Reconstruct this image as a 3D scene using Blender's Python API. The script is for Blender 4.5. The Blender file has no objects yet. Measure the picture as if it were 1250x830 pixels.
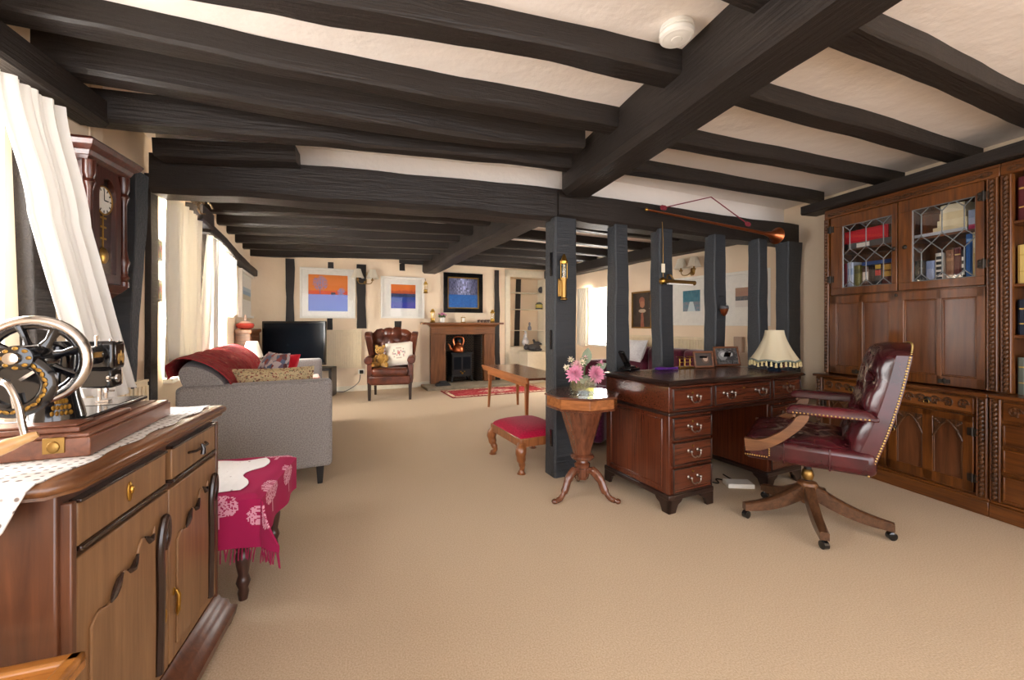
import bpy, bmesh, math, random
from math import sin, cos, pi, radians, sqrt, atan2, exp
from mathutils import Vector, Matrix
random.seed(7)
C = bpy.context.scene.collection
sc = bpy.context.scene

# ------------------------------------------------------------------ survey
# The camera stands at the world origin 1.1 m up.  The room is surveyed in metres
# as (d, u): d ahead of the tripod, u to its side; cw() turns that into world metres.
YAW = radians(18.8)
FPX, CX, HY, EYE = 500.0, 625.0, 396.0, 1.1
SY, CY = sin(YAW), cos(YAW)
def cw(d, u, z=0.0):
    return Vector((d*SY + u*CY, d*CY - u*SY, z))
def G(px, py, z=0.0):                       # survey sight line -> level at height z
    d = (EYE - z)*FPX/(py - HY)
    return (d, d*(px - CX)/FPX)
def ZD(py, d):                              # height of a sight line at distance d
    return EYE - (py - HY)*d/FPX
def rz(theta):                              # object whose local +Y runs along bearing theta (deg, clockwise)
    return -(radians(theta) + YAW)
class Line:                                 # a vertical plane in plan
    def __init__(s, d, u, theta):
        s.p = (d, u); s.th = theta
        s.v = (cos(radians(theta)), sin(radians(theta)))
        s.n = (-s.v[1], s.v[0])             # to the right-hand side of the direction
    def at(s, t, off=0.0):
        return (s.p[0] + s.v[0]*t + s.n[0]*off, s.p[1] + s.v[1]*t + s.n[1]*off)
    def t(s, px, off=0.0):
        k = (px - CX)/FPX
        d0, u0 = s.at(0, off)
        return (k*d0 - u0)/(s.v[1] - k*s.v[0])
    def hit(s, px, py, off=0.0):            # (t, z) where a sight line meets the plane
        t = s.t(px, off); d = s.at(t, off)[0]
        return t, ZD(py, d)

def lin(c):
    return tuple((x/255/12.92 if x/255 <= .04045 else ((x/255 + .055)/1.055)**2.4) for x in c[:3])

# ------------------------------------------------------------------ materials
MATS = {}
def new_mat(name):
    m = bpy.data.materials.new(name); m.use_nodes = True
    nt = m.node_tree; b = nt.nodes['Principled BSDF']
    MATS[name] = m
    return m, nt, b
def N(nt, t, **kw):
    n = nt.nodes.new(t)
    for k, v in kw.items():
        if k in n.inputs: n.inputs[k].default_value = v
        else: setattr(n, k, v)
    return n
def ramp(nt, fac, stops):
    r = nt.nodes.new('ShaderNodeValToRGB'); e = r.color_ramp.elements
    while len(e) < len(stops): e.new(.5)
    for el, (p, c) in zip(e, stops):
        el.position = p; el.color = (*c, 1)
    nt.links.new(fac, r.inputs[0]); return r.outputs[0]
def bump(nt, b, h, strength=.3, dist=.01):
    n = N(nt, 'ShaderNodeBump', Strength=strength, Distance=dist)
    nt.links.new(h, n.inputs['Height']); nt.links.new(n.outputs[0], b.inputs['Normal'])
def coords(nt, scale=(1, 1, 1), kind='Object'):
    t = N(nt, 'ShaderNodeTexCoord'); m = N(nt, 'ShaderNodeMapping'); m.inputs['Scale'].default_value = scale
    nt.links.new(t.outputs[kind], m.inputs[0]); return m.outputs[0]
def plain(name, c, rough=.5, metal=0, coat=0, noise=0.0, nscale=20, bumps=0, spec=.5, sheen=0):
    m, nt, b = new_mat(name); c = lin(c)
    b.inputs['Base Color'].default_value = (*c, 1); b.inputs['Roughness'].default_value = rough
    b.inputs['Metallic'].default_value = metal; b.inputs['Coat Weight'].default_value = coat
    b.inputs['Specular IOR Level'].default_value = spec; b.inputs['Sheen Weight'].default_value = sheen
    nz = N(nt, 'ShaderNodeTexNoise', Scale=nscale, Detail=4.0)
    nt.links.new(coords(nt), nz.inputs['Vector'])
    k = max(noise, .04)
    col = ramp(nt, nz.outputs['Fac'], [(.3, tuple(x*(1 - k) for x in c)), (.7, tuple(min(1, x*(1 + k)) for x in c))])
    nt.links.new(col, b.inputs['Base Color'])
    if bumps: bump(nt, b, nz.outputs['Fac'], bumps, .004)
    return m
def wood(name, c1, c2, axis='Z', rough=.35, scale=9, coat=.25, stretch=14, bumps=.08, dist=.4):
    m, nt, b = new_mat(name)
    s = {'X': (1, stretch, stretch), 'Y': (stretch, 1, stretch), 'Z': (stretch, stretch, 1)}[axis]
    v = coords(nt, s)
    n1 = N(nt, 'ShaderNodeTexNoise', Scale=scale*.35, Detail=6.0, Roughness=.6, Distortion=dist)
    nt.links.new(v, n1.inputs['Vector'])
    n2 = N(nt, 'ShaderNodeTexNoise', Scale=3.0, Detail=3.0); nt.links.new(coords(nt), n2.inputs['Vector'])
    mx = N(nt, 'ShaderNodeMath', operation='MULTIPLY_ADD'); mx.inputs[1].default_value = .35
    nt.links.new(n2.outputs['Fac'], mx.inputs[0]); nt.links.new(n1.outputs['Fac'], mx.inputs[2])
    a, c = lin(c1), lin(c2)
    col = ramp(nt, mx.outputs[0], [(.45, a), (.68, tuple((x+y)/2 for x, y in zip(a, c))), (.9, c)])
    nt.links.new(col, b.inputs['Base Color'])
    b.inputs['Roughness'].default_value = rough; b.inputs['Coat Weight'].default_value = coat
    b.inputs['Coat Roughness'].default_value = .25
    bump(nt, b, n1.outputs['Fac'], bumps, .003)
    return m
def fabric(name, c, c2=None, scale=240, rough=.95, strength=.35, sheen=.2):
    m, nt, b = new_mat(name)
    v = coords(nt)
    w = N(nt, 'ShaderNodeTexNoise', Scale=scale, Detail=2.0); nt.links.new(v, w.inputs['Vector'])
    c2 = c2 or tuple(min(255, x*1.12 + 4) for x in c)
    col = ramp(nt, w.outputs['Fac'], [(.35, lin(c)), (.65, lin(c2))])
    nt.links.new(col, b.inputs['Base Color']); b.inputs['Roughness'].default_value = rough
    b.inputs['Sheen Weight'].default_value = sheen; b.inputs['Specular IOR Level'].default_value = .2
    bump(nt, b, w.outputs['Fac'], strength, .002)
    return m
def leather(name, c1, c2, rough=.32, scale=7):
    m, nt, b = new_mat(name); v = coords(nt)
    n1 = N(nt, 'ShaderNodeTexNoise', Scale=scale, Detail=5.0); nt.links.new(v, n1.inputs['Vector'])
    vo = N(nt, 'ShaderNodeTexVoronoi', Scale=260.0); nt.links.new(v, vo.inputs['Vector'])
    nt.links.new(ramp(nt, n1.outputs['Fac'], [(.35, lin(c1)), (.7, lin(c2))]), b.inputs['Base Color'])
    b.inputs['Roughness'].default_value = rough; b.inputs['Coat Weight'].default_value = .15
    bump(nt, b, vo.outputs['Distance'], .12, .001)
    return m
def blotch(name, stops, scale=30, rough=.9, kind='voronoi', strength=.2):
    m, nt, b = new_mat(name); v = coords(nt)
    if kind == 'voronoi':
        t = N(nt, 'ShaderNodeTexVoronoi', Scale=scale); out = t.outputs['Color']
        nt.links.new(v, t.inputs['Vector'])
        sep = N(nt, 'ShaderNodeSeparateColor'); nt.links.new(out, sep.inputs[0]); out = sep.outputs[0]
    else:
        t = N(nt, 'ShaderNodeTexNoise', Scale=scale, Detail=3.0, Distortion=1.2); out = t.outputs['Fac']
        nt.links.new(v, t.inputs['Vector'])
    col = ramp(nt, out, [(p, lin(c)) for p, c in stops])
    nt.links.new(col, b.inputs['Base Color']); b.inputs['Roughness'].default_value = rough
    b.inputs['Specular IOR Level'].default_value = .25
    return m
def painted(name, rough=.6, coat=0, metal=0):
    m, nt, b = new_mat(name)
    a = N(nt, 'ShaderNodeAttribute', attribute_name='Col')
    nt.links.new(a.outputs['Color'], b.inputs['Base Color']); b.inputs['Roughness'].default_value = rough
    b.inputs['Coat Weight'].default_value = coat; b.inputs['Metallic'].default_value = metal
    return m
def glass(name, tint=(255, 255, 255), refl=.07):
    m, nt, b = new_mat(name); nt.nodes.remove(b)
    t = N(nt, 'ShaderNodeBsdfTransparent'); t.inputs[0].default_value = (*lin(tint), 1)
    g = N(nt, 'ShaderNodeBsdfGlossy', Roughness=.03); x = N(nt, 'ShaderNodeMixShader'); x.inputs[0].default_value = refl
    nt.links.new(t.outputs[0], x.inputs[1]); nt.links.new(g.outputs[0], x.inputs[2])
    nt.links.new(x.outputs[0], nt.nodes['Material Output'].inputs[0])
    return m
def sheer(name, c, trans=.45):
    m, nt, b = new_mat(name)
    b.inputs['Base Color'].default_value = (*lin(c), 1); b.inputs['Roughness'].default_value = .95
    b.inputs['Specular IOR Level'].default_value = .1
    t = N(nt, 'ShaderNodeBsdfTranslucent'); t.inputs[0].default_value = (*lin(c), 1)
    w = N(nt, 'ShaderNodeTexNoise', Scale=300.0); nt.links.new(coords(nt), w.inputs['Vector']); bump(nt, b, w.outputs['Fac'], .15, .001)
    x = N(nt, 'ShaderNodeMixShader'); x.inputs[0].default_value = trans
    nt.links.new(b.outputs[0], x.inputs[1]); nt.links.new(t.outputs[0], x.inputs[2])
    nt.links.new(x.outputs[0], nt.nodes['Material Output'].inputs[0])
    return m
def crochet(name, c, hole, scale=70):
    m, nt, b = new_mat(name); v = coords(nt)
    t = N(nt, 'ShaderNodeTexVoronoi', Scale=scale); t.inputs['Randomness'].default_value = .25
    nt.links.new(v, t.inputs['Vector'])
    col = ramp(nt, t.outputs['Distance'], [(.0, lin(hole)), (.17, lin(hole)), (.25, lin(c))])
    nz = N(nt, 'ShaderNodeTexNoise', Scale=14.0); nt.links.new(v, nz.inputs['Vector'])
    mk = ramp(nt, nz.outputs['Fac'], [(.30, (0, 0, 0)), (.38, (1, 1, 1))])
    mx = N(nt, 'ShaderNodeMix', data_type='RGBA'); nt.links.new(mk, mx.inputs[0])
    mx.inputs[6].default_value = (*lin(c), 1); nt.links.new(col, mx.inputs[7])
    nt.links.new(mx.outputs[2], b.inputs['Base Color']); b.inputs['Roughness'].default_value = .95
    bump(nt, b, t.outputs['Distance'], .5, .003)
    return m

# ------------------------------------------------------------------ mesh builder
class MB:
    def __init__(s, M=None): s.v = []; s.f = []; s.c = []; s.m = []; s.M = M; s.has = False
    def add(s, vs, fs, col=None, mi=0):
        o = len(s.v)
        for p in vs:
            p = Vector(p); s.v.append(s.M @ p if s.M else p)
        for i, f in enumerate(fs):
            s.f.append(tuple(o + k for k in f)); s.m.append(mi)
            cc = col[i] if isinstance(col, list) else col
            s.c.append(cc)
            if cc: s.has = True
        return s
    def box(s, x0, x1, y0, y1, z0, z1, col=None, mi=0, M=None):
        vs = [Vector((x, y, z)) for z in (z0, z1) for y in (y0, y1) for x in (x0, x1)]
        if M: vs = [M @ p for p in vs]
        return s.add(vs, [(0, 2, 3, 1), (4, 5, 7, 6), (0, 1, 5, 4), (2, 6, 7, 3), (0, 4, 6, 2), (1, 3, 7, 5)], col, mi)
    def taper(s, c, sx, sy, z0, z1, tx, ty, col=None, dx=0, dy=0):
        x, y = c
        vs = [(x-sx, y-sy, z0), (x+sx, y-sy, z0), (x+sx, y+sy, z0), (x-sx, y+sy, z0),
              (x-tx+dx, y-ty+dy, z1), (x+tx+dx, y-ty+dy, z1), (x+tx+dx, y+ty+dy, z1), (x-tx+dx, y+ty+dy, z1)]
        return s.add(vs, [(3, 2, 1, 0), (4, 5, 6, 7), (0, 1, 5, 4), (1, 2, 6, 5), (2, 3, 7, 6), (3, 0, 4, 7)], col)
    def tube(s, pts, r, n=10, col=None, closed=False, flat=None, mi=0):
        pts = [Vector(p) for p in pts]; L = len(pts)
        rs = r if isinstance(r, (list, tuple)) else [r]*L
        vs, fs, up = [], [], None
        for i, p in enumerate(pts):
            a = pts[(i-1) % L] if (closed or i > 0) else p
            b = pts[(i+1) % L] if (closed or i < L-1) else p
            t = (b - a).normalized()
            if up is None:
                up = Vector((0, 0, 1)) if abs(t.z) < .9 else Vector((0, 1, 0))
            e1 = t.cross(up)
            if e1.length < 1e-6: e1 = t.orthogonal()
            e1.normalize(); e2 = e1.cross(t).normalized(); up = e2
            fl = flat or 1.0
            for k in range(n):
                q = 2*pi*k/n + pi/n
                vs.append(p + e1*(cos(q)*rs[i]*fl) + e2*(sin(q)*rs[i]))
        R = L if closed else L-1
        for i in range(R):
            for k in range(n):
                a, b = i*n + k, i*n + (k+1) % n
                c, d = ((i+1) % L)*n + (k+1) % n, ((i+1) % L)*n + k
                fs.append((a, b, c, d))
        if not closed:
            fs.append(tuple(range(n))[::-1]); fs.append(tuple((L-1)*n + k for k in range(n)))
        return s.add(vs, fs, col, mi)
    def lathe(s, prof, c=(0, 0, 0), n=24, M=None, col=None, ph=0.0, sx=1, sy=1, mi=0):
        vs, fs = [], []; c = Vector(c)
        for r, z in prof:
            for k in range(n):
                q = 2*pi*k/n + ph
                p = Vector((cos(q)*r*sx, sin(q)*r*sy, z))
                vs.append((M @ p if M else p) + c)
        L = len(prof)
        for i in range(L-1):
            for k in range(n):
                fs.append((i*n + k, i*n + (k+1) % n, (i+1)*n + (k+1) % n, (i+1)*n + k))
        fs.append(tuple(range(n))[::-1]); fs.append(tuple((L-1)*n + k for k in range(n)))
        cc = [col[min(i//n, L-2)] for i in range((L-1)*n)] + [col[0], col[-1]] if isinstance(col, list) else col
        return s.add(vs, fs, cc, mi)
    def prism(s, poly, t0, t1, fn=None, col=None, mi=0):
        fn = fn or (lambda a, b, t: (a, b, t))
        n = len(poly)
        vs = [fn(a, b, t0) for a, b in poly] + [fn(a, b, t1) for a, b in poly]
        fs = [tuple(range(n))[::-1], tuple(range(n, 2*n))] + [(i, (i+1) % n, n + (i+1) % n, n + i) for i in range(n)]
        return s.add(vs, fs, col, mi)
    def ell(s, c, rx, ry, rz_, n=14, m=9, col=None, e=1.0, M=None, mi=0):
        vs, fs = [], []; c = Vector(c)
        sg = lambda x: math.copysign(abs(x)**e, x)
        for i in range(m+1):
            a = -pi/2 + pi*i/m
            for k in range(n):
                q = 2*pi*k/n
                p = Vector((rx*sg(cos(a))*sg(cos(q)), ry*sg(cos(a))*sg(sin(q)), rz_*sg(sin(a))))
                vs.append((M @ p if M else p) + c)
        for i in range(m):
            for k in range(n):
                fs.append((i*n + k, i*n + (k+1) % n, (i+1)*n + (k+1) % n, (i+1)*n + k))
        return s.add(vs, fs, col, mi)
    def surf(s, fn, nu, nv, col=None, thick=0.0, nrm=None, closed=False):
        vs = [Vector(fn(i/nu, j/nv)) for j in range(nv+1) for i in range(nu+1)]
        W = nu + 1
        fs = [(j*W + i, j*W + i+1, (j+1)*W + i+1, (j+1)*W + i) for j in range(nv) for i in range(nu)]
        cc = [col((i+.5)/nu, (j+.5)/nv) for j in range(nv) for i in range(nu)] if callable(col) else [col]*len(fs)
        if thick:
            ns = [Vector((0, 0, 0)) for _ in vs]
            for f in fs:
                n = (vs[f[1]] - vs[f[0]]).cross(vs[f[3]] - vs[f[0]])
                n2 = (vs[f[2]] - vs[f[1]]).cross(vs[f[3]] - vs[f[2]])
                n = n + n2
                for k in f: ns[k] += n
            o = len(vs)
            vs = vs + [p - (n.normalized() if n.length > 0 else Vector((0, 0, 1)))*thick for p, n in zip(vs, ns)]
            f2 = [tuple(o + k for k in f)[::-1] for f in fs]
            ed = []
            for i in range(nu):
                ed += [(i+1, i, o+i, o+i+1), (nv*W+i, nv*W+i+1, o+nv*W+i+1, o+nv*W+i)]
            for j in range(nv):
                ed += [(j*W, (j+1)*W, o+(j+1)*W, o+j*W), ((j+1)*W+nu, j*W+nu, o+j*W+nu, o+(j+1)*W+nu)]
            e0 = cc[0]
            fs, cc = fs + f2 + ed, cc + cc + [e0]*len(ed)
        return s.add(vs, fs, cc)
    def build(s, name, mat, parent=None, smooth=35, bevel=0, sub=0, seg=2):
        me = bpy.data.meshes.new(name)
        me.from_pydata([tuple(p) for p in s.v], [], s.f)
        mats = mat if isinstance(mat, (list, tuple)) else [mat]
        for m in mats: me.materials.append(MATS[m] if isinstance(m, str) else m)
        if len(mats) > 1: me.polygons.foreach_set('material_index', s.m)
        if s.has:
            ca = me.color_attributes.new(name='Col', type='FLOAT_COLOR', domain='CORNER')
            buf = []
            for f, c in zip(s.f, s.c):
                l = (*lin(c), 1.0) if c else (.5, .5, .5, 1.0)
                buf += list(l)*len(f)
            ca.data.foreach_set('color', buf)
        me.validate()
        bm = bmesh.new(); bm.from_mesh(me); bmesh.ops.recalc_face_normals(bm, faces=bm.faces[:]); bm.to_mesh(me); bm.free()
        if smooth:
            me.polygons.foreach_set('use_smooth', [True]*len(me.polygons))
            me.set_sharp_from_angle(angle=radians(smooth))
        me.update()
        o = bpy.data.objects.new(name, me); C.objects.link(o)
        if parent: o.parent = parent
        if bevel:
            b = o.modifiers.new('edge', 'BEVEL'); b.width = bevel; b.segments = seg; b.limit_method = 'ANGLE'; b.angle_limit = radians(40)
            b.harden_normals = False
        if sub:
            b = o.modifiers.new('smooth', 'SUBSURF'); b.levels = sub; b.render_levels = sub
        return o

def tag(o, label, cat, group=None, kind=None):
    if label: o['label'] = label
    if cat: o['category'] = cat
    if group: o['group'] = group
    if kind: o['kind'] = kind
    return o
def thing(name, label, cat, loc=(0, 0, 0), rot=0.0, group=None):
    o = bpy.data.objects.new(name, None); o.empty_display_size = .05; C.objects.link(o)
    o.location = loc; o.rotation_euler = (0, 0, rot)
    return tag(o, label, cat, group)
def one(mb, name, mat, label, cat, loc=(0, 0, 0), rot=0.0, group=None, kind=None, **kw):
    o = mb.build(name, mat, None, **kw); o.location = loc; o.rotation_euler = (0, 0, rot)
    return tag(o, label, cat, group, kind)
def copy_thing(o, loc=None, rot=None, label=None, group=None):
    def cp(x, par):
        c = x.copy(); C.objects.link(c)
        if par: c.parent = par
        for ch in list(x.children):
            cp(ch, c)
        return c
    r = cp(o, None)
    if loc is not None: r.location = loc
    if rot is not None: r.rotation_euler = (0, 0, rot)
    if label: r['label'] = label
    if group: r['group'] = group
    return r
def noise1(seed):
    rnd = random.Random(seed); ph = [rnd.uniform(0, 6.3) for _ in range(4)]; fr = [rnd.uniform(1.5, 3), rnd.uniform(4, 6), rnd.uniform(9, 12), rnd.uniform(17, 22)]
    return lambda x: .55*sin(fr[0]*x + ph[0]) + .25*sin(fr[1]*x + ph[1]) + .13*sin(fr[2]*x + ph[2]) + .08*sin(fr[3]*x + ph[3])
def bez(p0, p1, p2, p3, n=10):
    p0, p1, p2, p3 = map(Vector, (p0, p1, p2, p3)); out = []
    for i in range(n+1):
        t = i/n; out.append(p0*(1-t)**3 + p1*3*t*(1-t)**2 + p2*3*t*t*(1-t) + p3*t**3)
    return out
def spline(pts, n=6):
    P = [Vector(p) for p in pts]; P = [P[0]*2 - P[1]] + P + [P[-1]*2 - P[-2]]; out = []
    for i in range(1, len(P)-2):
        for k in range(n):
            t = k/n; a, b, c, d = P[i-1], P[i], P[i+1], P[i+2]
            out.append(.5*((2*b) + (c-a)*t + (2*a - 5*b + 4*c - d)*t*t + (3*b - a - 3*c + d)*t**3))
    out.append(P[-2]); return out
# ------------------------------------------------------------------ shared materials
plain('black_metal', (28, 28, 30), .45); plain('gloss_black', (14, 14, 16), .18, coat=.4)
plain('brass', (186, 146, 70), .3, metal=1); plain('old_brass', (158, 124, 70), .38, metal=1)
plain('chrome', (205, 200, 195), .22, metal=1); plain('copper', (190, 110, 70), .3, metal=1)
plain('white_paint', (240, 236, 226), .45); plain('cream_paint', (236, 226, 203), .5)
plain('radiator_paint', (232, 214, 180), .4)
fabric('carpet_pile', (192, 170, 142), (210, 190, 164), scale=180, strength=.6, sheen=0)
painted('print', .5); painted('print_gloss', .25, .3); painted('cloth_print', .95); painted('gilt_print', .35)
glass('clear_glass'); glass('picture_glass', refl=.015)
sheer('curtain_white', (240, 238, 234), .22); sheer('curtain_cream', (236, 230, 216), .10); sheer('curtain_thin', (246, 244, 238), .5)
def plaster(name, c, c2, b=.25):
    m, nt, bs = new_mat(name); v = coords(nt)
    n1 = N(nt, 'ShaderNodeTexNoise', Scale=2.2, Detail=5.0); nt.links.new(v, n1.inputs['Vector'])
    n2 = N(nt, 'ShaderNodeTexNoise', Scale=9.0, Detail=6.0); nt.links.new(v, n2.inputs['Vector'])
    nt.links.new(ramp(nt, n1.outputs['Fac'], [(.3, lin(c)), (.7, lin(c2))]), bs.inputs['Base Color'])
    bs.inputs['Roughness'].default_value = .9; bs.inputs['Specular IOR Level'].default_value = .15
    bump(nt, bs, n2.outputs['Fac'], b, .02)
plaster('wall_plaster', (238, 216, 187), (243, 223, 197))
plaster('ceiling_plaster', (236, 226, 216), (242, 233, 224), .4)
def timber_mat(name, c1, c2, c3, rough=.5):
    m, nt, b = new_mat(name); t = N(nt, 'ShaderNodeTexCoord')
    n1 = N(nt, 'ShaderNodeTexNoise', Scale=7.0, Detail=8.0, Roughness=.65); nt.links.new(t.outputs['Object'], n1.inputs['Vector'])
    mp = N(nt, 'ShaderNodeMapping'); mp.inputs['Scale'].default_value = (1.5, 30, 30); nt.links.new(t.outputs['Object'], mp.inputs[0])
    n2 = N(nt, 'ShaderNodeTexNoise', Scale=2.0, Detail=6.0, Distortion=.8); nt.links.new(mp.outputs[0], n2.inputs['Vector'])
    ad = N(nt, 'ShaderNodeMath', operation='ADD'); nt.links.new(n1.outputs['Fac'], ad.inputs[0]); nt.links.new(n2.outputs['Fac'], ad.inputs[1])
    nt.links.new(ramp(nt, ad.outputs[0], [(.35, lin(c1)), (.55, lin(c2)), (.72, lin(c3))]), b.inputs['Base Color'])
    b.inputs['Roughness'].default_value = rough; b.inputs['Specular IOR Level'].default_value = .35
    hm = N(nt, 'ShaderNodeMath', operation='MULTIPLY'); hm.inputs[1].default_value = .5; nt.links.new(ad.outputs[0], hm.inputs[0])
    bump(nt, b, hm.outputs[0], .55, .02)
timber_mat('black_oak', (5, 5, 5), (14, 13, 12), (40, 34, 30), .5)
timber_mat('black_post', (7, 8, 9), (20, 22, 24), (50, 53, 57), .42)

# ------------------------------------------------------------------ plan
CEIL = 2.25
LN = Line(1.70, -1.90, -15.0)            # near left wall
LF = Line(2.35, -2.16, -25.0)           # far left wall
BW = Line(6.96, -2.17, 65.3)             # back wall (runs to the right)
RF = Line(4.5, 2.62, -25.35)             # far right wall
RN = Line(2.44, 3.14, -14.0)             # near right wall
def isect(a, b):
    # parameter on a where it meets b
    den = a.v[0]*b.v[1] - a.v[1]*b.v[0]
    e = (b.p[0]-a.p[0], b.p[1]-a.p[1])
    return (e[0]*b.v[1] - e[1]*b.v[0])/den
T_LF_END = isect(LF, BW); T_BW0 = isect(BW, LF); T_BW1 = isect(BW, RF); T_RF1 = isect(RF, BW)
T_RN1 = isect(RN, RF); T_RF0 = isect(RF, RN); T_LN1 = isect(LN, LF)
def place(line, t, off=0, z=0): return cw(*line.at(t, off), z)
def wall(name, line, t0, t1, z1, th, out, openings=(), mat='wall_plaster', label=None):
    # local x = along the line, local y = out of the room (out = +1: to the right of the line)
    mb = MB(); y0, y1 = (0, th) if out > 0 else (-th, 0)
    xs = t0
    for a, b, za, zb in sorted(openings):
        mb.box(xs, a, y0, y1, 0, z1)
        if za > 0: mb.box(a, b, y0, y1, 0, za)
        if zb < z1: mb.box(a, b, y0, y1, zb, z1)
        xs = b
    mb.box(xs, t1, y0, y1, 0, z1)
    o = mb.build(name, mat, smooth=0)
    # local x along bearing th, local y to its right -> mirror-free: build with explicit matrix
    ex = cw(*line.v) ; ey = cw(*line.n)
    M = Matrix(((ex.x, ey.x, 0, 0), (ex.y, ey.y, 0, 0), (0, 0, 1, 0), (0, 0, 0, 1)))
    for v in o.data.vertices: v.co = M @ v.co
    bm = bmesh.new(); bm.from_mesh(o.data); bmesh.ops.recalc_face_normals(bm, faces=bm.faces[:]); bm.to_mesh(o.data); bm.free()
    o.location = cw(*line.p)
    o['kind'] = 'structure'
    if label: o['label'] = label; o['category'] = 'wall'
    return o
def frame_on(line, t, z, off=0, inward=1):
    """matrix: local x to the viewer's right when facing the wall, local y into the wall, local z up"""
    p = cw(*line.at(t, off), z)
    if inward > 0:  # wall lies on the right-hand side of the line (room at its left)
        ex = cw(line.v[0], line.v[1]); ey = cw(*line.n); ex = -ex
    else:
        ex = cw(line.v[0], line.v[1]); ey = -cw(*line.n)
    return p, ex, ey
def hang(name, label, cat, line, t, z, side, group=None, off=0.0):
    """thing on a wall: local +Y points into the wall, local +X to the right of someone facing it"""
    p = cw(*line.at(t, off), z)
    n = cw(*line.n)*(1 if side > 0 else -1)   # direction into the wall
    return thing(name, label, cat, p, atan2(-n.x, n.y), group)

fl = MB(); fl.prism([tuple(cw(*p)[:2]) for p in ((-2.2, -1.4), (2.2, -2.4), (6.4, -4.4), (8.9, .9), (4.7, 3.2), (-2.2, 4.8))][::-1], -.05, 0)
tag(fl.build('floor', 'carpet_pile', smooth=0), 'wall to wall beige carpet covering the whole room', 'floor', kind='structure')
ce = MB(); ce.prism([tuple(cw(*p)[:2]) for p in ((-2.2, -1.4), (2.2, -2.4), (6.4, -4.4), (8.9, .9), (4.7, 3.2), (-2.2, 4.8))][::-1], CEIL, CEIL + .08)
tag(ce.build('ceiling', 'ceiling_plaster', smooth=0), 'pale uneven plaster ceiling between the dark joists', 'ceiling', kind='structure')

W1 = (-1.25, -.22, .85, 1.95)                                    # near left window
w2a, w2b = LF.t(199), .98; w3a, w3b = 1.35, 2.5
wall('wall_left', LN, -3.6, T_LN1 + .06, CEIL, .22, -1, [W1], label='pale plaster wall with the window beside the wall clock')
wall('wall_left_far', LF, isect(LF, LN) - .03, T_LF_END, CEIL, .22, -1, [(w2a, w2b, .72, 1.95), (w3a, w3b, .78, 1.9)], label='plaster wall with curtained windows behind the grey sofa')
fp0, fp1 = BW.t(541), BW.t(590)
al0, al1 = BW.t(622), BW.t(672) - .12
wall('wall_back', BW, T_BW0, T_BW1, CEIL, .45, -1, [(fp0, fp1, 0, .93), (al0, al1, .66, 2.02)], label='cream end wall with fireplace and dark timber studs')
RW0, RW1 = RF.t(750), RF.t(712)
wall('wall_right_far', RF, T_RF0, T_RF1, CEIL, .22, 1, [(RW0, RW1, .75, 1.72)], label='cream side wall with radiator and pictures beyond the posts')
wall('wall_right', RN, -4.2, T_RN1, CEIL, .22, 1, label='cream wall behind the tall oak bookcases')
# brick back of the fireplace and back panel of the alcove
m, nt, b = new_mat('fire_brick'); tx = N(nt, 'ShaderNodeTexBrick', Scale=9.0); tx.inputs['Color1'].default_value = (*lin((70, 56, 46)), 1); tx.inputs['Color2'].default_value = (*lin((44, 38, 34)), 1); tx.inputs['Mortar'].default_value = (*lin((120, 108, 92)), 1)
tx.inputs['Mortar Size'].default_value = .03
tc = N(nt, 'ShaderNodeTexCoord'); mp = N(nt, 'ShaderNodeMapping'); mp.inputs['Rotation'].default_value = (radians(90), 0, 0); nt.links.new(tc.outputs['Object'], mp.inputs[0]); nt.links.new(mp.outputs[0], tx.inputs['Vector'])
nt.links.new(tx.outputs['Color'], b.inputs['Base Color']); b.inputs['Roughness'].default_value = .9; bump(nt, b, tx.outputs['Fac'], -.5, .01)
def on_wall(name, mats, mb, line, t, side, off=0, z=0, **kw):
    n = cw(*line.n)*(1 if side > 0 else -1)
    o = mb.build(name, mats, **kw); o.location = cw(*line.at(t, off), z); o.rotation_euler = (0, 0, atan2(-n.x, n.y)); return o
fw = (fp1 - fp0)
mb = MB(); mb.box(-.06, fw + .06, .451, .50, 0, 1.0)
for x0, x1 in ((-.02, 0.03), (fw - .03, fw + .02)): mb.box(x0, x1, .02, .451, 0, .93)
mb.box(0, fw, .02, .451, .90, .95)
tag(on_wall('fireplace_recess', 'fire_brick', mb, BW, fp0, -1, smooth=0), 'sooty brick lining inside the fireplace', 'fireplace', kind='structure')
aw = al1 - al0
mb = MB(); mb.box(-.05, aw + .05, .30, .34, .6, 2.1)
tag(on_wall('wall_alcove', 'wall_plaster', mb, BW, al0, -1, smooth=0), 'plaster back of the shelved alcove', 'wall', kind='structure')

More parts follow.
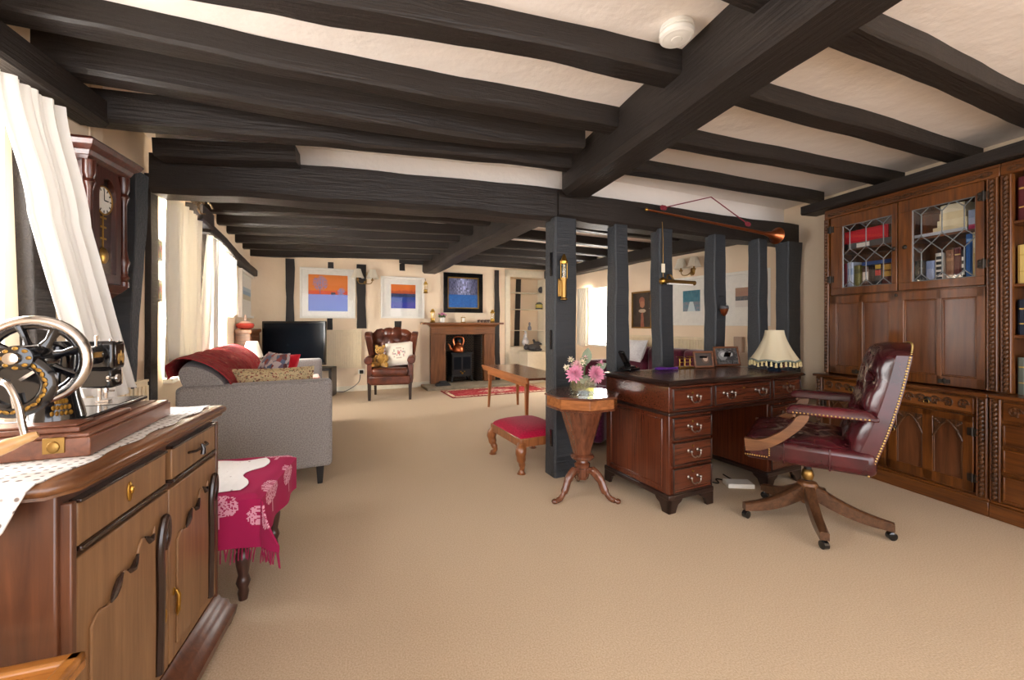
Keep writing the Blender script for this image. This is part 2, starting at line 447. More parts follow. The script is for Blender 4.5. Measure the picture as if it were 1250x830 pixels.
# ------------------------------------------------------------------ timbers
def timber(name, A, B, w, h, label, zA=None, zB=None, wob=.008, seed=0, mat='black_oak', taperA=1, cat='beam', group=None, along=None, bow=0.0):
    """A, B: (d,u,z) of the middle of the underside at both ends; w wide, h tall"""
    a, b = cw(*A), cw(*B); L = (b - a).length; n = max(4, int(L/.09))
    ex = (b - a).normalized(); ey = Vector((-ex.y, ex.x, 0)).normalized()
    f = [noise1(seed*10 + k) for k in range(6)]; mb = MB(); vs, fs = [], []
    ch = min(w, h)*.13
    for i in range(n+1):
        t = i/n; x = t*L
        w2 = w/2*(taperA + (1 - taperA)*t); oy = f[0](x)*wob*1.5; oz = f[1](x)*wob - bow*sin(pi*t)
        l = -w2 + f[2](x*1.3)*wob; r = w2 + f[3](x*1.3)*wob; bo = oz; to = h + oz*.3
        ring = [(l+ch, bo), (r-ch, bo), (r, bo+ch), (r, to), (l, to), (l, bo+ch)]
        for q, (yy, zz) in enumerate(ring):
            vs.append(Vector((x, yy + oy, zz + f[4](x*2 + q)*wob*.35)))
    for i in range(n):
        for k in range(6):
            fs.append((i*6+k, i*6+(k+1) % 6, (i+1)*6+(k+1) % 6, (i+1)*6+k))
    fs += [tuple(range(6))[::-1], tuple(n*6+k for k in range(6))]
    mb.add(vs, fs); o = mb.build(name, mat, smooth=32)
    hz = sqrt(ex.x**2 + ex.y**2)
    o.matrix_world = Matrix(((ex.x, ey.x, -ex.x*ex.z/hz, a.x), (ex.y, ey.y, -ex.y*ex.z/hz, a.y), (ex.z, 0, hz, a.z), (0, 0, 0, 1)))
    return tag(o, label, cat, group, 'structure')
def post(name, p, w, dpt, z0, z1, theta, label, seed=0, wob=.007, top=1.0, lean=(0, 0), mat='black_post', mort=()):
    mb = MB(); f = [noise1(seed*7 + k) for k in range(5)]; n = max(4, int((z1 - z0)/.08)); vs, fs = [], []; ch = min(w, dpt)*.08
    for i in range(n+1):
        t = i/n; z = (z1 - z0)*t; k = 1 + (top - 1)*t*t
        x0, x1, y0, y1 = -w/2*k + f[0](z*2)*wob, w/2*k + f[1](z*2)*wob, -dpt/2*k + f[2](z*2)*wob, dpt/2*k + f[3](z*2)*wob
        lx, ly = lean[0]*t, lean[1]*t
        for x, y in ((x0+ch, y0), (x1-ch, y0), (x1, y0+ch), (x1, y1-ch), (x1-ch, y1), (x0+ch, y1), (x0, y1-ch), (x0, y0+ch)):
            vs.append((x + lx, y + ly, z))
    for i in range(n):
        for k in range(8): fs.append((i*8+k, i*8+(k+1) % 8, (i+1)*8+(k+1) % 8, (i+1)*8+k))
    fs += [tuple(range(8))[::-1], tuple(n*8+k for k in range(8))]
    mb.add(vs, fs); o = mb.build(name, mat, smooth=28); o.location = cw(*p, z0); o.rotation_euler = (0, 0, rz(theta))
    if mort:
        q = MB()
        for x, y, za, zb in mort: q.box(x-.006, x+.006, y-.012, y+.012, za, zb)
        q.build('mortice_hole', 'gloss_black', o, smooth=0)
    return tag(o, label, 'post', None, 'structure')

# main beam (near)
timber('ceiling_beam', (-1.6, 1.84, 2.01), (2.93, .46, 2.01), .235, .24, 'massive dark ceiling beam running from over the camera to the timber screen', seed=1, wob=.006, cat='beam')
def mbu(d): return .46 + (2.93 - d)*.3046     # main beam centre line
jl = [  # near left joists: left sight point, right sight point, underside heights
 ('stout black joist crossing closest to the camera', (500, -140, 2.15), (937, 27, 2.15), .12),
 ('black joist that ends beside the smoke detector', (223, 2, 2.15), (822, 110, 2.15), .125),
 ('straight black joist next beyond the one beside the smoke detector', (0, 35, 2.147), (749, 167, 2.15), .11),
 ('thick rounded black joist bowing just above the window plate', (64, 98, 2.113), (697, 190, 2.14), .12),
 ('lowest black joist resting just above the cross beam', (112, 156, 2.01), (684, 209, 2.125), .10)]
for i, (lb, a, b, w) in enumerate(jl):
    A = G(a[0], a[1], a[2]); B = G(b[0], b[1], b[2])
    dx, dy = B[0]-A[0], B[1]-A[1]; L = sqrt(dx*dx + dy*dy); nx, ny = -dy/L, dx/L
    sgn = -1 if nx > 0 else 1
    off = w/2
    A = (A[0] + sgn*nx*off, A[1] + sgn*ny*off); B = (B[0] + sgn*nx*off, B[1] + sgn*ny*off)
    ex = (.55 if i < 2 else .12)/L
    A = (A[0] - dx*ex, A[1] - dy*ex); B = (B[0] + dx*.03/L, B[1] + dy*.03/L)
    zt = CEIL - min(a[2], b[2]) + (.0 if i < 4 else -.10)
    timber('ceiling_joist', (*A, a[2]), (*B, b[2]), w, max(.09, zt), lb, seed=20+i, wob=.010, group=None, cat='joist', bow=(.03 if i == 3 else 0))
jr = [('dark joist over the oak bookcase, closest to the camera on that side', (1008, 56), (1250, 159), .12),
      ('dark joist meeting the wall above the leaded doors', (892, 130), (1165, 203), .115),
      ('dark joist ending above the edge of the oak bookcase', (815, 181), (1072, 228), .11),
      ('dark joist just above the copper horn and its cord', (761, 213), (979, 248), .10)]
for i, (lb, a, b, w) in enumerate(jr):
    A, B = G(*a, 2.165), G(*b, 2.165)
    dx, dy = B[0]-A[0], B[1]-A[1]; L = sqrt(dx*dx+dy*dy); k = w/2/L
    A2 = (A[0] - dy*k*1 if False else A[0] - abs(dy)*k, A[1] + dx*k); B2 = (B[0] - abs(dy)*k, B[1] + dx*k)
    e = .12/L; e2 = .14/L
    timber('ceiling_joist', (A2[0]-dx*e, A2[1]-dy*e, 2.165), (B2[0]+dx*e2, B2[1]+dy*e2, 2.165), w, CEIL-2.165, lb, seed=40+i, wob=.006, cat='joist')
# cross beam on posts, three lengths that follow the kink of the house
XB = [(2.40, -2.10), (3.05, .22), (4.05, 2.72)]
timber('cross_beam', (2.46, -2.12, 1.865), (3.09, .42, 1.865), .22, .225, 'heavy black cross beam spanning from the wall clock to the first post', seed=3, wob=.014, cat='beam')
timber('cross_beam', (3.05, .30, 1.865), (4.06, 2.76, 1.855), .20, .20, 'black cross beam over the row of posts behind the copper horn', seed=4, wob=.012, cat='beam', bow=.0)
inf = MB(); inf.prism([tuple(cw(*p)[:2]) for p in ((2.47, -2.15), (3.09, .36), (4.12, 2.76), (4.18, 2.73), (3.15, .33), (2.53, -2.17))][::-1], 2.04, CEIL)
tag(inf.build('wall_infill', 'ceiling_plaster', smooth=0), 'strip of plaster above the black cross beam', 'wall', kind='structure')
timber('beam_brace', (2.30, -1.98, 2.02), (2.50, -1.30, 2.06), .14, .10, 'short dark timber packed on top of the cross beam above the clock', seed=5, wob=.012, cat='timber')
# posts of the screen
scr = Line(3.03, .36, 69.2)
pw = [(0.0, .185, .15, 'stout black oak post carrying the brass lamp, beside the octagonal table'), (.50, .13, .12, 'black post rising behind the telephone on the desk'), (.93, .135, .12, 'black post with the brass picture light'),
      (1.50, .13, .12, 'black post carrying the hanging copper pot'), (2.02, .12, .115, 'knotty black post just behind the tasselled lamp'), (2.42, .17, .12, 'wavy black end post fixed to the cream wall')]
for i, (t, w, dp, lb) in enumerate(pw):
    mort = [(-w/2 - .003, -.03, .22, .34), (-w/2 - .003, -.03, .92, 1.06), (-w/2 - .003, -.03, 1.45, 1.62)] if i == 0 else ()
    post('timber_post', scr.at(t, .0), w, dp, 0, 1.87, -24 if i == 0 else -22, lb, seed=50+i, wob=.004 if i == 0 else .009, top=1.0 if i != 5 else 1.15, mort=mort)
# far main beam and joists
FBd = Line(3.15, .42, -24.6)
timber('ceiling_beam', (*FBd.at(0), 2.0), (*FBd.at(4.55), 2.0), .26, .25, 'long dark beam running down the far room to the end wall', seed=6, wob=.008)
py_r = [272, 283, 292.8, 302, 308.5, 315.6, 321.7]; px_r = [596, 576, 560.7, 547, 536.6, 526, 516]
px_l = [250, 266, 278, 288, 297, 306, 314]
ordn = ['first', 'second', 'third', 'fourth', 'fifth', 'sixth', 'seventh']
for i in range(7):
    t = FBd.t(px_r[i], -.13); B = FBd.at(t, -.10)
    A = LF.at(LF.t(px_l[i]), -.04)
    timber('ceiling_joist', (*A, 2.13), (*B, 2.145), .115, .115, f'{ordn[i]} dark joist beyond the cross beam on the sofa side', seed=70+i, wob=.008, cat='joist')
    tr = [.55, 1.15, 1.8, 2.45, 3.05, 3.65, 4.2][i]
    A = FBd.at(tr, .10); tt = isect(Line(*A, 65.3), RF); B = Line(*A, 65.3).at(tt - .03)
    timber('ceiling_joist', (*A, 2.145), (*B, 2.145), .115, .115, f'{ordn[i]} dark joist seen between the posts over the window side', seed=90+i, wob=.007, cat='joist')
timber('wall_plate', (*RF.at(T_RF0 + .05, -.11), 2.0), (*RF.at(T_RF1 - .05, -.11), 2.0), .20, .16, 'dark timber plate along the top of the wall beyond the posts', seed=8, cat='beam')
timber('wall_plate', (*LN.at(-2.4, .055), 1.995), (*LN.at(LN.t(112, .05), .055), 1.985), .12, .115, 'black timber plate above the curtain beside the wall clock', seed=9, wob=.006, cat='beam')
tl0, zl0 = LF.hit(254, 284, .06); tl1, zl1 = LF.hit(313, 331, .06)
timber('wall_plate', (*LF.at(.95, .05), 1.93), (*LF.at(1.35, .05), 1.93), .12, .13, 'short dark timber block above the curtained sofa window', seed=11, wob=.006, cat='beam')
timber('wall_plate', (*LF.at(1.3, .045), 1.90), (*LF.at(T_LF_END - .02, .045), 1.82), .10, .085, 'dark timber plate above the small far curtain', seed=12, wob=.006, cat='beam')
timber('wall_plate', (*RN.at(-2.6, -.30), 2.035), (*RN.at(1.2, -.30), 2.035), .18, .07, 'dark green black timber resting along the top of the bookcase', seed=10, wob=.004, cat='beam')

# wall studs
def stud(line, px, y0, y1, wpx, side, label, lean=0, dep=.03, seed=0, name='wall_stud'):
    t, z0 = line.hit(px, y0); _, z1 = line.hit(px, y1)
    ta, tb = line.t(px - wpx/2), line.t(px + wpx/2); w = abs(tb - ta)
    mb = MB(); f = noise1(seed + 300); g = noise1(seed + 400); n = 14; vs, fs = [], []
    z0, z1 = min(z0, z1), max(z0, z1)
    for i in range(n+1):
        z = z0 + (z1 - z0)*i/n; lx = lean*(i/n)
        for x, y in ((-w/2 + f(z*2)*.012, .01), (-w/2 + f(z*2)*.012, -dep), (w/2 + g(z*2)*.012, -dep), (w/2 + g(z*2)*.012, .01)): vs.append((x + lx, y, z))
    for i in range(n):
        for k in range(4): fs.append((i*4+k, i*4+(k+1) % 4, (i+1)*4+(k+1) % 4, (i+1)*4+k))
    fs += [(3, 2, 1, 0), tuple(n*4+k for k in range(4))]
    mb.add(vs, fs)
    return tag(on_wall(name, 'black_oak', mb, line, t, side, smooth=50), label, 'timber', kind='structure')
stud(BW, 354, 480, 316, 10.5, -1, 'black upright timber in the end wall behind the television', seed=1)
stud(BW, 403, 405, 320, 7, -1, 'black stud behind the orange and blue tree picture', seed=2, dep=.004)
stud(BW, 441, 401, 323, 11, -1, 'black stud carrying the double wall light on the end wall', seed=3)
stud(BW, 491, 330.5, 322, 7.5, -1, 'short black stud above the smaller orange and blue picture', seed=4, dep=.004)
stud(BW, 486, 402, 392, 7.5, -1, 'stub of black stud under the smaller orange and blue picture', seed=14, dep=.004)
stud(BW, 607, 470, 330, 5.5, -1, 'crooked black stud between the mantelpiece and the alcove', seed=5, lean=-.02)
mb = MB(); mb.prism([(-.05, 0), (.06, 0), (.10, 1.36), (.0, 1.36)], -.01, .02, lambda a, b, t: (a, t, b))
ts = BW.t(638); tag(on_wall('wall_stud', 'black_oak', mb, BW, ts, -1, off=-.285, z=.662, smooth=0), 'dark leaning stud at the back of the shelved alcove', 'timber', kind='structure')
stud(LF, 181, 490, 215, 9, -1, 'black upright stud in the wall near the clock', seed=6)
stud(LF, 249, 470, 285, 7, -1, 'black stud between the two curtained sofa windows', seed=7)
stud(LF, 312, 400, 318, 3, -1, 'black corner stud near the end wall', seed=8)
# jowled post at the end of the cross beam and leaning window stud
post('timber_post', LN.at(LN.t(150, .03), .03), .085, .05, 0, 1.87, -15, 'dark jowled wall post under the cross beam end behind the clock', seed=61, top=2.0, wob=.008)
mb = MB(); mb.prism([(-.04, 0), (.06, 0), (-.03, 1.98), (-.13, 1.98)], -.05, .01, lambda a, b, t: (a, t, b))
tag(on_wall('wall_stud', 'black_oak', mb, LN, LN.t(48), -1, smooth=0, bevel=.006), 'leaning black stud at the edge of the window by the sewing machine', 'timber', kind='structure')

# ------------------------------------------------------------------ windows
def window(n, line, t0, t1, z0, z1, side, label, bars=(2, 3), dep=.12):
    w = abs(t1 - t0); h = z1 - z0; mb = MB()
    for a, b, c, d in ((0, w, 0, .045), (0, w, h - .045, h), (0, .045, 0, h), (w - .045, w, 0, h)): mb.box(a, b, dep - .03, dep + .03, c, d)
    for i in range(1, bars[0]): mb.box(w*i/bars[0] - .012, w*i/bars[0] + .012, dep - .015, dep + .015, 0, h)
    for i in range(1, bars[1]): mb.box(0, w, dep - .015, dep + .015, h*i/bars[1] - .01, h*i/bars[1] + .01)
    # for side<0 walls local x runs with t; for side>0 it runs against t
    t = t0 if side < 0 else t1
    o = on_wall(f'window_{n}', 'white_paint', mb, line, t, side, z=z0, smooth=0)
    g = MB(); g.box(.04, w - .04, dep - .003, dep + .003, .04, h - .04); g.build('pane', 'clear_glass', o, smooth=0)
    s = MB(); s.box(0, w, -.05, .10, -.02, .012); s.build('window_sill', 'white_paint', o, smooth=0)
    return tag(o, label, 'window', kind='structure')
window(1, LN, W1[0], W1[1], W1[2], W1[3], -1, 'bright window beside the sewing machine')
window(2, LF, w2a, w2b, .72, 1.95, -1, 'bright curtained window behind the near end of the sofa')
window(3, LF, w3a, w3b, .78, 1.9, -1, 'bright curtained window behind the far end of the sofa')
window(4, RF, RW0, RW1, .75, 1.72, 1, 'bright window in the side wall beyond the posts')
# skirting
def skirting(name, line, t0, t1, side, label):
    mb = MB(); mb.box(0, abs(t1 - t0), -.018, 0, 0, .09)
    tag(on_wall(name, 'cream_paint', mb, line, t0 if side < 0 else t1, side, smooth=0, bevel=.004), label, 'skirting', kind='structure')
skirting('baseboard_back', BW, T_BW0 + .05, fp0 - .25, -1, 'low cream skirting along the end wall')
skirting('baseboard_right', RN, 1.1, T_RN1, 1, 'low cream skirting between bookcase and end post')

# ------------------------------------------------------------------ camera, world, light
cam = bpy.data.cameras.new('camera'); co = bpy.data.objects.new('camera', cam); C.objects.link(co); sc.camera = co
cam.sensor_width = 36; cam.lens = FPX/1250*36; cam.shift_y = (HY - 415)/1250; cam.clip_start = .02
co.location = (0, 0, EYE); co.rotation_euler = (pi/2, 0, -YAW)
w = bpy.data.worlds.new('daylight'); sc.world = w; w.use_nodes = True
bg = w.node_tree.nodes['Background']; bg.inputs[0].default_value = (*lin((250, 250, 255)), 1); bg.inputs[1].default_value = 3.2
def daylight(line, t0, t1, z0, z1, side, power, off=.35, col=(1, .97, .93)):
    l = bpy.data.lights.new('window_daylight', 'AREA'); l.shape = 'RECTANGLE'; l.size = abs(t1 - t0)*1.1; l.size_y = (z1 - z0)*1.1; l.energy = power; l.color = col
    o = bpy.data.objects.new('window_daylight', l); C.objects.link(o)
    n = cw(*line.n)*(1 if side > 0 else -1)
    o.location = cw(*line.at((t0 + t1)/2, off if side > 0 else -off), (z0 + z1)/2)
    d = -n + Vector((0, 0, -.12)); o.rotation_euler = d.to_track_quat('-Z', 'Y').to_euler()
daylight(LN, W1[0], W1[1], .85, 1.95, -1, 40)
daylight(LF, w2a, w2b, .72, 1.95, -1, 120)
daylight(LF, w3a, w3b, .78, 1.9, -1, 140)
daylight(RF, RW0, RW1, .75, 1.72, 1, 100)
sc.view_settings.view_transform = 'Standard'; sc.view_settings.look = 'None'; sc.view_settings.gamma = 1; sc.view_settings.use_curve_mapping = False
sc.view_settings.exposure = .8
# ================================================================== sideboard, sewing machine
wood('walnut_panel', (112, 78, 48), (150, 112, 76), 'Z', .38, coat=.15)
wood('walnut_edge', (84, 50, 28), (132, 86, 50), 'Y', .3, coat=.3)
wood('walnut_side', (66, 36, 22), (104, 62, 38), 'Z', .35)
wood('dark_moulding', (30, 18, 14), (52, 32, 24), 'Z', .25, coat=.4)
wood('case_wood', (92, 52, 36), (140, 88, 62), 'Y', .32, coat=.3)
wood('pale_handle_wood', (176, 130, 78), (206, 164, 108), 'X', .4)
crochet('lace_white', (222, 219, 216), (128, 116, 108), 46)
crochet('crochet_white', (236, 232, 230), (120, 56, 78), 30)
SB = thing('sideboard', 'polished walnut sideboard topped with white lace and the antique sewing machine', 'sideboard', cw(1.49, -1.073), rz(-16.6))
mb = MB(); mb.box(-.50, -.012, -.73, -.005, .10, .775); mb.build('carcass', 'walnut_side', SB, bevel=.004)
# moulded worktop
mb = MB()
prof = [(.0, .765), (.010, .768), (.010, .774), (.018, .778), (.022, .787), (.019, .797), (.012, .803)]
def top_loop(o, z): return [(-.52, -.735 - o, z), (-.03 + o, -.735 - o, z), (o, -.70 - o*.3, z), (o, .005 + o, z), (-.52, .005 + o, z)]
vs = [p for o, z in prof for p in top_loop(o, z)]; k = len(prof)
fs = [(i*5 + j, i*5 + (j+1) % 5, (i+1)*5 + (j+1) % 5, (i+1)*5 + j) for i in range(k-1) for j in range(5)]
fs += [(4, 3, 2, 1, 0), tuple((k-1)*5 + j for j in range(5))]
mb.add(vs, fs); mb.build('worktop', 'walnut_edge', SB, smooth=60)
mb = MB()
vs = [p for o, z in [(.05, .02), (.055, .05), (.035, .065), (.03, .085), (.012, .10), (.0, .125)] for p in [(-.5, -.735 - o, z), (o, -.735 - o, z), (o, .0 + o*.6, z), (-.5, .0 + o*.6, z)]]
fs = [(i*4 + j, i*4 + (j+1) % 4, (i+1)*4 + (j+1) % 4, (i+1)*4 + j) for i in range(5) for j in range(4)] + [(3, 2, 1, 0), (20, 21, 22, 23)]
mb.add(vs, fs); mb.build('plinth', 'walnut_side', SB, smooth=60)
for x, y in ((.0, -.0), (-.44, 0), (0, -.71), (-.44, -.71)):
    mb = MB(); mb.lathe([(.02, .03), (.045, .028), (.05, .018), (.045, .004), (.03, 0)], (x, y, 0), 20); mb.build('foot', 'dark_moulding', SB)
def sb_panel(y0, y1, z0, z1, name):
    mb = MB(); mb.box(-.014, .004, y0, y1, z0, z1); o = mb.build(name, 'walnut_panel', SB, bevel=.003); return o
for y0, y1, kind in ((-.70, -.365, 0), (-.33, -.03, 1)):
    d = sb_panel(y0, y1, .655, .742, 'drawer')
    m = MB()
    for a, b_, c, e in ((y0, y1, .742, .75), (y0, y1, .645, .655)): m.box(-.012, .010, a, b_, c, e)
    m.build('cock_bead', 'dark_moulding', d, bevel=.002)
    h = MB(); ym = (y0 + y1)/2
    if kind == 0:
        h.ell((.006, ym, .70), .004, .010, .024, 12, 8); h.ell((.011, ym, .704), .004, .006, .010, 8, 6); h.build('escutcheon', 'brass', d)
    else:
        h.tube([(.008, ym - .06, .705), (.02, ym - .04, .703), (.022, ym + .04, .703), (.008, ym + .06, .705)], .004)
        h.tube([(.02, ym, .715), (.026, ym, .70), (.024, ym, .682)], [.004, .006, .008]); h.build('drop_pull', 'dark_moulding', d)
for y0, y1, kind in ((-.705, -.352, 0), (-.345, -.025, 1)):
    d = sb_panel(y0, y1, .135, .632, 'door'); wd = y1 - y0
    # serpentine raised panel
    pts = []
    n = 24
    for i in range(n+1):
        t = i/n; z = .47 + .10*t + .022*sin(t*3*2*pi)*(.4 + .6*t); pts.append((y0 + .035 + (wd - .11)*t, z))
    poly = [(y0 + .035, .17), (y1 - .075, .17)] + pts[::-1]
    m = MB(); m.prism(poly, .003, .010, lambda a, b, t: (t, a, b)); m.build('raised_panel', 'walnut_panel', d, smooth=0, bevel=.003)
    m = MB()
    for t0 in (.28, .52, .80):
        m = MB(); i0 = int(t0*n); m.tube([(.010, pts[i][0], pts[i][1]) for i in range(i0, min(n, i0+4)+1)], [.002, .006, .008, .006, .003][:min(n, i0+4)+1-i0], 8)
        m.build('carved_edge', 'dark_moulding', d)
    m = MB(); yy = y1 - .045
    path = [(.008, yy - .012, .16), (.010, yy - .008, .30), (.012, yy - .010, .40), (.012, yy - .014, .47), (.013, yy - .012, .515), (.013, yy - .002, .55), (.013, yy + .012, .57), (.013, yy + .02, .545), (.013, yy + .016, .51), (.014, yy - .002, .49)]
    m.tube(spline(path, 5), .010, 10); m.build('scroll_moulding', 'dark_moulding', d)
    h = MB()
    if kind == 0: h.ell((.006, y1 - .018, .29), .003, .008, .020, 12, 8); h.build('escutcheon', 'brass', d)
    else:
        h.ell((.006, y0 + .022, .33), .004, .007, .012, 10, 6); h.tube([(.012, y0 + .022, .335), (.018, y0 + .022, .32), (.016, y0 + .022, .275), (.014, y0 + .022, .26)], [.004, .005, .006, .002]); h.build('drop_handle', 'brass', d)
for ya, yb in ((-.72, -.705), (-.02, -.005)):
    mb = MB(); mb.box(-.02, .006, ya, yb, .12, .75); mb.build('stile', 'walnut_side', SB, bevel=.003)

# lace runner
def lace(u, v):
    x = -.47 + (.452 + .008*sin(v*31) - .05*max(0, .12 - v)/.12)*u; y = -.84 + .84*v - .012*abs(sin(u*17))*(v < .02)
    z = .8065 + .0015*sin(u*20)*sin(v*33)
    if y < -.764: z -= (-.764 - y)*1.0 + .004; y = -.772 - (-.764 - y)*.2
    if v < .12: x += .0
    return (x, y + .008*sin(u*40)*(v < .05), z)
o = one(MB().surf(lace, 40, 60, thick=.0025), 'lace_runner', 'lace_white', 'white lace runner spread over the sideboard under the sewing machine', 'lace cloth', cw(1.49, -1.073), rz(-16.6))

# sewing machine
SMz = .8075
SM = thing('sewing_machine', 'antique black and gold hand crank sewing machine on a wooden base on the sideboard', 'sewing machine', cw(.913, -.94, SMz), rz(-22))
mb = MB(); mb.box(-.30, 0, 0, .45, 0, .042)
mb.box(-.296, -.004, .004, .446, .042, .050)
base = mb.build('wooden_base', 'case_wood', SM, bevel=.0025)
mb = MB(); mb.box(-.27, -.028, .022, .26, .050, .062); mb.box(-.262, -.036, .03, .10, .062, .068); mb.box(-.27, -.028, .26, .43, .048, .0535); mb.build('base_moulding', 'case_wood', SM, bevel=.003)
mb = MB(); mb.box(-.078, -.042, -.003, 0.001, .012, .046); mb.ell((-.06, -.004, .026), .011, .003, .013, 14, 8); mb.build('brass_lock', 'old_brass', base, bevel=.001)
m_, nt, b = new_mat('japanned_black'); b.inputs['Base Color'].default_value = (*lin((14, 14, 17)), 1); b.inputs['Roughness'].default_value = .16; b.inputs['Coat Weight'].default_value = .6
plain('gilt_decal', (150, 112, 42), .4, metal=.6, noise=.5, nscale=160)
mb = MB(); mb.box(-.215, -.05, .09, .425, .060, .070); mb.build('bed', 'japanned_black', SM, bevel=.003)
mb = MB(); mb.box(-.21, -.06, .27, .42, .0702, .0712); mb.build('slide_plate', 'chrome', SM, bevel=.0005)
ax = -.115
mb = MB(); mb.lathe([(.052, .068), (.05, .08), (.040, .12), (.034, .17), (.038, .215), (.035, .24), (.018, .252)], (ax, .125, 0), 24, sx=.95, sy=1.0); 
mb.build('pillar', 'japanned_black', SM)
mb = MB(); pts = spline([(ax, .10, .215), (ax, .14, .222), (ax, .18, .222), (ax, .235, .214), (ax, .275, .210), (ax, .30, .212)], 6)
mb.tube(pts, [.034 - .012*sin(pi*min(1, i/len(pts)*1.05)) for i in range(len(pts))], 18); mb.build('arm', 'japanned_black', SM)
mb = MB(); mb.box(ax-.042, ax+.042, .278, .345, .165, .246); hd = mb.build('head', 'japanned_black', SM, bevel=.010, seg=3)
mb = MB(); mb.box(ax-.034, ax+.034, .346, .350, .118, .240); mb.build('face_plate', 'chrome', hd, bevel=.004)
mb = MB(); mb.box(ax-.034, ax+.036, .285, .343, .114, .168); mb.build('lower_head', 'japanned_black', hd, bevel=.006)
mb = MB()
for k in range(3): mb.ell((ax+.0425, .305 + k*.012, .195 + .008*(k % 2)), .001, .008, .016, 8, 6)
mb.build('gilt_ornament', 'gilt_decal', hd)
mb = MB(); mb.box(ax+.0225, ax+.0245, .225, .275, .204, .218); mb.build('gilt_band', 'gilt_decal', SM)
mb = MB()
for k, (zz, ww) in enumerate(((.085, .034), (.098, .030), (.112, .020), (.126, .012))):
    for q in (-2, -1, 0, 1, 2):
        aa = radians(-55 + q*ww*600/2.2); r = .0525 - (zz - .07)*.22
        mb.ell((ax + cos(aa)*r*.95, .125 + sin(aa)*r, zz), .004, .004, .006, 6, 5)
mb.build('gilt_ornament', 'gilt_decal', SM)
mb = MB(); mb.tube([(ax-.005, .318, .120), (ax-.005, .318, .076)], .0035, 8); mb.build('needle_bar', 'chrome', SM)
mb = MB(); mb.tube([(ax+.012, .31, .118), (ax+.012, .31, .10)], .006, 10); mb.tube([(ax+.008, .318, .122), (ax+.008, .318, .082)], .004, 8); mb.box(ax-.012, ax+.016, .312, .335, .0725, .078); mb.tube([(ax+.03, .31, .104), (ax+.008, .31, .104)], .003, 8); mb.build('presser_foot', 'chrome', SM)
for x, y, z, h in ((ax, .205, .238, .035), (ax+.01, .265, .226, .036), (ax-.005, .305, .236, .026), (ax+.012, .335, .236, .014)):
    mb = MB(); mb.tube([(x, y, z-.01), (x, y, z + h)], .0028, 8); mb.build('spool_pin', 'chrome', SM)
mb = MB(); mb.lathe([(.011, -.006), (.012, 0), (.006, .004), (.006, .010), (.012, .014), (.011, .018)], (ax+.03, .292, .142), 14, Matrix.Rotation(pi/2, 3, 'Y')); mb.build('tension_dial', 'chrome', SM)
# hand wheel (axis along local y)
RW = Matrix.Rotation(pi/2, 3, 'X'); wc = Vector((ax + .005, .035, .213)); rr = .088
WH = thing('hand_wheel', None, None, wc, 0); WH.parent = SM
mb = MB(); mb.tube([(cos(2*pi*k/40)*rr, 0, sin(2*pi*k/40)*rr) for k in range(40)], .0115, 12, closed=True); mb.build('rim', 'chrome', WH)
mb = MB(); mb.tube([(cos(2*pi*k/40)*(rr-.012), .004, sin(2*pi*k/40)*(rr-.012)) for k in range(40)], .007, 10, closed=True)
for k in range(8):
    q = 2*pi*k/8 + .3; mb.tube([(cos(q)*.024, 0, sin(q)*.024), (cos(q)*.05, 0.004, sin(q)*.05), (cos(q)*.08, .002, sin(q)*.08)], [.013, .0075, .012], 10, flat=.7)
mb.lathe([(.034, -.02), (.036, 0), (.034, .03), (.03, .05)], (0, 0, 0), 24, RW); mb.build('spokes', 'japanned_black', WH)
mb = MB(); mb.lathe([(.022, .0), (.024, .02), (.02, .034), (.008, .036)], (0, 0, 0), 20, RW); mb.build('hub_nut', 'chrome', WH)
# crank housing, crank and grip
hc = Vector((ax + .002, -.018, .165))
mb = MB(); mb.tube([(hc.x + cos(2*pi*k/36)*.054, hc.y, hc.z + sin(2*pi*k/36)*.054) for k in range(36)], .011, 10, closed=True, flat=1.3)
mb.lathe([(.05, -.002), (.05, .008)], hc + Vector((0, .012, 0)), 30, RW); mb.lathe([(.026, -.01), (.026, .014), (.012, .018)], hc + Vector((.012, -.004, .058)), 20, RW)
ch = mb.build('crank_housing', 'japanned_black', SM)
mb = MB()
for k in range(30):
    q = 2*pi*k/30; mb.ell(hc + Vector((cos(q)*.054, -.0125, sin(q)*.054)), .006, .0018, .0035, 6, 5, M=Matrix.Rotation(-q + pi/2 + .4*(-1)**k, 3, 'Y'))
for k in range(8):
    q = 2*pi*k/8; mb.ell(hc + Vector((.012 + cos(q)*.02, -.020, .058 + sin(q)*.02)), .005, .002, .004, 6, 5)
mb.build('gilt_ornament', 'gilt_decal', ch)
mb = MB(); mb.lathe([(.012, 0), (.012, .012), (.006, .014)], hc + Vector((.012, -.022, .058)), 16, RW); mb.build('hub_cap', 'chrome', ch)
for k in range(3):
    mb = MB(); q = 2*pi*k/3 + .9; mb.box(-.003, .003, -.012, -.004, .018, .046, M=Matrix.Translation(hc) @ Matrix.Rotation(q, 4, 'Y')); mb.build('bolt', 'chrome', ch)
mb = MB(); p0 = hc + Vector((-.004, -.03, .012))
cr = spline([p0, p0 + Vector((.020, -.012, -.01)), p0 + Vector((.038, -.022, -.045)), p0 + Vector((.046, -.026, -.085)), p0 + Vector((.052, -.028, -.112))], 6)
mb.tube(cr, [.010] + [.0072]*(len(cr)-2) + [.007], 12, flat=.7); mb.build('crank_arm', 'chrome', SM)
mb = MB(); g0 = cr[-1] + Vector((.006, 0, .002))
RG = Matrix.Rotation(radians(-112), 3, 'Y')
mb.lathe([(.006, -.012), (.010, 0), (.0095, .010), (.013, .026), (.0145, .045), (.012, .060), (.0135, .066), (.010, .074), (.003, .076)], g0, 18, Matrix.Rotation(radians(20), 3, 'Z') @ RG); mb.build('crank_grip', 'pale_handle_wood', SM)

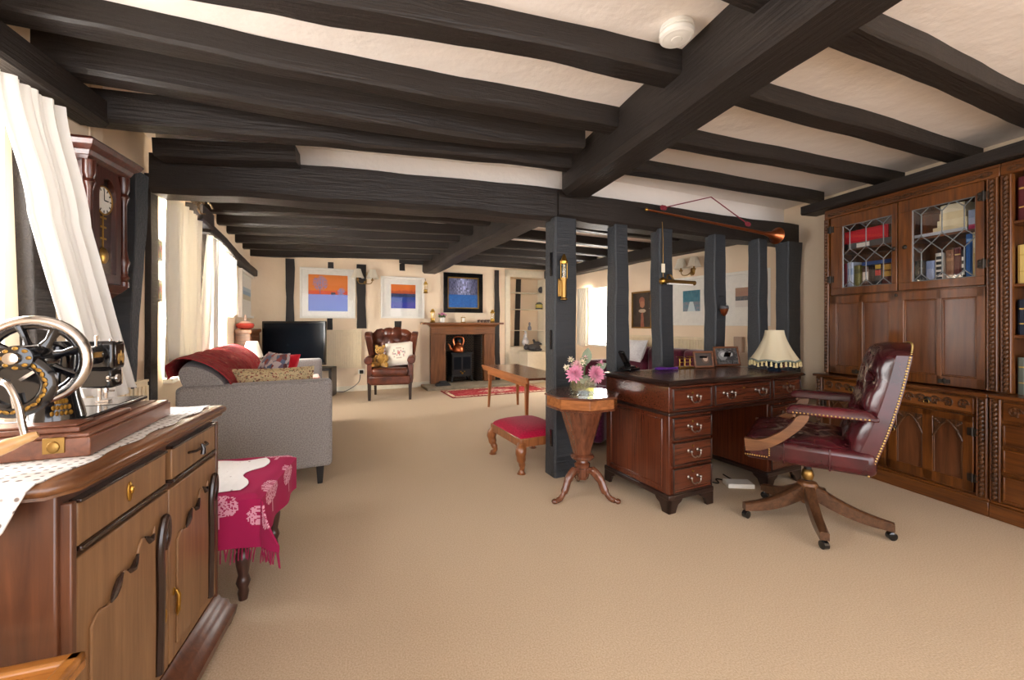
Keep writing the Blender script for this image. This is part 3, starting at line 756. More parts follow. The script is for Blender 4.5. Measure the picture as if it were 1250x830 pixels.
# small light oak stool right under the camera
wood('honey_oak', (150, 92, 34), (190, 128, 58), 'X', .35, coat=.3)
ST = thing('stool', 'small honey oak stool with a raised rim beside the sideboard', 'stool', cw(.475, -.905), rz(-19))
mb = MB(); mb.box(-.22, .22, -.22, .20, .485, .505)
for a in ((-.22, .22, .175, .20), (-.22, .22, -.22, -.195), (-.22, -.195, -.22, .20), (.195, .22, -.22, .20)): mb.box(*a, .50, .518)
mb.build('seat', 'honey_oak', ST, bevel=.006)
for x in (-.17, .17):
    for y in (-.17, .15):
        mb = MB(); mb.lathe([(.014, 0), (.018, .05), (.014, .07), (.02, .2), (.022, .43), (.02, .488)], (x, y, 0), 12); mb.build('leg', 'honey_oak', ST)

# ================================================================== bench, throw, crochet cloth
wood('turned_dark', (44, 28, 24), (76, 48, 38), 'Z', .3)
BE = thing('bench', 'low upholstered bench with turned legs under the fringed magenta throw', 'bench', cw(1.60, -1.0), rz(-14))
bx0, bx1, by0, by1 = -.62, 0, 0, .50
fabric('bench_cover', (110, 20, 60))
mb = MB(); mb.box(bx0, bx1, by0, by1, .26, .435); mb.build('seat', 'bench_cover', BE, bevel=.03, seg=4)
for x in (bx0 + .06, bx1 - .065):
    for y in (by0 + .06, by1 - .06):
        mb = MB(); mb.lathe([(.016, 0), (.020, .03), (.017, .045), (.026, .07), (.022, .085), (.018, .10), (.027, .15), (.029, .18), (.02, .195), (.03, .21), (.03, .27)], (x, y, 0), 18); mb.build('leg', 'turned_dark', BE)
def drape(a, b, sk=1.0):
    ox, oy = max(0, a - bx1 - .012), max(0, by0 - .012 - b); top = .442
    x, y = min(a, bx1 + .012), max(b, by0 - .012)
    dr = max(ox, oy); mn = min(ox, oy)
    x += (.015 if ox > 0 else 0) + mn*.45 + (.010*sin(b*26) if ox > .03 else 0)*(ox/.2); y -= (.015 if oy > 0 else 0) + mn*.45 + (.010*sin(a*24) if oy > .03 else 0)*(oy/.2)
    r = .03; z = top - dr
    if dr == 0:
        ed = min(bx1 + .012 - a, b - by0 + .012)
        if ed < r: z -= (r - ed)**2/(2*r)*.7
    else: z -= r*.35
    return (x, y, z + .002*sin(a*30)*sin(b*27))
A0, A1, B0, B1 = bx0 + .02, bx1 + .17, by0 - .20, by1 - .02
def tree_print(u, v):
    a, b = A0 + (A1 - A0)*u, B0 + (B1 - B0)*v
    base = (158, 14, 72)
    for tx, ty, r in ((.06, .10, .075), (.07, .33, .07), (-.30, -.12, .08), (.05, -.10, .075), (-.05, .47, .07), (-.12, -.06, .07), (-.5, -.1, .07)):
        dx, dy = (a - tx), (b - ty)
        if tx > .0 and ty > -.05: dx, dy = dy, -dx   # along the hanging side
        if (dx/r)**2 + ((dy - .02)/(r*.62))**2 < 1 and dy > -.015:
            h = math.sin(a*433.1 + b*271.7)*43758.5; h -= math.floor(h)
            return (214, 150, 168) if h < .72 else base
        if abs(dx) < .006 and -.06 < dy <= 0: return (214, 150, 168)
    return base
mb = MB(); mb.surf(lambda u, v: drape(A0 + (A1 - A0)*u, B0 + (B1 - B0)*v), 170, 150, col=tree_print, thick=.003)
TH = mb.build('throw', 'cloth_print', None, smooth=60); TH.location = cw(1.60, -1.0); TH.rotation_euler = (0, 0, rz(-14))
tag(TH, 'magenta throw with pale tree motifs and a fringe draped over the low bench', 'throw')
mb = MB(); rnd = random.Random(3)
for i in range(64):
    a = A0 + (A1 - A0)*(i + .5)/64; p = Vector(drape(a, B0 + .003)); l = .05 + rnd.uniform(-.006, .012)
    dx, dy = rnd.uniform(-.006, .006), rnd.uniform(-.006, .004)
    mb.tube([p, p + Vector((dx, dy, -l*.5)), p + Vector((dx*1.6, dy, -l))], [.0022, .0026, .002], 5, col=(138, 12, 62))
mb.build('fringe', 'cloth_print', TH)
def cro(u, v):
    sx = .028*sin(v*9.4) - .03*abs(sin(v*9.4/2)); a = bx0 + .03 + (bx1 - .07 - bx0 - .03 + sx)*u; b = by0 + .03 + (by1 - .10)*v + .012*sin(u*14)
    p = drape(a, b); return (p[0], p[1], p[2] + .006)
one(MB().surf(cro, 44, 40, thick=.003), 'crochet_cloth', 'crochet_white', 'white crocheted cloth lying on the magenta throw over the bench', 'crochet cloth', cw(1.60, -1.0), rz(-14))

# ================================================================== wall clock
wood('mahogany_clock', (40, 17, 11), (86, 38, 24), 'Z', .28, coat=.4)
CK = hang('wall_clock', 'tall carved mahogany pendulum wall clock hanging beside the tied white curtain', 'wall clock', LN, .05, 1.22, -1); CK.scale = (.86, .9, 1)
# local: x along the wall, y into the wall (front at y=-.18)
mb = MB(); mb.box(-.13, .13, -.15, 0, .05, .56); mb.build('case', 'mahogany_clock', CK, bevel=.003)
mb = MB()
for i, (o_, z) in enumerate(((0, .555), (.012, .57), (.02, .59), (.04, .605), (.05, .625), (.03, .64))):
    if i:
        po, pz = pv; mb.taper((0, -.085), .145 + po, .09 + po, pz, z, .145 + o_, .09 + o_)
    pv = (o_, z)
mb.build('cornice', 'mahogany_clock', CK, bevel=.002)
mb = MB(); mb.taper((0, -.075), .08, .05, -.02, .02, .12, .08); mb.taper((0, -.08), .12, .08, .02, .055, .15, .105); mb.ell((0, -.06, -.03), .03, .03, .025); mb.build('base_bracket', 'mahogany_clock', CK, bevel=.003)
for x in (-.125, .125):
    mb = MB(); mb.lathe([(.022, .055), (.022, .075), (.016, .08), (.024, .095), (.016, .11), (.018, .14), (.026, .165), (.018, .19), (.013, .22), (.013, .43), (.018, .45), (.024, .465), (.016, .48), (.024, .50), (.024, .555)], (x, -.17, 0), 18); mb.build('column', 'mahogany_clock', CK)
mb = MB(); n = 14
outer = [(-.10, .06), (.10, .06), (.10, .555), (-.10, .555)]
inn = [(-.062, .10), (.062, .10)] + [(.062*cos(pi*k/n), .43 + .085*sin(pi*k/n)) for k in range(n+1)]
# door frame as a ring of quads between outer and arched opening
ring_o = [(-.10, .06), (.10, .06)] + [(.10 - .20*k/n, .555) if 2 <= k <= n-2 else ((.10, .43 + .125*min(1, k/2)) if k < 2 else (-.10, .43 + .125*min(1, (n-k)/2))) for k in range(n+1)]
vs = [(a, -.172, b_) for a, b_ in ring_o] + [(a, -.172, b_) for a, b_ in inn] + [(a, -.150, b_) for a, b_ in ring_o] + [(a, -.150, b_) for a, b_ in inn]; L = len(inn)
fs = []
for i in range(L):
    j = (i+1) % L; fs += [(i, j, L+j, L+i), (2*L+i, 3*L+i, 3*L+j, 2*L+j), (i, 2*L+i, 2*L+j, j), (L+i, L+j, 3*L+j, 3*L+i)]
mb.add(vs, fs); dr = mb.build('door', 'mahogany_clock', CK, smooth=0)
mb = MB(); mb.box(-.063, .063, -.163, -.160, .10, .515); mb.build('door_glass', 'clear_glass', dr, smooth=0)
mb = MB(); RX = Matrix.Rotation(pi/2, 3, 'X'); mb.lathe([(.06, 0), (.06, .004)], (0, -.151, .42), 32, RX); dl = mb.build('dial', 'white_paint', CK)
mb = MB(); mb.tube([(cos(2*pi*k/32)*.06, -.155, .42 + sin(2*pi*k/32)*.06) for k in range(32)], .004, 8, closed=True)
mb.build('bezel', 'brass', dl)
mb = MB(); mb.box(-.002, .002, -.158, -.157, .42, .465); mb.box(0, .030, -.158, -.157, .418, .423)
for k in range(12):
    q = 2*pi*k/12; mb.box(-.0025, .0025, -.1565, -.1555, .043, .054, M=Matrix.Translation((0, 0, .42)) @ Matrix.Rotation(q, 4, 'Y'))
mb.build('hands', 'gloss_black', dl, smooth=0)
mb = MB(); mb.lathe([(.032, 0), (.036, .004), (.03, .008)], (0, -.151, .18), 24, RX); mb.box(-.004, .004, -.153, -.151, .2, .36); 
for z in (.34, .30, .25): mb.box(-.022, .022, -.154, -.152, z, z + .008)
mb.build('pendulum', 'brass', CK)

# ================================================================== curtains
def curtain_path(name, mat, label, line, side, top, bot, z0, z1, pleats, amp=.018, off=-.10, group=None, pinch=None, dep=.0):
    """top/bot: (t0,t1) extents along the wall at z1 and z0; pinch=(z, t0, t1)"""
    def fn(u, v):
        z = z1 + (z0 - z1)*v
        if pinch:
            zp = (z1 - pinch[0])/(z1 - z0)
            if v < zp: k = v/zp; k = k*k*(3-2*k); a = top[0] + (pinch[1]-top[0])*k; b = top[1] + (pinch[2]-top[1])*k
            else: k = (v-zp)/(1-zp); a = pinch[1] + (bot[0]-pinch[1])*k; b = pinch[2] + (bot[1]-pinch[2])*k
        else: a = top[0] + (bot[0]-top[0])*v; b = top[1] + (bot[1]-top[1])*v
        t = a + (b - a)*u
        y = off + amp*sin(u*pleats*2*pi + .5*sin(v*4))*(.6 + .5*v) + amp*.4*sin(u*pleats*4.6*pi + 2) + dep*v
        zz = z + (.02*sin(u*9) if v > .98 else 0)
        p = cw(*line.at(t, -y if side < 0 else y), zz)
        return p
    mb = MB(); mb.surf(fn, int(pleats*12), 34, thick=.003)
    return one(mb, name, mat, label, 'curtain', group=group, smooth=70)
ta, tb = LN.t(-12, .12), LN.t(80, .12)
curtain_path('curtain', 'curtain_white', 'long white curtain swept aside across the black stud beside the wall clock', LN, -1, (LN.t(-4, .17), LN.t(78, .17)), (LN.t(104, .21), LN.t(162, .21)), .80, 1.905, 4, amp=.020, off=-.17, dep=-.04, pinch=(1.48, LN.t(42, .19), LN.t(108, .19)))
curtain_path('curtain', 'curtain_cream', 'tall pale curtain covering the sofa window closest to the clock', LF, -1, (LF.t(206, .07), w2b + .04), (LF.t(207, .07), w2b - .05), .74, 1.95, 6, amp=.03, off=-.07)
curtain_path('curtain', 'curtain_thin', 'tall bright white curtain behind the red sofa throw', LF, -1, (1.28, 1.72), (1.02, 1.62), .74, 1.88, 4, amp=.025, off=-.08)
curtain_path('curtain', 'curtain_thin', 'short white curtain of the far sofa window beside the small framed picture', LF, -1, (1.85, 2.6), (1.85, 2.65), 1.2, 1.84, 5, amp=.02, off=-.07)
for px, lb in (((744, 764), 'white curtain beside the portrait beyond the posts'), ((708, 722), 'white curtain drawn back beside the brass post lamp')):
    t0, t1 = sorted((RF.t(px[0]), RF.t(px[1])))
    curtain_path('curtain', 'curtain_cream', lb, RF, 1, (t0, t1), (t0, t1), .72, 1.74, 4, amp=.02, off=-.06)
# dried vine above the sofa window
mb = MB(); rnd = random.Random(5); p0 = Vector(cw(*LF.at(.45, .16), 1.985))
ex = cw(*LF.v)
for k in range(16):
    a = p0 + ex*rnd.uniform(-.38, .3) + Vector((0, 0, rnd.uniform(-.03, .04))); pts = [a]
    for j in range(5):
        a = a + ex*rnd.uniform(-.12, .12) + Vector((rnd.uniform(-.02, .03), rnd.uniform(-.02, .02), rnd.uniform(-.045, .035))); a.z = max(1.90, min(2.06, a.z)); pts.append(a)
    mb.tube(spline(pts, 4), .007, 6)
plain('dried_vine', (112, 92, 62), .7, noise=.4)
one(mb, 'dried_vine', 'dried_vine', 'tangle of dried twisted vine hung over the sofa window', 'vine decoration')
# two little frames on the stud
wood('dark_frame', (30, 20, 16), (56, 36, 28), 'Z', .35)
for y0, y1, lb in ((291, 318, 'upper small dark frame on the stud beside the sofa window'), (341, 368, 'lower small dark frame on the stud beside the sofa window')):
    t = LF.t(194, .03); d = LF.at(t)[0]; z0, z1 = ZD(y1, d), ZD(y0, d)
    fr = hang('small_picture', lb, 'picture', LF, t + .02, z0, -1)
    mb = MB(); h = z1 - z0
    mb.box(-.05, .05, -.03, 0, 0, h); mb.build('frame', 'dark_frame', fr, bevel=.006)
    mb = MB(); mb.surf(lambda u, v: (-.03 + .06*u, -.031, .02 + (h - .04)*v), 6, 8, col=lambda u, v: (120 + 40*sin(u*7 + v*5), 92 + 30*sin(v*8), 66)); mb.build('picture', 'print', fr)

# radiators
def radiator(label, line, t0, t1, z0, z1, side, off=-.02):
    w = abs(t1 - t0); r = hang('radiator', label, 'radiator', line, (t0 + t1)/2, z0, side)
    mb = MB(); n = int(w/.033); h = z1 - z0
    mb.box(-w/2, w/2, -.075, -.062, 0, h)
    for k in range(n):
        x = -w/2 + w*(k + .5)/n; mb.box(x - .009, x + .009, -.084, -.074, .025, h - .025)
    mb.build('panel', 'radiator_paint', r, bevel=.003)
    mb = MB(); mb.box(-w/2, w/2, -.08, -.012, h - .006, h + .006); mb.build('top_grille', 'radiator_paint', r, bevel=.002)
    for x in (-w/2 + .08, w/2 - .08):
        mb = MB(); mb.box(x - .02, x + .02, -.062, -.003, .1, h - .1); mb.build('bracket', 'radiator_paint', r, smooth=0)
    return r
radiator('white ribbed radiator under the window by the sewing machine', LN, -1.0, .50, .24, .80, -1)
# ================================================================== sofa group
fabric('sofa_grey', (124, 118, 115), (156, 150, 147), scale=150, strength=.5)
plain('dark_leg', (24, 22, 24), .4)
SO = thing('sofa', 'grey fabric sofa with slim block arms and a red paisley throw along its back', 'sofa', cw(2.817, -1.235), rz(-26.8))
SL = 2.05
mb = MB(); mb.box(-.84, -.02, .02, SL - .02, .15, .40); mb.build('base', 'sofa_grey', SO, bevel=.02, seg=3)
for y0, y1 in ((0, .13), (SL - .13, SL)):
    mb = MB(); mb.box(-.86, 0, y0, y1, .13, .722); mb.build('arm', 'sofa_grey', SO, bevel=.028, seg=4)
mb = MB(); mb.box(-.86, -.72, .132, SL - .132, .15, .70); mb.build('back', 'sofa_grey', SO, bevel=.03, seg=3)
for k in range(2):
    y0 = .135 + k*.89; mb = MB(); mb.box(-.74, .0, y0, y0 + .885, .38, .52); mb.build('seat_cushion', 'sofa_grey', SO, bevel=.04, seg=4)
def bolster(u, v, y0, y1):
    q = u*2*pi; cx, cz = -.70, .70
    x = cx + .115*cos(q)*(1 + .25*sin(q)) - .06*sin(q); z = cz + .175*sin(q) ; e = .02*cos(pi*(2*v - 1)/2)
    return (x, y0 + (y1 - y0)*v + 0*e, z)
for k in range(2):
    y0 = .04 + k*.99; y1 = y0 + .98; mb = MB(); n = 26
    vs, fs = [], []
    for j in range(9):
        v = j/8; s_ = .86 + .14*min(1, 5*min(v, 1-v))
        for i in range(n):
            q = 2*pi*i/n; vs.append((-.715 + (.12*cos(q) - .10*sin(q))*s_, y0 + (y1 - y0)*v, .70 + .165*math.copysign(abs(sin(q))**.8, sin(q))*s_))
    for j in range(8):
        for i in range(n): fs.append((j*n+i, j*n+(i+1) % n, (j+1)*n+(i+1) % n, (j+1)*n+i))
    fs += [tuple(range(n))[::-1], tuple(8*n+i for i in range(n))]
    mb.add(vs, fs); mb.build('back_cushion', 'sofa_grey', SO, smooth=60)
for x in (-.80, -.075):
    for y in (.07, SL - .07):
        mb = MB(); mb.taper((x, y), .016, .016, 0, .135, .026, .026); mb.build('leg', 'dark_leg', SO, bevel=.003)
blotch('paisley_red', [(.3, (110, 22, 30)), (.5, (150, 36, 42)), (.6, (134, 56, 48)), (.72, (176, 104, 84))], 22, .9, 'noise')
def throw_fn(u, v):
    s = -.34 + .72*u; y = .03 + 1.86*v + .015*sin(u*8)
    # follows the rounded back cushion; s is distance from the crest towards the front
    q = pi/2 + .25 - s/.17
    if q < -.1: q = -.1
    if q > 2.85: q = 2.85
    x = -.715 + (.138*cos(q) - .115*sin(q)); z = .705 + .186*math.copysign(abs(sin(q))**.8, sin(q))
    fl = max(0, s - .24)
    if u < .3: z -= .0
    w = .006*sin(y*17 + u*3) + .004*sin(y*41)
    ov = max(0, .05 - v*1.9)/.12
    return (x + w*.6 - .05*ov*(1 if u < .4 else 0), y - .03*ov, z + abs(w) + .004 - .07*ov*ov*(1 if u < .4 else .3))
mb = MB(); mb.surf(throw_fn, 30, 60, thick=.006)
o = mb.build('throw', 'paisley_red', None, smooth=70); o.location = SO.location; o.rotation_euler = SO.rotation_euler
tag(o, 'red paisley throw spread along the top of the sofa back', 'throw')
def cushion(name, mat, label, loc, w, h, d, M, cat='cushion', piping=None, face=None):
    t = thing(name, label, cat, loc, 0)
    mb = MB(M)
    def side(sgn):
        def fn(u, v):
            a, b = 2*u - 1, 2*v - 1
            k = (1 - abs(a)**3.2)*(1 - abs(b)**3.2); pin = 1 - .05*(1 - abs(a)**2) * abs(b)**6 
            return (a*w/2*(1 - .06*(1 - b*b)*abs(a)), sgn*(d/2*k**.55 + .004), b*h/2*(1 - .06*(1 - a*a)*abs(b)))
        return fn
    mb.surf(side(-1), 20, 16, col=face); mb.surf(side(1), 20, 16, col=(face(0.01, .01) if face else None)); mb.build('cover', mat, t, smooth=80)
    mb = MB(M); pts = []
    for k in range(48):
        q = k/12; i = int(q); f = q - i
        a, b = [(-1+2*f, -1), (1, -1+2*f), (1-2*f, 1), (-1, 1-2*f)][i]
        pts.append((a*w/2*(1 - .06*(1-b*b)*abs(a)), 0, b*h/2*(1 - .06*(1-a*a)*abs(b))))
    mb.tube(pts, .006, 6, closed=True); mb.build('piping', piping or mat, t)
    return t
RZ = lambda deg: Matrix.Rotation(rz(deg), 4, 'Z')
Mx = lambda deg: Matrix.Rotation(radians(deg), 4, 'X')
sop = lambda x, y, z: SO.matrix_basis @ Vector((x, y, z))
import mathutils
SO.matrix_basis = Matrix.Translation(SO.location) @ Matrix.Rotation(rz(-26.8), 4, 'Z')
blotch('floral_tapestry', [(.0, (186, 166, 128)), (.5, (204, 184, 144)), (.6, (140, 66, 56)), (.72, (84, 86, 70)), (.82, (196, 174, 134))], 120, .9)
cushion('bolster_cushion', 'floral_tapestry', 'long floral tapestry cushion standing behind the near sofa arm', sop(-.36, .265, .662), .50, .26, .13, RZ(-26.8) @ Mx(-12))
blotch('patchwork', [(.2, (190, 176, 176)), (.4, (90, 60, 66)), (.55, (150, 70, 60)), (.75, (96, 106, 130))], 28, .9)
fabric('scarlet', (196, 20, 40), (214, 36, 54)); fabric('scarlet_deep', (150, 12, 34))
cushion('cushion', 'patchwork', 'small patchwork cushion leaning on the red sofa throw', sop(-.41, .66, .715), .34, .34, .13, RZ(-26.8 + 62) @ Mx(-22))
cushion('cushion', 'scarlet', 'plain scarlet cushion just beyond the patchwork cushion on the sofa', sop(-.38, .95, .70), .36, .32, .15, RZ(-26.8 + 50) @ Mx(-28))
fabric('coral_blanket', (222, 130, 110), (240, 216, 206), scale=40)
mb = MB()
for k in range(3): mb.box(-.30 + .01*k, 0 - .01*k, 0, .34 - .012*k, .0 + .02*k, .018 + .02*k)
one(mb, 'folded_blanket', 'coral_blanket', 'folded coral and white blanket on the sofa seat by the far arm', 'blanket', sop(-.02, 1.36, .523), rz(-26.8), bevel=.008)

# ------------------------------------------------ bureau, lamps, television
wood('bureau_wood', (92, 52, 26), (150, 92, 46), 'Y', .3, coat=.3)
BU = hang('bureau', 'tall narrow wooden cabinet in the corner behind the sofa', 'cabinet', LF, 3.35, 0, -1)
mb = MB(); mb.box(-.42, .42, -.17, -.01, 0, .99); mb.build('body', 'bureau_wood', BU, bevel=.004)
mb = MB(); mb.box(-.45, .45, -.19, -.01, .985, 1.04); mb.build('top', 'bureau_wood', BU, bevel=.010)
for x in (-.2, .2):
    mb = MB(); mb.box(x - .19, x + .19, -.178, -.168, .1, .95); d = mb.build('door', 'bureau_wood', BU, bevel=.004)
    h = MB(); h.ell((x*.2, -.187, .55), .008, .01, .008); h.build('knob', 'brass', d)
mb = MB(); mb.lathe([(.05, 0), (.085, .015), (.10, .05), (.09, .075), (.06, .085), (.05, .10), (.015, .11), (.014, .17), (.008, .18)], (0, 0, 0), 24, col=[(190, 70, 58)]*3 + [(226, 196, 180)]*5)
p = LF.at(3.05, .10); one(mb, 'glass_jar', 'print_gloss', 'red and pale stoppered glass jar on top of the corner cabinet', 'jar', cw(*p, 1.04))
ld, lu = 4.62, -2.93
wood('side_table_wood', (60, 36, 24), (92, 58, 38), 'X', .3)
TB = thing('side_table', 'small dark side table hidden at the far end of the sofa', 'table', cw(ld, lu), rz(-25))
mb = MB(); mb.box(-.13, .13, -.13, .13, .56, .58); mb.build('table_top', 'side_table_wood', TB, bevel=.004)
for x in (-.11, .11):
    for y in (-.11, .11):
        mb = MB(); mb.taper((x, y), .012, .012, 0, .56, .015, .015); mb.build('leg', 'side_table_wood', TB)
LP = thing('table_lamp', 'little lamp with a plain white shade behind the end of the sofa', 'table lamp', cw(ld, lu, .58), 0)
mb = MB(); mb.lathe([(.05, 0), (.05, .012), (.018, .03), (.03, .08), (.012, .14), (.010, .18)], (0, 0, 0), 18); mb.build('base', 'brass', LP)
sheer('lamp_shade_white', (240, 234, 224), .35)
def shade(t, r0, r1, z0, z1, mat, n=36, scal=0, pleat=0, name='lamp_shade', flare=1.0):
    mb = MB(); N_ = n*2
    def fn(u, v):
        q = u*2*pi; r = r0 + (r1 - r0)*(v**flare); r *= 1 + pleat*sin(q*n/1.0)
        return (cos(q)*r, sin(q)*r, z0 + (z1 - z0)*v - (scal*abs(sin(q*4)) if v == 0 else 0))
    mb.surf(fn, N_*2, 10, thick=.002); return mb.build(name, mat, t, smooth=60)
shade(LP, .11, .055, .15, .33, 'lamp_shade_white')
m_, nt, b = new_mat('tv_screen'); b.inputs['Base Color'].default_value = (*lin((16, 24, 32)), 1); b.inputs['Roughness'].default_value = .15; b.inputs['Specular IOR Level'].default_value = .25
TVd = 5.97
tvl, tvr = TVd*(319 - CX)/FPX, TVd*(395 - CX)/FPX; tw = tvr - tvl
wood('tv_stand_wood', (26, 20, 18), (44, 34, 30), 'X', .4)
TS = thing('tv_stand', 'black television stand against the end wall', 'tv stand', cw(TVd + .06, tvl), rz(-10))
mb = MB(); mb.box(.0, tw + .03, 0, .32, .40, .44); mb.build('top', 'tv_stand_wood', TS, bevel=.004)
mb = MB(); mb.box(.03, tw + .0, .02, .30, .06, .10); mb.build('shelf', 'tv_stand_wood', TS, bevel=.004)
for x in (.0, tw - .01):
    mb = MB(); mb.box(x, x + .04, 0, .32, 0, .44); mb.build('side_panel', 'tv_stand_wood', TS, bevel=.004)
TV = thing('television', 'flat black television standing in front of the end wall', 'television', cw(TVd - .04, tvl, .44), rz(-3))
zt, zb = ZD(392, TVd) - .44, ZD(446, TVd) - .44
mb = MB(); mb.box(0, tw, .06, .11, zb, zt); mb.build('housing', 'gloss_black', TV, bevel=.006)
mb = MB(); mb.box(.028, tw - .028, .056, .062, zb + .04, zt - .028); mb.build('screen', 'tv_screen', TV, smooth=0)
mb = MB(); mb.box(tw/2 - .04, tw/2 + .04, .07, .10, .01, zb + .02); mb.box(tw/2 - .22, tw/2 + .22, 0.0, .18, 0, .014); mb.build('stand', 'gloss_black', TV, bevel=.004)
# ================================================================== end wall
def bw(px, py, off=0.0):
    return BW.hit(px, py, off)
wood('fire_oak', (92, 54, 28), (146, 94, 54), 'Z', .4, coat=.1); wood('fire_oak_h', (92, 54, 28), (146, 94, 54), 'X', .4, coat=.1)
tA, zA = bw(526, 392, .10); tB, _ = bw(604, 392, .10)
FW = tB - tA; FC = (tA + tB)/2
FP = hang('fireplace_surround', 'brown oak fireplace surround with a deep mantelshelf on the end wall', 'fireplace surround', BW, FC, 0, -1)
ox0, ox1 = fp0 - FC, fp1 - FC
mb = MB(); mb.box(-FW/2, ox0 + .02, -.10, -.006, .05, .92); mb.build('pilaster', 'fire_oak', FP, bevel=.005)
mb = MB(); mb.box(ox1 - .02, FW/2, -.10, -.006, .05, .92); mb.build('pilaster', 'fire_oak', FP, bevel=.005)
mb = MB(); mb.box(-FW/2, FW/2, -.11, -.006, .92, 1.07); mb.build('frieze', 'fire_oak_h', FP, bevel=.006)
mb = MB()
for z0, z1, a, b_ in ((1.05, 1.075, 0, .02), (1.075, 1.10, .02, .06)):
    mb.add([(-FW/2-a, -.11-a, z0), (FW/2+a, -.11-a, z0), (FW/2+a, -.006, z0), (-FW/2-a, -.006, z0), (-FW/2-b_, -.11-b_, z1), (FW/2+b_, -.11-b_, z1), (FW/2+b_, -.006, z1), (-FW/2-b_, -.006, z1)],
           [(3, 2, 1, 0), (4, 5, 6, 7), (0, 1, 5, 4), (1, 2, 6, 5), (2, 3, 7, 6), (3, 0, 4, 7)])
mb.build('bed_moulding', 'fire_oak_h', FP)
SHZ = 1.135
mb = MB(); mb.box(-FW/2 - .17, FW/2 + .14, -.21, -.006, 1.10, SHZ); mb.build('mantelshelf', 'fire_oak_h', FP, bevel=.006)
plain('hearth_stone', (150, 138, 118), .8, noise=.18, nscale=9, bumps=.3)
mb = MB(); mb.box(-FW/2 - .16, FW/2 + .45, -.52, -.0, 0, .045)
tag(on_wall('hearth', 'hearth_stone', mb, BW, FC, -1, bevel=.008), 'low grey stone hearth slab in front of the fireplace', 'hearth', kind='structure')
def inb(x, y, z): # point in the end wall frame
    return cw(*BW.at(FC + x, -y), z)
BWR = rz(-24.7)
# stove
SV = thing('wood_stove', 'small black cast iron wood stove standing in the fireplace', 'stove', inb((ox0+ox1)/2 - .03, .13, .0), BWR)
sw = .19
mb = MB(); mb.box(-sw, sw, -.12, .18, .14, .56); bd = mb.build('body', 'black_metal', SV, bevel=.01)
mb = MB(); mb.box(-sw - .02, sw + .02, -.14, .20, .56, .585); mb.build('top_plate', 'black_metal', SV, bevel=.008)
mb = MB(); mb.box(-sw + .02, sw - .02, -.135, -.12, .23, .53); dr = mb.build('door', 'black_metal', SV, bevel=.004)
for x in (-.085, .085):
    mb = MB(); mb.box(x - .07, x + .07, -.138, -.134, .275, .50); mb.build('door_glass', 'tv_screen', dr, smooth=0)
mb = MB(); mb.lathe([(.016, 0), (.02, .01), (.012, .02)], (0, -.135, .205), 16, Matrix.Rotation(pi/2, 3, 'X'));  mb.build('knob', 'brass', SV)
mb = MB(); mb.ell((-.03, -.14, .235), .016, .012, .012); mb.build('knob', 'brass', SV)
mb = MB(); mb.ell((.04, -.14, .235), .016, .012, .012); mb.build('knob', 'brass', SV)
mb = MB(); n = 10; mb.prism([(-sw, .17), (sw, .17)] + [(sw - 2*sw*k/n, .125 + .03*abs(sin(k*pi/2.5))) for k in range(n+1)], -.13, -.12, lambda a, b, t: (a, t, b)); mb.build('apron', 'black_metal', SV, smooth=0)
for x in (-sw + .01, sw - .01):
    for y in (-.11, .15):
        mb = MB(); mb.tube([(x, y, .16), (x*1.06, y*1.05, .08), (x*1.1, y*1.12, .05)], [.025, .018, .022], 8); mb.build('leg', 'black_metal', SV)
mb = MB(); mb.tube([(0, .1, .58), (0, .1, .80), (0, .16, .84)], .06, 18); mb.build('flue', 'black_metal', SV)
# kettle on the stove
KT = thing('copper_kettle', 'copper kettle with a tall looped handle on top of the black stove', 'kettle', inb((ox0+ox1)/2 - .08, .06, .5855), BWR)
mb = MB(); mb.lathe([(.085, 0), (.105, .02), (.108, .06), (.095, .11), (.06, .145), (.045, .155)], (0, 0, 0), 28); mb.build('body', 'copper', KT)
mb = MB(); mb.lathe([(.048, .152), (.045, .165), (.02, .18), (.010, .19), (.014, .205), (.004, .215)], (0, 0, 0), 20); mb.build('lid', 'copper', KT)
mb = MB(); mb.tube(spline([(-.095, 0, .05), (-.15, 0, .07), (-.17, 0, .13), (-.20, 0, .16)], 5), [.024]*6 + [.018]*5 + [.012]*5, 12); mb.build('spout', 'copper', KT)
mb = MB(); mb.tube(spline([(-.075, 0, .12), (-.10, 0, .22), (-.06, 0, .28), (.06, 0, .28), (.10, 0, .22), (.075, 0, .12)], 6), .011, 10); mb.build('handle', 'copper', KT)
# black box by the hearth
mb = MB(); mb.taper((0, 0), .13, .07, 0, .05, .10, .05); mb.taper((0, 0), .07, .03, .05, .08, .06, .02)
one(mb, 'boot_scraper', 'black_metal', 'low black iron block on the hearth at the foot of the fireplace surround', 'iron block', inb(-FW/2 + .16, -.30, .046), BWR, bevel=.005)

# mantelpiece ornaments
def lantern(name, label, loc, rot, s=1.0, mount=False):
    L = thing(name, label, 'lamp', loc, rot)
    mb = MB(); mb.lathe([(.035*s, 0), (.04*s, .01*s), (.03*s, .03*s), (.034*s, .05*s), (.03*s, .065*s)], (0, 0, 0), 18); mb.build('base', 'brass', L)
    mb = MB(); mb.lathe([(.026*s, .065*s), (.03*s, .10*s), (.026*s, .15*s)], (0, 0, 0), 18); mb.build('glass_chimney', 'clear_glass', L)
    for k in range(3):
        q = 2*pi*k/3; mb = MB(); mb.tube([(cos(q)*.033*s, sin(q)*.033*s, .06*s), (cos(q)*.033*s, sin(q)*.033*s, .155*s)], .003*s, 6); mb.build('cage_bar', 'brass', L)
    mb = MB(); mb.lathe([(.036*s, .15*s), (.038*s, .165*s), (.022*s, .185*s), (.024*s, .20*s), (.006*s, .21*s)], (0, 0, 0), 18); mb.build('cap', 'brass', L)
    return L
mx = lambda px: bw(px, 392, .10)[0] - FC
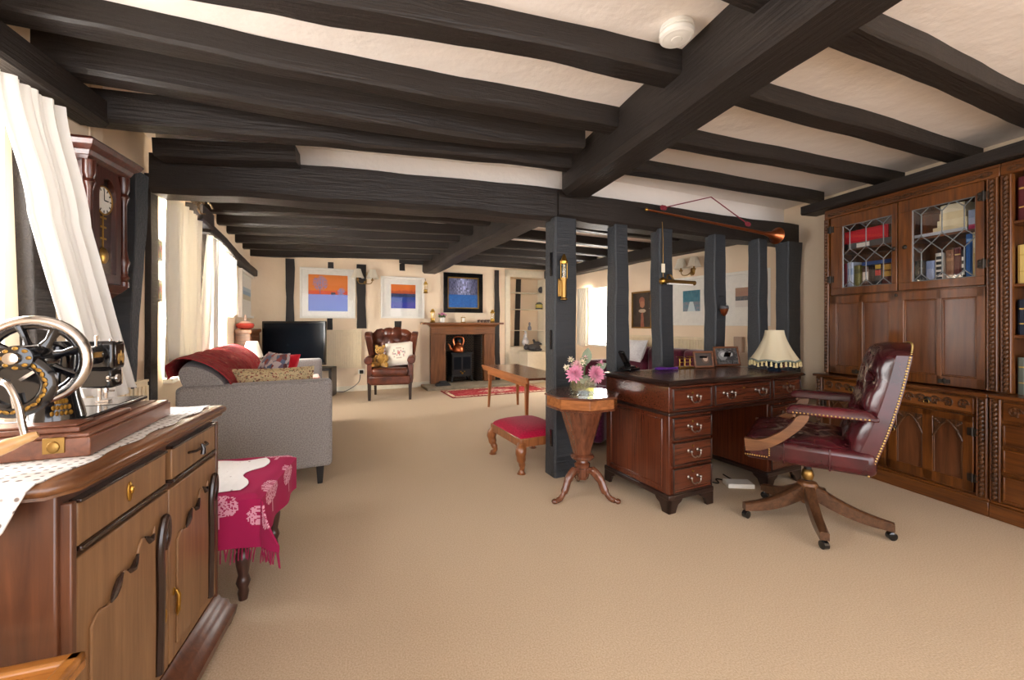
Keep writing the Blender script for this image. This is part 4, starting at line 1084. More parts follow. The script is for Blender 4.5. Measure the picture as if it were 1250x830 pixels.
lantern('oil_lantern', 'brass lantern at the picture end of the mantelshelf, beside the flower pot', inb(mx(528), -.11, SHZ), BWR, 1.15)
lantern('oil_lantern', 'brass lantern at the alcove end of the mantelshelf', inb(mx(601), -.11, SHZ), BWR, 1.15)
FPT = thing('flower_pot', 'white pot of pink flowers on the mantelshelf', 'potted flowers', inb(mx(539.5), -.12, SHZ), BWR)
mb = MB(); mb.lathe([(.040, 0), (.046, .02), (.05, .075), (.054, .085), (.045, .083)], (0, 0, 0), 20); mb.build('pot', 'white_paint', FPT)
plain('leaf_green', (84, 110, 62), .6, noise=.3); plain('petal_pink', (206, 120, 160), .7, noise=.25, nscale=60)
mb = MB(); rnd = random.Random(8)
for k in range(26):
    q, r = rnd.uniform(0, 6.28), rnd.uniform(.02, .075); mb.ell((cos(q)*r, sin(q)*r, .095 + rnd.uniform(0, .04)), .02, .012, .008, 6, 5, M=Matrix.Rotation(rnd.uniform(-1, 1), 3, 'Y'))
mb.build('foliage', 'leaf_green', FPT)
mb = MB()
for k in range(16):
    q, r = rnd.uniform(0, 6.28), rnd.uniform(.01, .075); mb.ell((cos(q)*r, sin(q)*r, .135 + rnd.uniform(-.01, .03)), .017, .017, .012, 8, 6)
mb.build('blossom', 'petal_pink', FPT)
CL = thing('mantel_clock', 'tiny brass carriage clock in the middle of the mantelshelf', 'clock', inb(mx(565), -.12, SHZ), BWR)
mb = MB(); mb.box(-.036, .036, -.025, .025, 0, .012); mb.box(-.036, .036, -.025, .025, .085, .098)
for x in (-.031, .031):
    for y in (-.02, .02): mb.tube([(x, y, .01), (x, y, .088)], .004, 8)
mb.build('case', 'brass', CL, bevel=.002)
mb = MB(); mb.box(-.026, .026, -.018, .018, .012, .085); mb.build('dial', 'white_paint', CL)
mb = MB(); mb.tube([(-.02, 0, .098), (-.016, 0, .118), (.016, 0, .118), (.02, 0, .098)], .0025, 6); mb.build('handle', 'brass', CL)
plain('carved_ebony', (60, 34, 24), .4)
ELP = None
for k, px in enumerate((583.5, 587.5, 591.5, 595)):
    if ELP is None:
        ELP = thing('carved_elephant', 'one of four small dark carved animals walking along the mantelshelf', 'ornament', inb(mx(px), -.13, SHZ), BWR, 'carved animals on the mantelshelf')
        mb = MB(); mb.ell((0, 0, .035), .024, .013, .017, 12, 8); mb.ell((.024, 0, .042), .012, .010, .012, 10, 6); mb.tube([(.032, 0, .042), (.04, 0, .03), (.042, 0, .014)], [.006, .004, .003], 6)
        for x in (-.014, .012):
            for y in (-.008, .008): mb.tube([(x, y, .03), (x, y, 0)], .006, 6)
        mb.build('body', 'carved_ebony', ELP)
    else: copy_thing(ELP, inb(mx(px), -.13, SHZ))

# pictures
def picture(label, line, px0, px1, py0, py1, side, frame, fw_, mat_w, art, cols=(60, 50), off=0.0, dep=.03, thick_mat=None, gilt=None, tilt=0.0):
    o_ = -dep*0
    ta, za = line.hit(px0, (py0[0] if isinstance(py0, tuple) else py0), 0); tb, zb = line.hit(px1, (py0[1] if isinstance(py0, tuple) else py0), 0)
    _, zc = line.hit(px0, (py1[0] if isinstance(py1, tuple) else py1)); _, zd = line.hit(px1, (py1[1] if isinstance(py1, tuple) else py1))
    z1, z0 = (za + zb)/2, (zc + zd)/2; w = abs(tb - ta); h = z1 - z0
    P = hang('framed_picture', label, 'picture', line, (ta + tb)/2, z0, side, off=off)
    if tilt: P.rotation_euler = (0, tilt, P.rotation_euler.z)
    mb = MB()
    for a in ((-w/2, w/2, 0, fw_), (-w/2, w/2, h - fw_, h), (-w/2, -w/2 + fw_, fw_, h - fw_), (w/2 - fw_, w/2, fw_, h - fw_)): mb.box(a[0], a[1], -dep, -.002, a[2], a[3])
    mb.build('frame', frame, P, bevel=.003)
    iw, ih = w - 2*fw_, h - 2*fw_
    mb = MB(); mb.box(-iw/2, iw/2, -.012, -.004, fw_, h - fw_)
    mb.build('mount' if mat_w else 'backing', 'white_paint' if mat_w else (gilt or 'gloss_black'), P, smooth=0)
    x0, x1, y0, y1 = -iw/2 + (mat_w[0] if mat_w else .0), iw/2 - (mat_w[1] if mat_w else 0), fw_ + (mat_w[2] if mat_w else 0), h - fw_ - (mat_w[3] if mat_w else 0)
    if gilt and not mat_w:
        x0 += .022; x1 -= .022; y0 += .022; y1 -= .022
    mb = MB(); mb.surf(lambda u, v: (x0 + (x1 - x0)*u, -.0135, y0 + (y1 - y0)*v), cols[0], cols[1], col=art); mb.build('print', 'print', P, smooth=0)
    mb = MB(); mb.box(-iw/2, iw/2, -.019, -.017, fw_, h - fw_); mb.build('glazing', 'picture_glass', P, smooth=0)
    return P
def mats(line, p0, a, b, p1, lo, hi, f=.03):
    return (abs(line.t(p0) - line.t(a)) - f, abs(line.t(b) - line.t(p1)) - f, lo, hi)
def hsh(a, b): x = sin(a*127.1 + b*311.7)*43758.5453; return x - math.floor(x)
def winter_tree(u, v):
    if v < .47:
        k = hsh(int(u*60), int(v*50)); return (86 + 18*k + 20*v, 116 + 14*k, 208 + 14*k)
    sky = (226, 112 + 14*v, 28)
    if v < .56: sky = (224, 84, 40)
    for cx, cy, r in ((.29, .76, .19), (.83, .55, .10)):
        d = sqrt((u - cx)**2 + ((v - cy)*.95)**2)
        if d < r and hsh(int(u*60), int(v*50)) > .25 + .25*(d/r): return (150, 140, 190)
        if abs(u - cx) < .014 and .46 < v < cy: return (110, 104, 150)
    if .57 < u < .69 and v < .53: return (64, 60, 84)
    return sky
picture('big white framed picture of a bare tree on blue snow under an orange sky', BW, 366, 433.5, (325.5, 330), (388.5, 388.5), -1, 'white_paint', .03, (.09, .085, .085, .075), winter_tree, dep=.045)
def small_sunset(u, v):
    if v > .62: k = hsh(int(u*40), 3); return (226, 104 + 40*(v - .6), 30) if v > .70 + .06*k else (190, 84, 40)
    if v > .48: return (30, 50, 90) if hsh(int(u*40), int(v*40)) > .3 else (70, 80, 120)
    if v > .25: return (20, 60, 150)
    return (40, 50, 160)
picture('smaller white framed picture of a dark blue field under an orange sky', BW, 464.5, 517.5, (337, 339.5), (388, 389), -1, 'white_paint', .03, (.14, .12, .14, .10), small_sunset, dep=.05)
def blue_wood(u, v):
    if v < .44: k = hsh(int(u*50), int(v*40)); return (20 + 14*k, 84 + 24*k, 160 + 26*k)
    k = hsh(int(u*60), int(v*16)); g = exp(-((u-.5)/.28)**2)*.9
    a = 60 + 150*k*g + 40*k; return (a*.92, a*.95, min(255, a*1.08 + 20))
picture('dark framed picture of blue ground before misty trees, hanging over the mantelshelf', BW, 541, 588.5, (333, 334.5), (381.5, 382), -1, 'gloss_black', .075, None, blue_wood, dep=.04, gilt='brass')
picture('white framed seascape print on the wall between the far curtain and the corner', LF, 290, 308.5, (331, 336), (388, 388), -1, 'white_paint', .03, (.28, .28, .22, .18), lambda u, v: (206, 196, 170) if v < .4 else ((150, 180, 200) if v < .7 else (190, 206, 214)), dep=.05)

# wall lights
sheer('shade_pleat', (250, 244, 230), .45)
def sconce(label, line, px, py, side, sp=.085, s=1.0):
    t, z = line.hit(px, py); S = hang('wall_light', label, 'wall light', line, t, z, side)
    mb = MB(); mb.lathe([(.03*s, 0), (.028*s, .012), (.012*s, .02)], (0, -.0, 0), 18, Matrix.Rotation(pi/2, 3, 'X') @ Matrix.Scale(1.0, 3), sy=1.6); mb.ell((0, -.03, -.03), .014, .014, .03); mb.build('back_plate', 'old_brass', S)
    for sg in (-1, 1):
        mb = MB(); mb.tube(spline([(0, -.02, 0), (sg*.03, -.07, -.05), (sg*sp*.8, -.10, -.045), (sg*sp, -.10, 0), (sg*sp, -.10, .02)], 6), .006, 8); mb.lathe([(.02, .0), (.024, .012), (.012, .02), (.010, .05)], (sg*sp, -.10, 0), 14); mb.build('arm', 'old_brass', S)
        sh = MB(); n = 24
        def fn(u, v, sg=sg):
            q = 2*pi*u; r = s*(.075 - .04*v**.8)*(1 + .06*sin(q*n)); return (sg*sp + cos(q)*r, -.10 + sin(q)*r, .035 + .115*s*v)
        sh.surf(fn, n*5, 6, thick=.0015); sh.build('lamp_shade', 'shade_pleat', S, smooth=70)
    return S
sconce('double brass wall light with pleated shades on the end wall stud', BW, 445, 343, -1, sp=.115, s=1.3)
pl = lantern('picture_lantern', 'small brass lantern hanging at the corner of the smaller orange picture', cw(*BW.at(bw(519.5, 358, .1)[0], .11), bw(518, 358, .1)[1]), BWR, 1.0)
mb = MB(); mb.tube([(0, 0, .19), (0, .02, .25), (0, .099, .26)], .004, 8); mb.build('hook', 'black_metal', pl)

# radiator, socket cable
r0, r1 = bw(392, 450)[0], bw(441, 450)[0]
radiator('cream ribbed radiator on the end wall between television and wing armchair', BW, r0, r1, bw(415, 449)[1], bw(415, 403)[1], -1)
t, z = bw(441, 454); SK = hang('wall_socket', 'wall socket with a black plug low down beside the wing armchair', 'socket', BW, t, z, -1)
mb = MB(); mb.box(-.05, .05, -.012, 0, -.03, .045); mb.build('plate', 'white_paint', SK, bevel=.004)
mb = MB(); mb.box(-.03, .03, -.05, -.012, -.025, .035); mb.build('plug', 'gloss_black', SK, bevel=.008)
pc = [cw(*BW.at(bw(x, y, .05)[0], .05), max(.01, bw(x, y, .05)[1])) for x, y in ((440, 457), (438, 466), (430, 473), (420, 478), (410, 478))]
one(MB().tube(spline(pc, 6), .006, 8), 'power_cord', 'gloss_black', 'black power cord looping down from the wall socket', 'cord')

# ------------------------------------------------ wing armchair with bear and cushion
leather('brown_leather', (66, 28, 16), (112, 54, 30), .3)
wood('chair_leg_dark', (30, 20, 16), (54, 36, 26), 'Z', .35)
AC = thing('wing_armchair', 'brown buttoned leather wing armchair facing the room beside the radiator', 'armchair', cw(6.22, -1.83), rz(-12))
mb = MB(); mb.box(-.30, .30, -.30, .24, .22, .36); mb.build('seat_frame', 'brown_leather', AC, bevel=.03, seg=3)
mb = MB(); mb.box(-.255, .255, -.33, .16, .35, .47); mb.build('seat_cushion', 'brown_leather', AC, bevel=.045, seg=4)
def tuft(w0, w1, h, rows, cols, depth, base, arch=0.06, bulge=.03):
    """buttoned surface over u,v -> (x, offset, z); diamond layout"""
    cen = []
    for r_ in range(rows):
        n_ = cols - (r_ % 2)
        for c_ in range(n_): cen.append(((c_ + .5 + .5*(r_ % 2))/cols, (r_ + .7)/(rows + .4)))
    def f(u, v):
        d = 0
        for a, b_ in cen:
            q = ((u - a)*cols)**2 + ((v - b_)*rows)**2
            d += exp(-q*7)
        # diamond creases
        s1 = (u*cols - v*(rows + .4) + .7 - .0); s2 = (u*cols + v*(rows + .4) - .7)
        cr = exp(-(((s1/2 - .25) - round(s1/2 - .25))*9)**2)*.4 + exp(-(((s2/2 - .25) - round(s2/2 - .25))*9)**2)*.4
        return -depth*min(1.2, d) - depth*.55*cr
    return f, cen
tf, cen = tuft(0, 0, 0, 4, 4, .030, 0)
def bk(u, v):
    x = (-.23 + .46*u)*(1 + .12*v); z = .42 + .55*v + (.045*(1 - (2*u-1)**2) if True else 0)*v; y = .17 + .12*v - .05*sin(pi*u)**.5*sin(pi*min(1, v*1.02))**.4 - tf(u, v)
    return (x, y, z)
mb = MB(); mb.surf(bk, 48, 48, thick=-.08); mb.build('backrest', 'brown_leather', AC, smooth=80)
mb = MB()
for a, b_ in cen:
    mb = MB(); mb.ell(Vector(bk(a, b_)) + Vector((0, -.004, 0)), .011, .006, .011, 8, 6); mb.build('button', 'brown_leather', AC)
for sg in (-1, 1):
    prof = [(.26, .42), (.30, .96), (.22, .99), (.06, .985), (-.03, .93), (.0, .78), (.04, .66), (.06, .60)]
    mb = MB(); mb.prism([(a, b_) for a, b_ in prof], .0, .10, lambda a, b, t: (sg*(.215 + t + max(0, b - .5)*.17), a, b)); mb.build('wing', 'brown_leather', AC, bevel=.022, seg=4)
    mb = MB(); mb.box(*sorted((sg*.25, sg*.32)), -.28, .26, .24, .56); mb.tube([(sg*.30, -.32, .58), (sg*.30, -.1, .585), (sg*.30, .22, .59)], [.058, .06, .055], 16); mb.build('arm', 'brown_leather', AC, bevel=.012, seg=3)
    mb = MB(); mb.taper((sg*.285, -.27), .018, .018, 0, .26, .026, .026); mb.build('leg', 'chair_leg_dark', AC, bevel=.003)
    mb = MB(); mb.taper((sg*.26, .26), .016, .016, 0, .26, .022, .022, dx=0, dy=-.04); mb.build('leg', 'chair_leg_dark', AC, bevel=.003)
ACM = Matrix.Translation(AC.location) @ Matrix.Rotation(rz(-12), 4, 'Z')
fabric('bear_fur', (150, 108, 46), (190, 146, 74), scale=60, strength=.8)
BR = thing('teddy_bear', 'golden brown teddy bear slumped in the wing armchair', 'teddy bear', ACM @ Vector((-.13, -.11, .472)), rz(-12 + 14))
mb = MB(); mb.ell((0, 0, .10), .072, .06, .10, 18, 12)
body = mb.build('body', 'bear_fur', BR)
mb = MB(); mb.ell((-.025, -.02, .245), .066, .058, .062, 18, 12); mb.ell((-.03, -.075, .23), .03, .03, .026, 12, 8)
for sg in (-1, 1): mb.ell((-.025 + sg*.052, 0, .30), .026, .012, .026, 12, 8)
hd = mb.build('head', 'bear_fur', BR)
for q in ((-.05, -.072, .262), (-.005, -.074, .262), (-.03, -.104, .238)):
    mb = MB(); mb.ell(q, .008, .006, .007, 8, 6); mb.build('eye' if q[2] > .25 else 'nose', 'gloss_black', hd)
for sg in (-1, 1):
    mb = MB(); mb.tube([(sg*.06, -.01, .16), (sg*.09, -.05, .11), (sg*.07, -.09, .07)], [.028, .026, .024], 12); mb.ell((sg*.07, -.09, .07), .024, .024, .024, 10, 8); mb.build('arm', 'bear_fur', BR)
    mb = MB(); mb.tube([(sg*.04, -.03, .035), (sg*.08, -.11, .034), (sg*.10 + .03, -.17, .04)], [.036, .034, .03], 12); mb.ell((sg*.10 + .03, -.175, .046), .028, .022, .036, 12, 8); mb.build('leg', 'bear_fur', BR)
fabric('cream_linen', (228, 216, 196), (240, 230, 214))
def medallion(u, v):
    a, b = u - .5, v - .5; r = sqrt(a*a + b*b); q = atan2(b, a)
    if r < .05: return (190, 120, 110)
    if r < .20 and (sin(q*8) + sin(r*70)) > .7: return (196, 150, 150) if hsh(int(u*20), int(v*16)) > .4 else (150, 160, 150)
    if .22 < r < .24: return (196, 178, 160)
    return (236, 226, 208)
cushion('cushion', 'cloth_print', 'cream cushion with a flower medallion propped in the wing armchair', ACM @ Vector((.12, -.05, .655)), .40, .36, .12, RZ(-12 + 6) @ Mx(-20) @ Matrix.Rotation(radians(-6), 4, 'Y'), piping='cream_linen', face=medallion)

# ------------------------------------------------ hearth rug
def rugpat(u, v):
    a, b = abs(2*u - 1), abs(2*v - 1); e = min((1 - a)*3.0, (1 - b))
    if e < .06: return (140, 20, 32)
    if e < .26: return (222, 200, 166) if hsh(int(u*70), int(v*30)) > .35 else (150, 60, 50)
    if e < .31: return (120, 18, 30)
    if a/ .72 + b/.9 < .55: return (214, 170, 150) if hsh(int(u*50), int(v*24)) > .4 else (160, 40, 50)
    return (168, 20, 38) if hsh(int(u*60), int(v*26)) > .22 else (196, 90, 84)
mb = MB(); mb.surf(lambda u, v: (-.85 + 1.7*u, -.36 + .72*v, .010), 90, 40, col=rugpat, thick=.009)
p = cw(*BW.at(FC + .28, .97)); rg = one(mb, 'rug', 'cloth_print', 'small red and cream patterned rug before the hearth', 'rug', p, BWR, smooth=0)
# coffee table
wood('teak', (150, 84, 38), (196, 118, 58), 'Y', .3, coat=.3); wood('teak_dark', (84, 46, 30), (126, 74, 46), 'Y', .18, coat=.5); wood('teak_leg', (140, 78, 36), (180, 106, 54), 'Z', .35)
CT = thing('coffee_table', 'long teak coffee table with splayed slender legs near the hearth rug', 'coffee table', cw(4.17, .16), rz(-21.8))
# local x to the right, y away; near-front-left corner at the origin, table extends along y
mb = MB(); mb.box(0, .50, 0, 1.50, .525, .548); mb.build('table_top', 'teak_dark', CT, bevel=.004)
mb = MB(); mb.prism([(-.0, .49), (-.02, .552), (-.012, .556), (.012, .55), (.012, .49)], -.0, 1.50, lambda a, b, t: (a, t, b)); mb.build('raised_edge', 'teak', CT, smooth=0, bevel=.003)
mb = MB(); mb.box(.03, .05, .12, 1.38, .44, .525); mb.build('rail', 'teak', CT, bevel=.003)
mb = MB(); mb.box(.45, .47, .12, 1.38, .44, .525); mb.build('rail', 'teak', CT, bevel=.003)
for x, dx in ((.06, -.02), (.44, .02)):
    for y, dy in ((.16, -.04), (1.34, .03)):
        mb = MB(); mb.taper((x + dx, y + dy), .013, .013, 0, .525, .022, .024, dx=-dx, dy=-dy); mb.build('leg', 'teak_leg', CT, bevel=.004)
# footstool
fabric('crimson_velvet', (150, 8, 44), (180, 16, 60), scale=90, sheen=.1); wood('stool_wood', (110, 60, 28), (160, 98, 54), 'Z', .3, coat=.3)
FS = thing('footstool', 'crimson velvet footstool on cabriole legs beside the stout post', 'footstool', cw(3.03, .075), rz(-26))
fx, fy = .36, .50
mb = MB(); mb.box(-.03, fx + .03, -.03, fy + .03, .195, .262); mb.build('rail', 'stool_wood', FS, bevel=.008)
mb = MB(); mb.surf(lambda u, v: (-.025 + (fx + .05)*u, -.025 + (fy + .05)*v, .26 + .065*(1 - abs(2*u-1)**3.5)**.5*(1 - abs(2*v-1)**3.5)**.5), 20, 24, thick=.02); mb.build('cushion', 'crimson_velvet', FS, smooth=80)
for x, sx in ((0, -1), (fx, 1)):
    for y, sy in ((0, -1), (fy, 1)):
        mb = MB(); q = .7
        mb.tube(spline([(x + sx*.0, y + sy*.0, .215), (x + sx*.022, y + sy*.022, .165), (x + sx*.012, y + sy*.012, .09), (x - sx*.004, y - sy*.004, .045), (x + sx*.012, y + sy*.012, .018), (x + sx*.014, y + sy*.014, 0)], 5), [.036]*3 + [.040]*4 + [.034]*3 + [.026]*4 + [.019]*6 + [.024]*3 + [.032]*3, 12); mb.build('leg', 'stool_wood', FS)
# purple armchair behind the post
fabric('plum_velvet', (92, 24, 62), (126, 44, 88), scale=70, sheen=.5)
PA = thing('tub_armchair', 'plum velvet tub armchair half hidden behind the stout post', 'armchair', cw(3.87, .68), rz(-60))
mb = MB(); mb.box(-.22, .22, -.25, .18, .05, .38); mb.build('seat', 'plum_velvet', PA, bevel=.05, seg=4)
pts = []
n = 28
def tub(u, v):
    q = radians(-200 + 220*u) ; r = .27 + .03*sin(pi*v)
    h = .47 + .10*sin(pi*u)**2
    return (cos(q)*r*1.0, -.02 - sin(q)*r*.92*(1 if True else 1), .05 + (h - .05)*v)
mb = MB(); mb.surf(tub, 40, 12, thick=.09); mb.build('backrest', 'plum_velvet', PA, smooth=80, bevel=.02, seg=3)

# ------------------------------------------------ alcove
def alc(px, z, off=-.12): t = BW.t(px, off); return cw(*BW.at(t, off), z)
mb = MB(); w_ = al1 - al0
for a in ((-.10, .0, .0, 2.16), (w_, w_ + .05, .0, 2.16)): mb.box(a[0], a[1], -.03, .02, a[2], a[3])
mb.box(-.10, w_ + .05, -.03, .02, 2.02, 2.16); mb.box(-.10, w_ + .05, -.03, .02, .0, .56)
mb.box(.0, w_, -.005, .29, .64, .662); mb.box(-.0, w_, -.012, .02, .56, .64)
for x in (.0, w_ - .02): mb.box(x, x + .02, 0, .29, .66, 2.02)
tag(on_wall('trim_1', 'cream_paint', mb, BW, al0, -1, bevel=.004), 'cream painted frame around the shelved alcove', 'alcove frame', kind='structure')
shz = []
for i, (py, lb) in enumerate(((403, 'lowest glass edged shelf in the alcove'), (377.5, 'middle shelf in the alcove'), (357.5, 'top shelf in the alcove'))):
    z = ZD(py, BW.at(BW.t(645, -.1), -.1)[0]); shz.append(z)
    mb = MB(); mb.box(.025, w_ - .025, .03, .285, z - .012, z)
    o = on_wall('alcove_shelf', 'cream_paint', mb, BW, al0, -1, bevel=.002); tag(o, lb, 'shelf')
plain('white_china', (226, 224, 226), .2, coat=.4); plain('slate_figure', (70, 68, 70), .5)
GO = thing('goose_ornament', 'white china goose standing at the bottom of the alcove', 'ornament', alc(641.5, .664), BWR)
mb = MB(); mb.ell((.0, 0, .08), .075, .055, .08, 16, 10); mb.tube(spline([(-.0, 0, .12), (-.01, 0, .19), (.01, 0, .25), (-.0, 0, .29)], 5), [.05]*4 + [.032]*5 + [.022]*5 + [.024]*2, 12); mb.ell((-.008, 0, .30), .028, .022, .024); mb.build('body', 'white_china', GO)
mb = MB(); mb.tube([(-.03, 0, .298), (-.06, 0, .29)], [.010, .004], 8); mb.build('beak', 'brass', GO)
DU = thing('duck_ornament', 'dark carved duck beside the white goose in the alcove', 'ornament', alc(655.5, .664), BWR)
mb = MB(); mb.ell((0, 0, .05), .08, .045, .045, 16, 10); mb.tube([(-.05, 0, .07), (-.07, 0, .11), (-.085, 0, .125)], [.028, .02, .024], 10); mb.tube([(.05, 0, .05), (.12, 0, .03)], [.03, .006], 8); mb.build('body', 'slate_figure', DU)
CA = thing('cat_ornament', 'grey sleeping cat figure on a white chest below the alcove', 'ornament', cw(*BW.at(BW.t(650, .22), .22), .586), BWR)
mb = MB(); mb.ell((.02, 0, .07), .15, .09, .07, 18, 12); mb.ell((-.14, -.02, .075), .055, .05, .05, 14, 10)
for s_ in (-1, 1): mb.taper((-.145, -.02 + s_*.028), .012, .016, .105, .145, .002, .002)
mb.tube(spline([(.15, 0, .04), (.14, -.09, .03), (.0, -.11, .025)], 6), .018, 8); mb.build('body', 'slate_figure', CA)
CH = thing('low_chest', 'white painted low chest beneath the alcove carrying the grey cat figure', 'chest', cw(*BW.at(BW.t(652, .03), .035)), BWR)
mb = MB(); mb.box(-.33, .10, -.36, 0, .06, .56); mb.build('body', 'cream_paint', CH, bevel=.004)
mb = MB(); mb.box(-.35, .12, -.38, 0, .56, .585); mb.build('top', 'cream_paint', CH, bevel=.006)
mb = MB(); mb.box(-.33, .10, -.35, 0, 0, .06); mb.build('plinth', 'cream_paint', CH)
mb = MB(); mb.lathe([(.03, 0), (.036, .02), (.034, .06), (.016, .09), (.018, .11), (.022, .13), (.010, .16)], (0, 0, 0), 16)
plain('grey_china', (140, 140, 150), .25); one(mb, 'china_jar', 'grey_china', 'slim grey china jar on the lowest alcove shelf', 'jar', alc(646.5, shz[0]))
mb = MB(); mb.lathe([(.07, 0), (.075, .03), (.07, .09), (.075, .10), (.07, .115), (.055, .12), (.055, .135), (.01, .15)], (0, 0, 0), 20, col=[(60, 64, 60), (200, 180, 90), (200, 180, 90), (60, 70, 64), (60, 70, 64), (60, 70, 64), (80, 90, 80)])
one(mb, 'tea_tin', 'print', 'round green and yellow tin on the middle alcove shelf', 'tin', alc(658, shz[1]))
mb = MB(); mb.ell((0, 0, .07), .075, .03, .07, 18, 10); one(mb, 'dark_plate', 'slate_figure', 'dark round dish standing on the top alcove shelf', 'dish', alc(661, shz[2]))

# ------------------------------------------------ side wall beyond the posts
fabric('maroon_velvet', (74, 14, 34), (104, 28, 52), scale=80, sheen=.5)
MS = hang('maroon_sofa', 'maroon velvet sofa against the side wall behind the desk', 'sofa', RF, (RF.t(770) + RF.t(925))/2, 0, 1, off=-.12)
sw = abs(RF.t(925) - RF.t(770))/2
mb = MB(); mb.box(-sw, sw, -.80, -.02, .10, .42); mb.build('seat', 'maroon_velvet', MS, bevel=.04, seg=3)
for k in range(3):
    a = -sw + .12 + (2*sw - .24)*k/3; mb = MB(); mb.box(a, a + (2*sw - .24)/3 - .01, -.24, -.01, .38, .80); mb.build('back_cushion', 'maroon_velvet', MS, bevel=.06, seg=4)
for s_ in (-1, 1):
    mb = MB(); mb.box(*sorted((s_*sw, s_*(sw - .16))), -.80, -.02, .10, .60); mb.build('arm', 'maroon_velvet', MS, bevel=.05, seg=4)
    for y in (-.72, -.1):
        mb = MB(); mb.taper((s_*(sw - .08), y), .02, .02, 0, .11, .025, .025); mb.build('leg', 'dark_leg', MS)
tp = RF.t(778, -.4); dp = RF.at(tp, -.5)
fabric('white_linen', (226, 222, 222), (240, 238, 238), scale=60)
cushion('pillow', 'white_linen', 'white pillow at the window end of the maroon sofa', cw(*dp, .755), .46, .30, .20, RZ(-25.35 + 90) @ Mx(-25), cat='pillow')
radiator('wide cream radiator above the maroon sofa back', RF, RF.t(873), RF.t(766), .46, ZD(411, RF.at(RF.t(820))[0]), 1)
picture('gilt framed dark portrait of a person in a lace collar beyond the posts', RF, 772.5, 797, (357, 354.5), (400.5, 401), 1, 'old_brass', .022, None,
        lambda u, v: (176, 116, 86) if ((u - .52)/.13)**2 + ((v - .66)/.10)**2 < 1 else ((196, 176, 150) if ((u - .52)/.2)**2 + ((v - .47)/.05)**2 < 1 else ((150, 88, 66) if (abs(u - .52) < .05 + .12*(.45 - v) and v < .45) or ((u-.5)/.16)**2 + ((v-.74)/.14)**2 < 1 and v > .7 else (54, 42, 32))), cols=(40, 50))
def snow_lane(u, v):
    if v > .45: k = hsh(int(u*30), int(v*6)); return (40 + 30*k, 112 + 26*k, 132 + 22*k)
    if abs(u - .5) < .1 + .3*(.45 - v): return (206, 222, 222)
    return (90 + 60*hsh(int(u*24), int(v*20)), 140, 150)
picture('white framed picture of a blue snowy lane behind the brass picture light', RF, 820, 866, (341, 336), (397, 397.5), 1, 'white_paint', .03, mats(RF, 820, 834.6, 855.6, 866, .15, .14), snow_lane, dep=.04)
def dusk(u, v):
    if v > .55: return (170 + 20*u, 128 + 20*(v - .5), 110)
    if v > .34: return (110, 100, 96) if hsh(int(u*30), int(v*14)) > .4 else (70, 76, 84)
    return (226, 218, 208)
picture('white framed picture of a dusk landscape between the two posts nearest the end post', RF, 872, 944, (336.5, 326), (397.5, 398), 1, 'white_paint', .03, mats(RF, 872, 898.6, 922, 944, .18, .15), dusk, dep=.045)
sconce('double brass wall light with pale shades over the blue lane picture', RF, 846, 331, 1, sp=.10, s=1.1)
# white bracket beside the first post
t = RF.t(703, .0); BK = hang('coat_hook', 'white curved bracket on the far wall beside the stout post', 'bracket', RF, t, 1.42, 1)
mb = MB(); mb.box(-.02, .02, -.02, 0, 0, .30); mb.build('back_plate', 'white_paint', BK, bevel=.004)
mb = MB(); mb.tube(spline([(0, -.02, .26), (0, -.06, .12), (0, -.16, .05), (0, -.26, -.0)], 6), .018, 10); mb.build('arm', 'white_paint', BK)
t = RF.t(904, .0); d_ = RF.at(t)[0]; mb = MB(); mb.box(-.05, .05, -.05, -.001, ZD(430, d_), ZD(411, d_)); plain('taupe', (176, 150, 128), .6)
tag(on_wall('thermostat', 'taupe', mb, RF, t, 1, bevel=.004), 'taupe box fixed on the wall beyond the desk lamp', 'wall box')
# ================================================================== pedestal desk
wood('mahogany', (62, 25, 13), (106, 52, 29), 'Z', .24, coat=.4, scale=7, stretch=40, dist=.1); wood('mahogany_h', (60, 25, 14), (100, 49, 28), 'X', .26, coat=.4, scale=7, stretch=40, dist=.1)
wood('mahogany_top', (50, 32, 24), (84, 56, 42), 'X', .16, coat=.6); wood('mahogany_dark', (26, 13, 9), (48, 24, 16), 'X', .3, coat=.3)
plain('handle_metal', (150, 140, 130), .3, metal=1)
DA = -25.0
DK = thing('pedestal_desk', 'dark mahogany pedestal desk with swan neck handles in front of the posts', 'desk', cw(2.36, .905), rz(DA))
DW, DD, DH = 1.26, .60, .762
mb = MB(); mb.box(.012, DW - .012, .012, DD - .012, .585, .735); mb.build('frieze_carcass', 'mahogany_h', DK, bevel=.003)
mb = MB()
vs = []
pf = [(-.012, .735), (.012, .74), (.016, .748), (.010, .756), (.0, .762)]
for o_, z in pf: vs += [(-o_, -o_, z), (DW + o_, -o_, z), (DW + o_, DD + o_, z), (-o_, DD + o_, z)]
fs = [(i*4+j, i*4+(j+1) % 4, (i+1)*4+(j+1) % 4, (i+1)*4+j) for i in range(4) for j in range(4)] + [(3, 2, 1, 0), (16, 17, 18, 19)]
mb.add(vs, fs); top = mb.build('desk_top', 'mahogany_dark', DK)
leather('desk_leather', (66, 40, 30), (92, 60, 46), .25)
mb = MB(); mb.box(.05, DW - .05, .05, DD - .05, .760, .7635); mb.build('leather_inset', 'desk_leather', top, smooth=0)
plain('gold_line', (160, 120, 60), .4, metal=.6)
mb = MB(); mb.box(-.004, DW + .004, -.004, DD + .004, .568, .586); mb.build('waist_moulding', 'mahogany_dark', DK, bevel=.005)
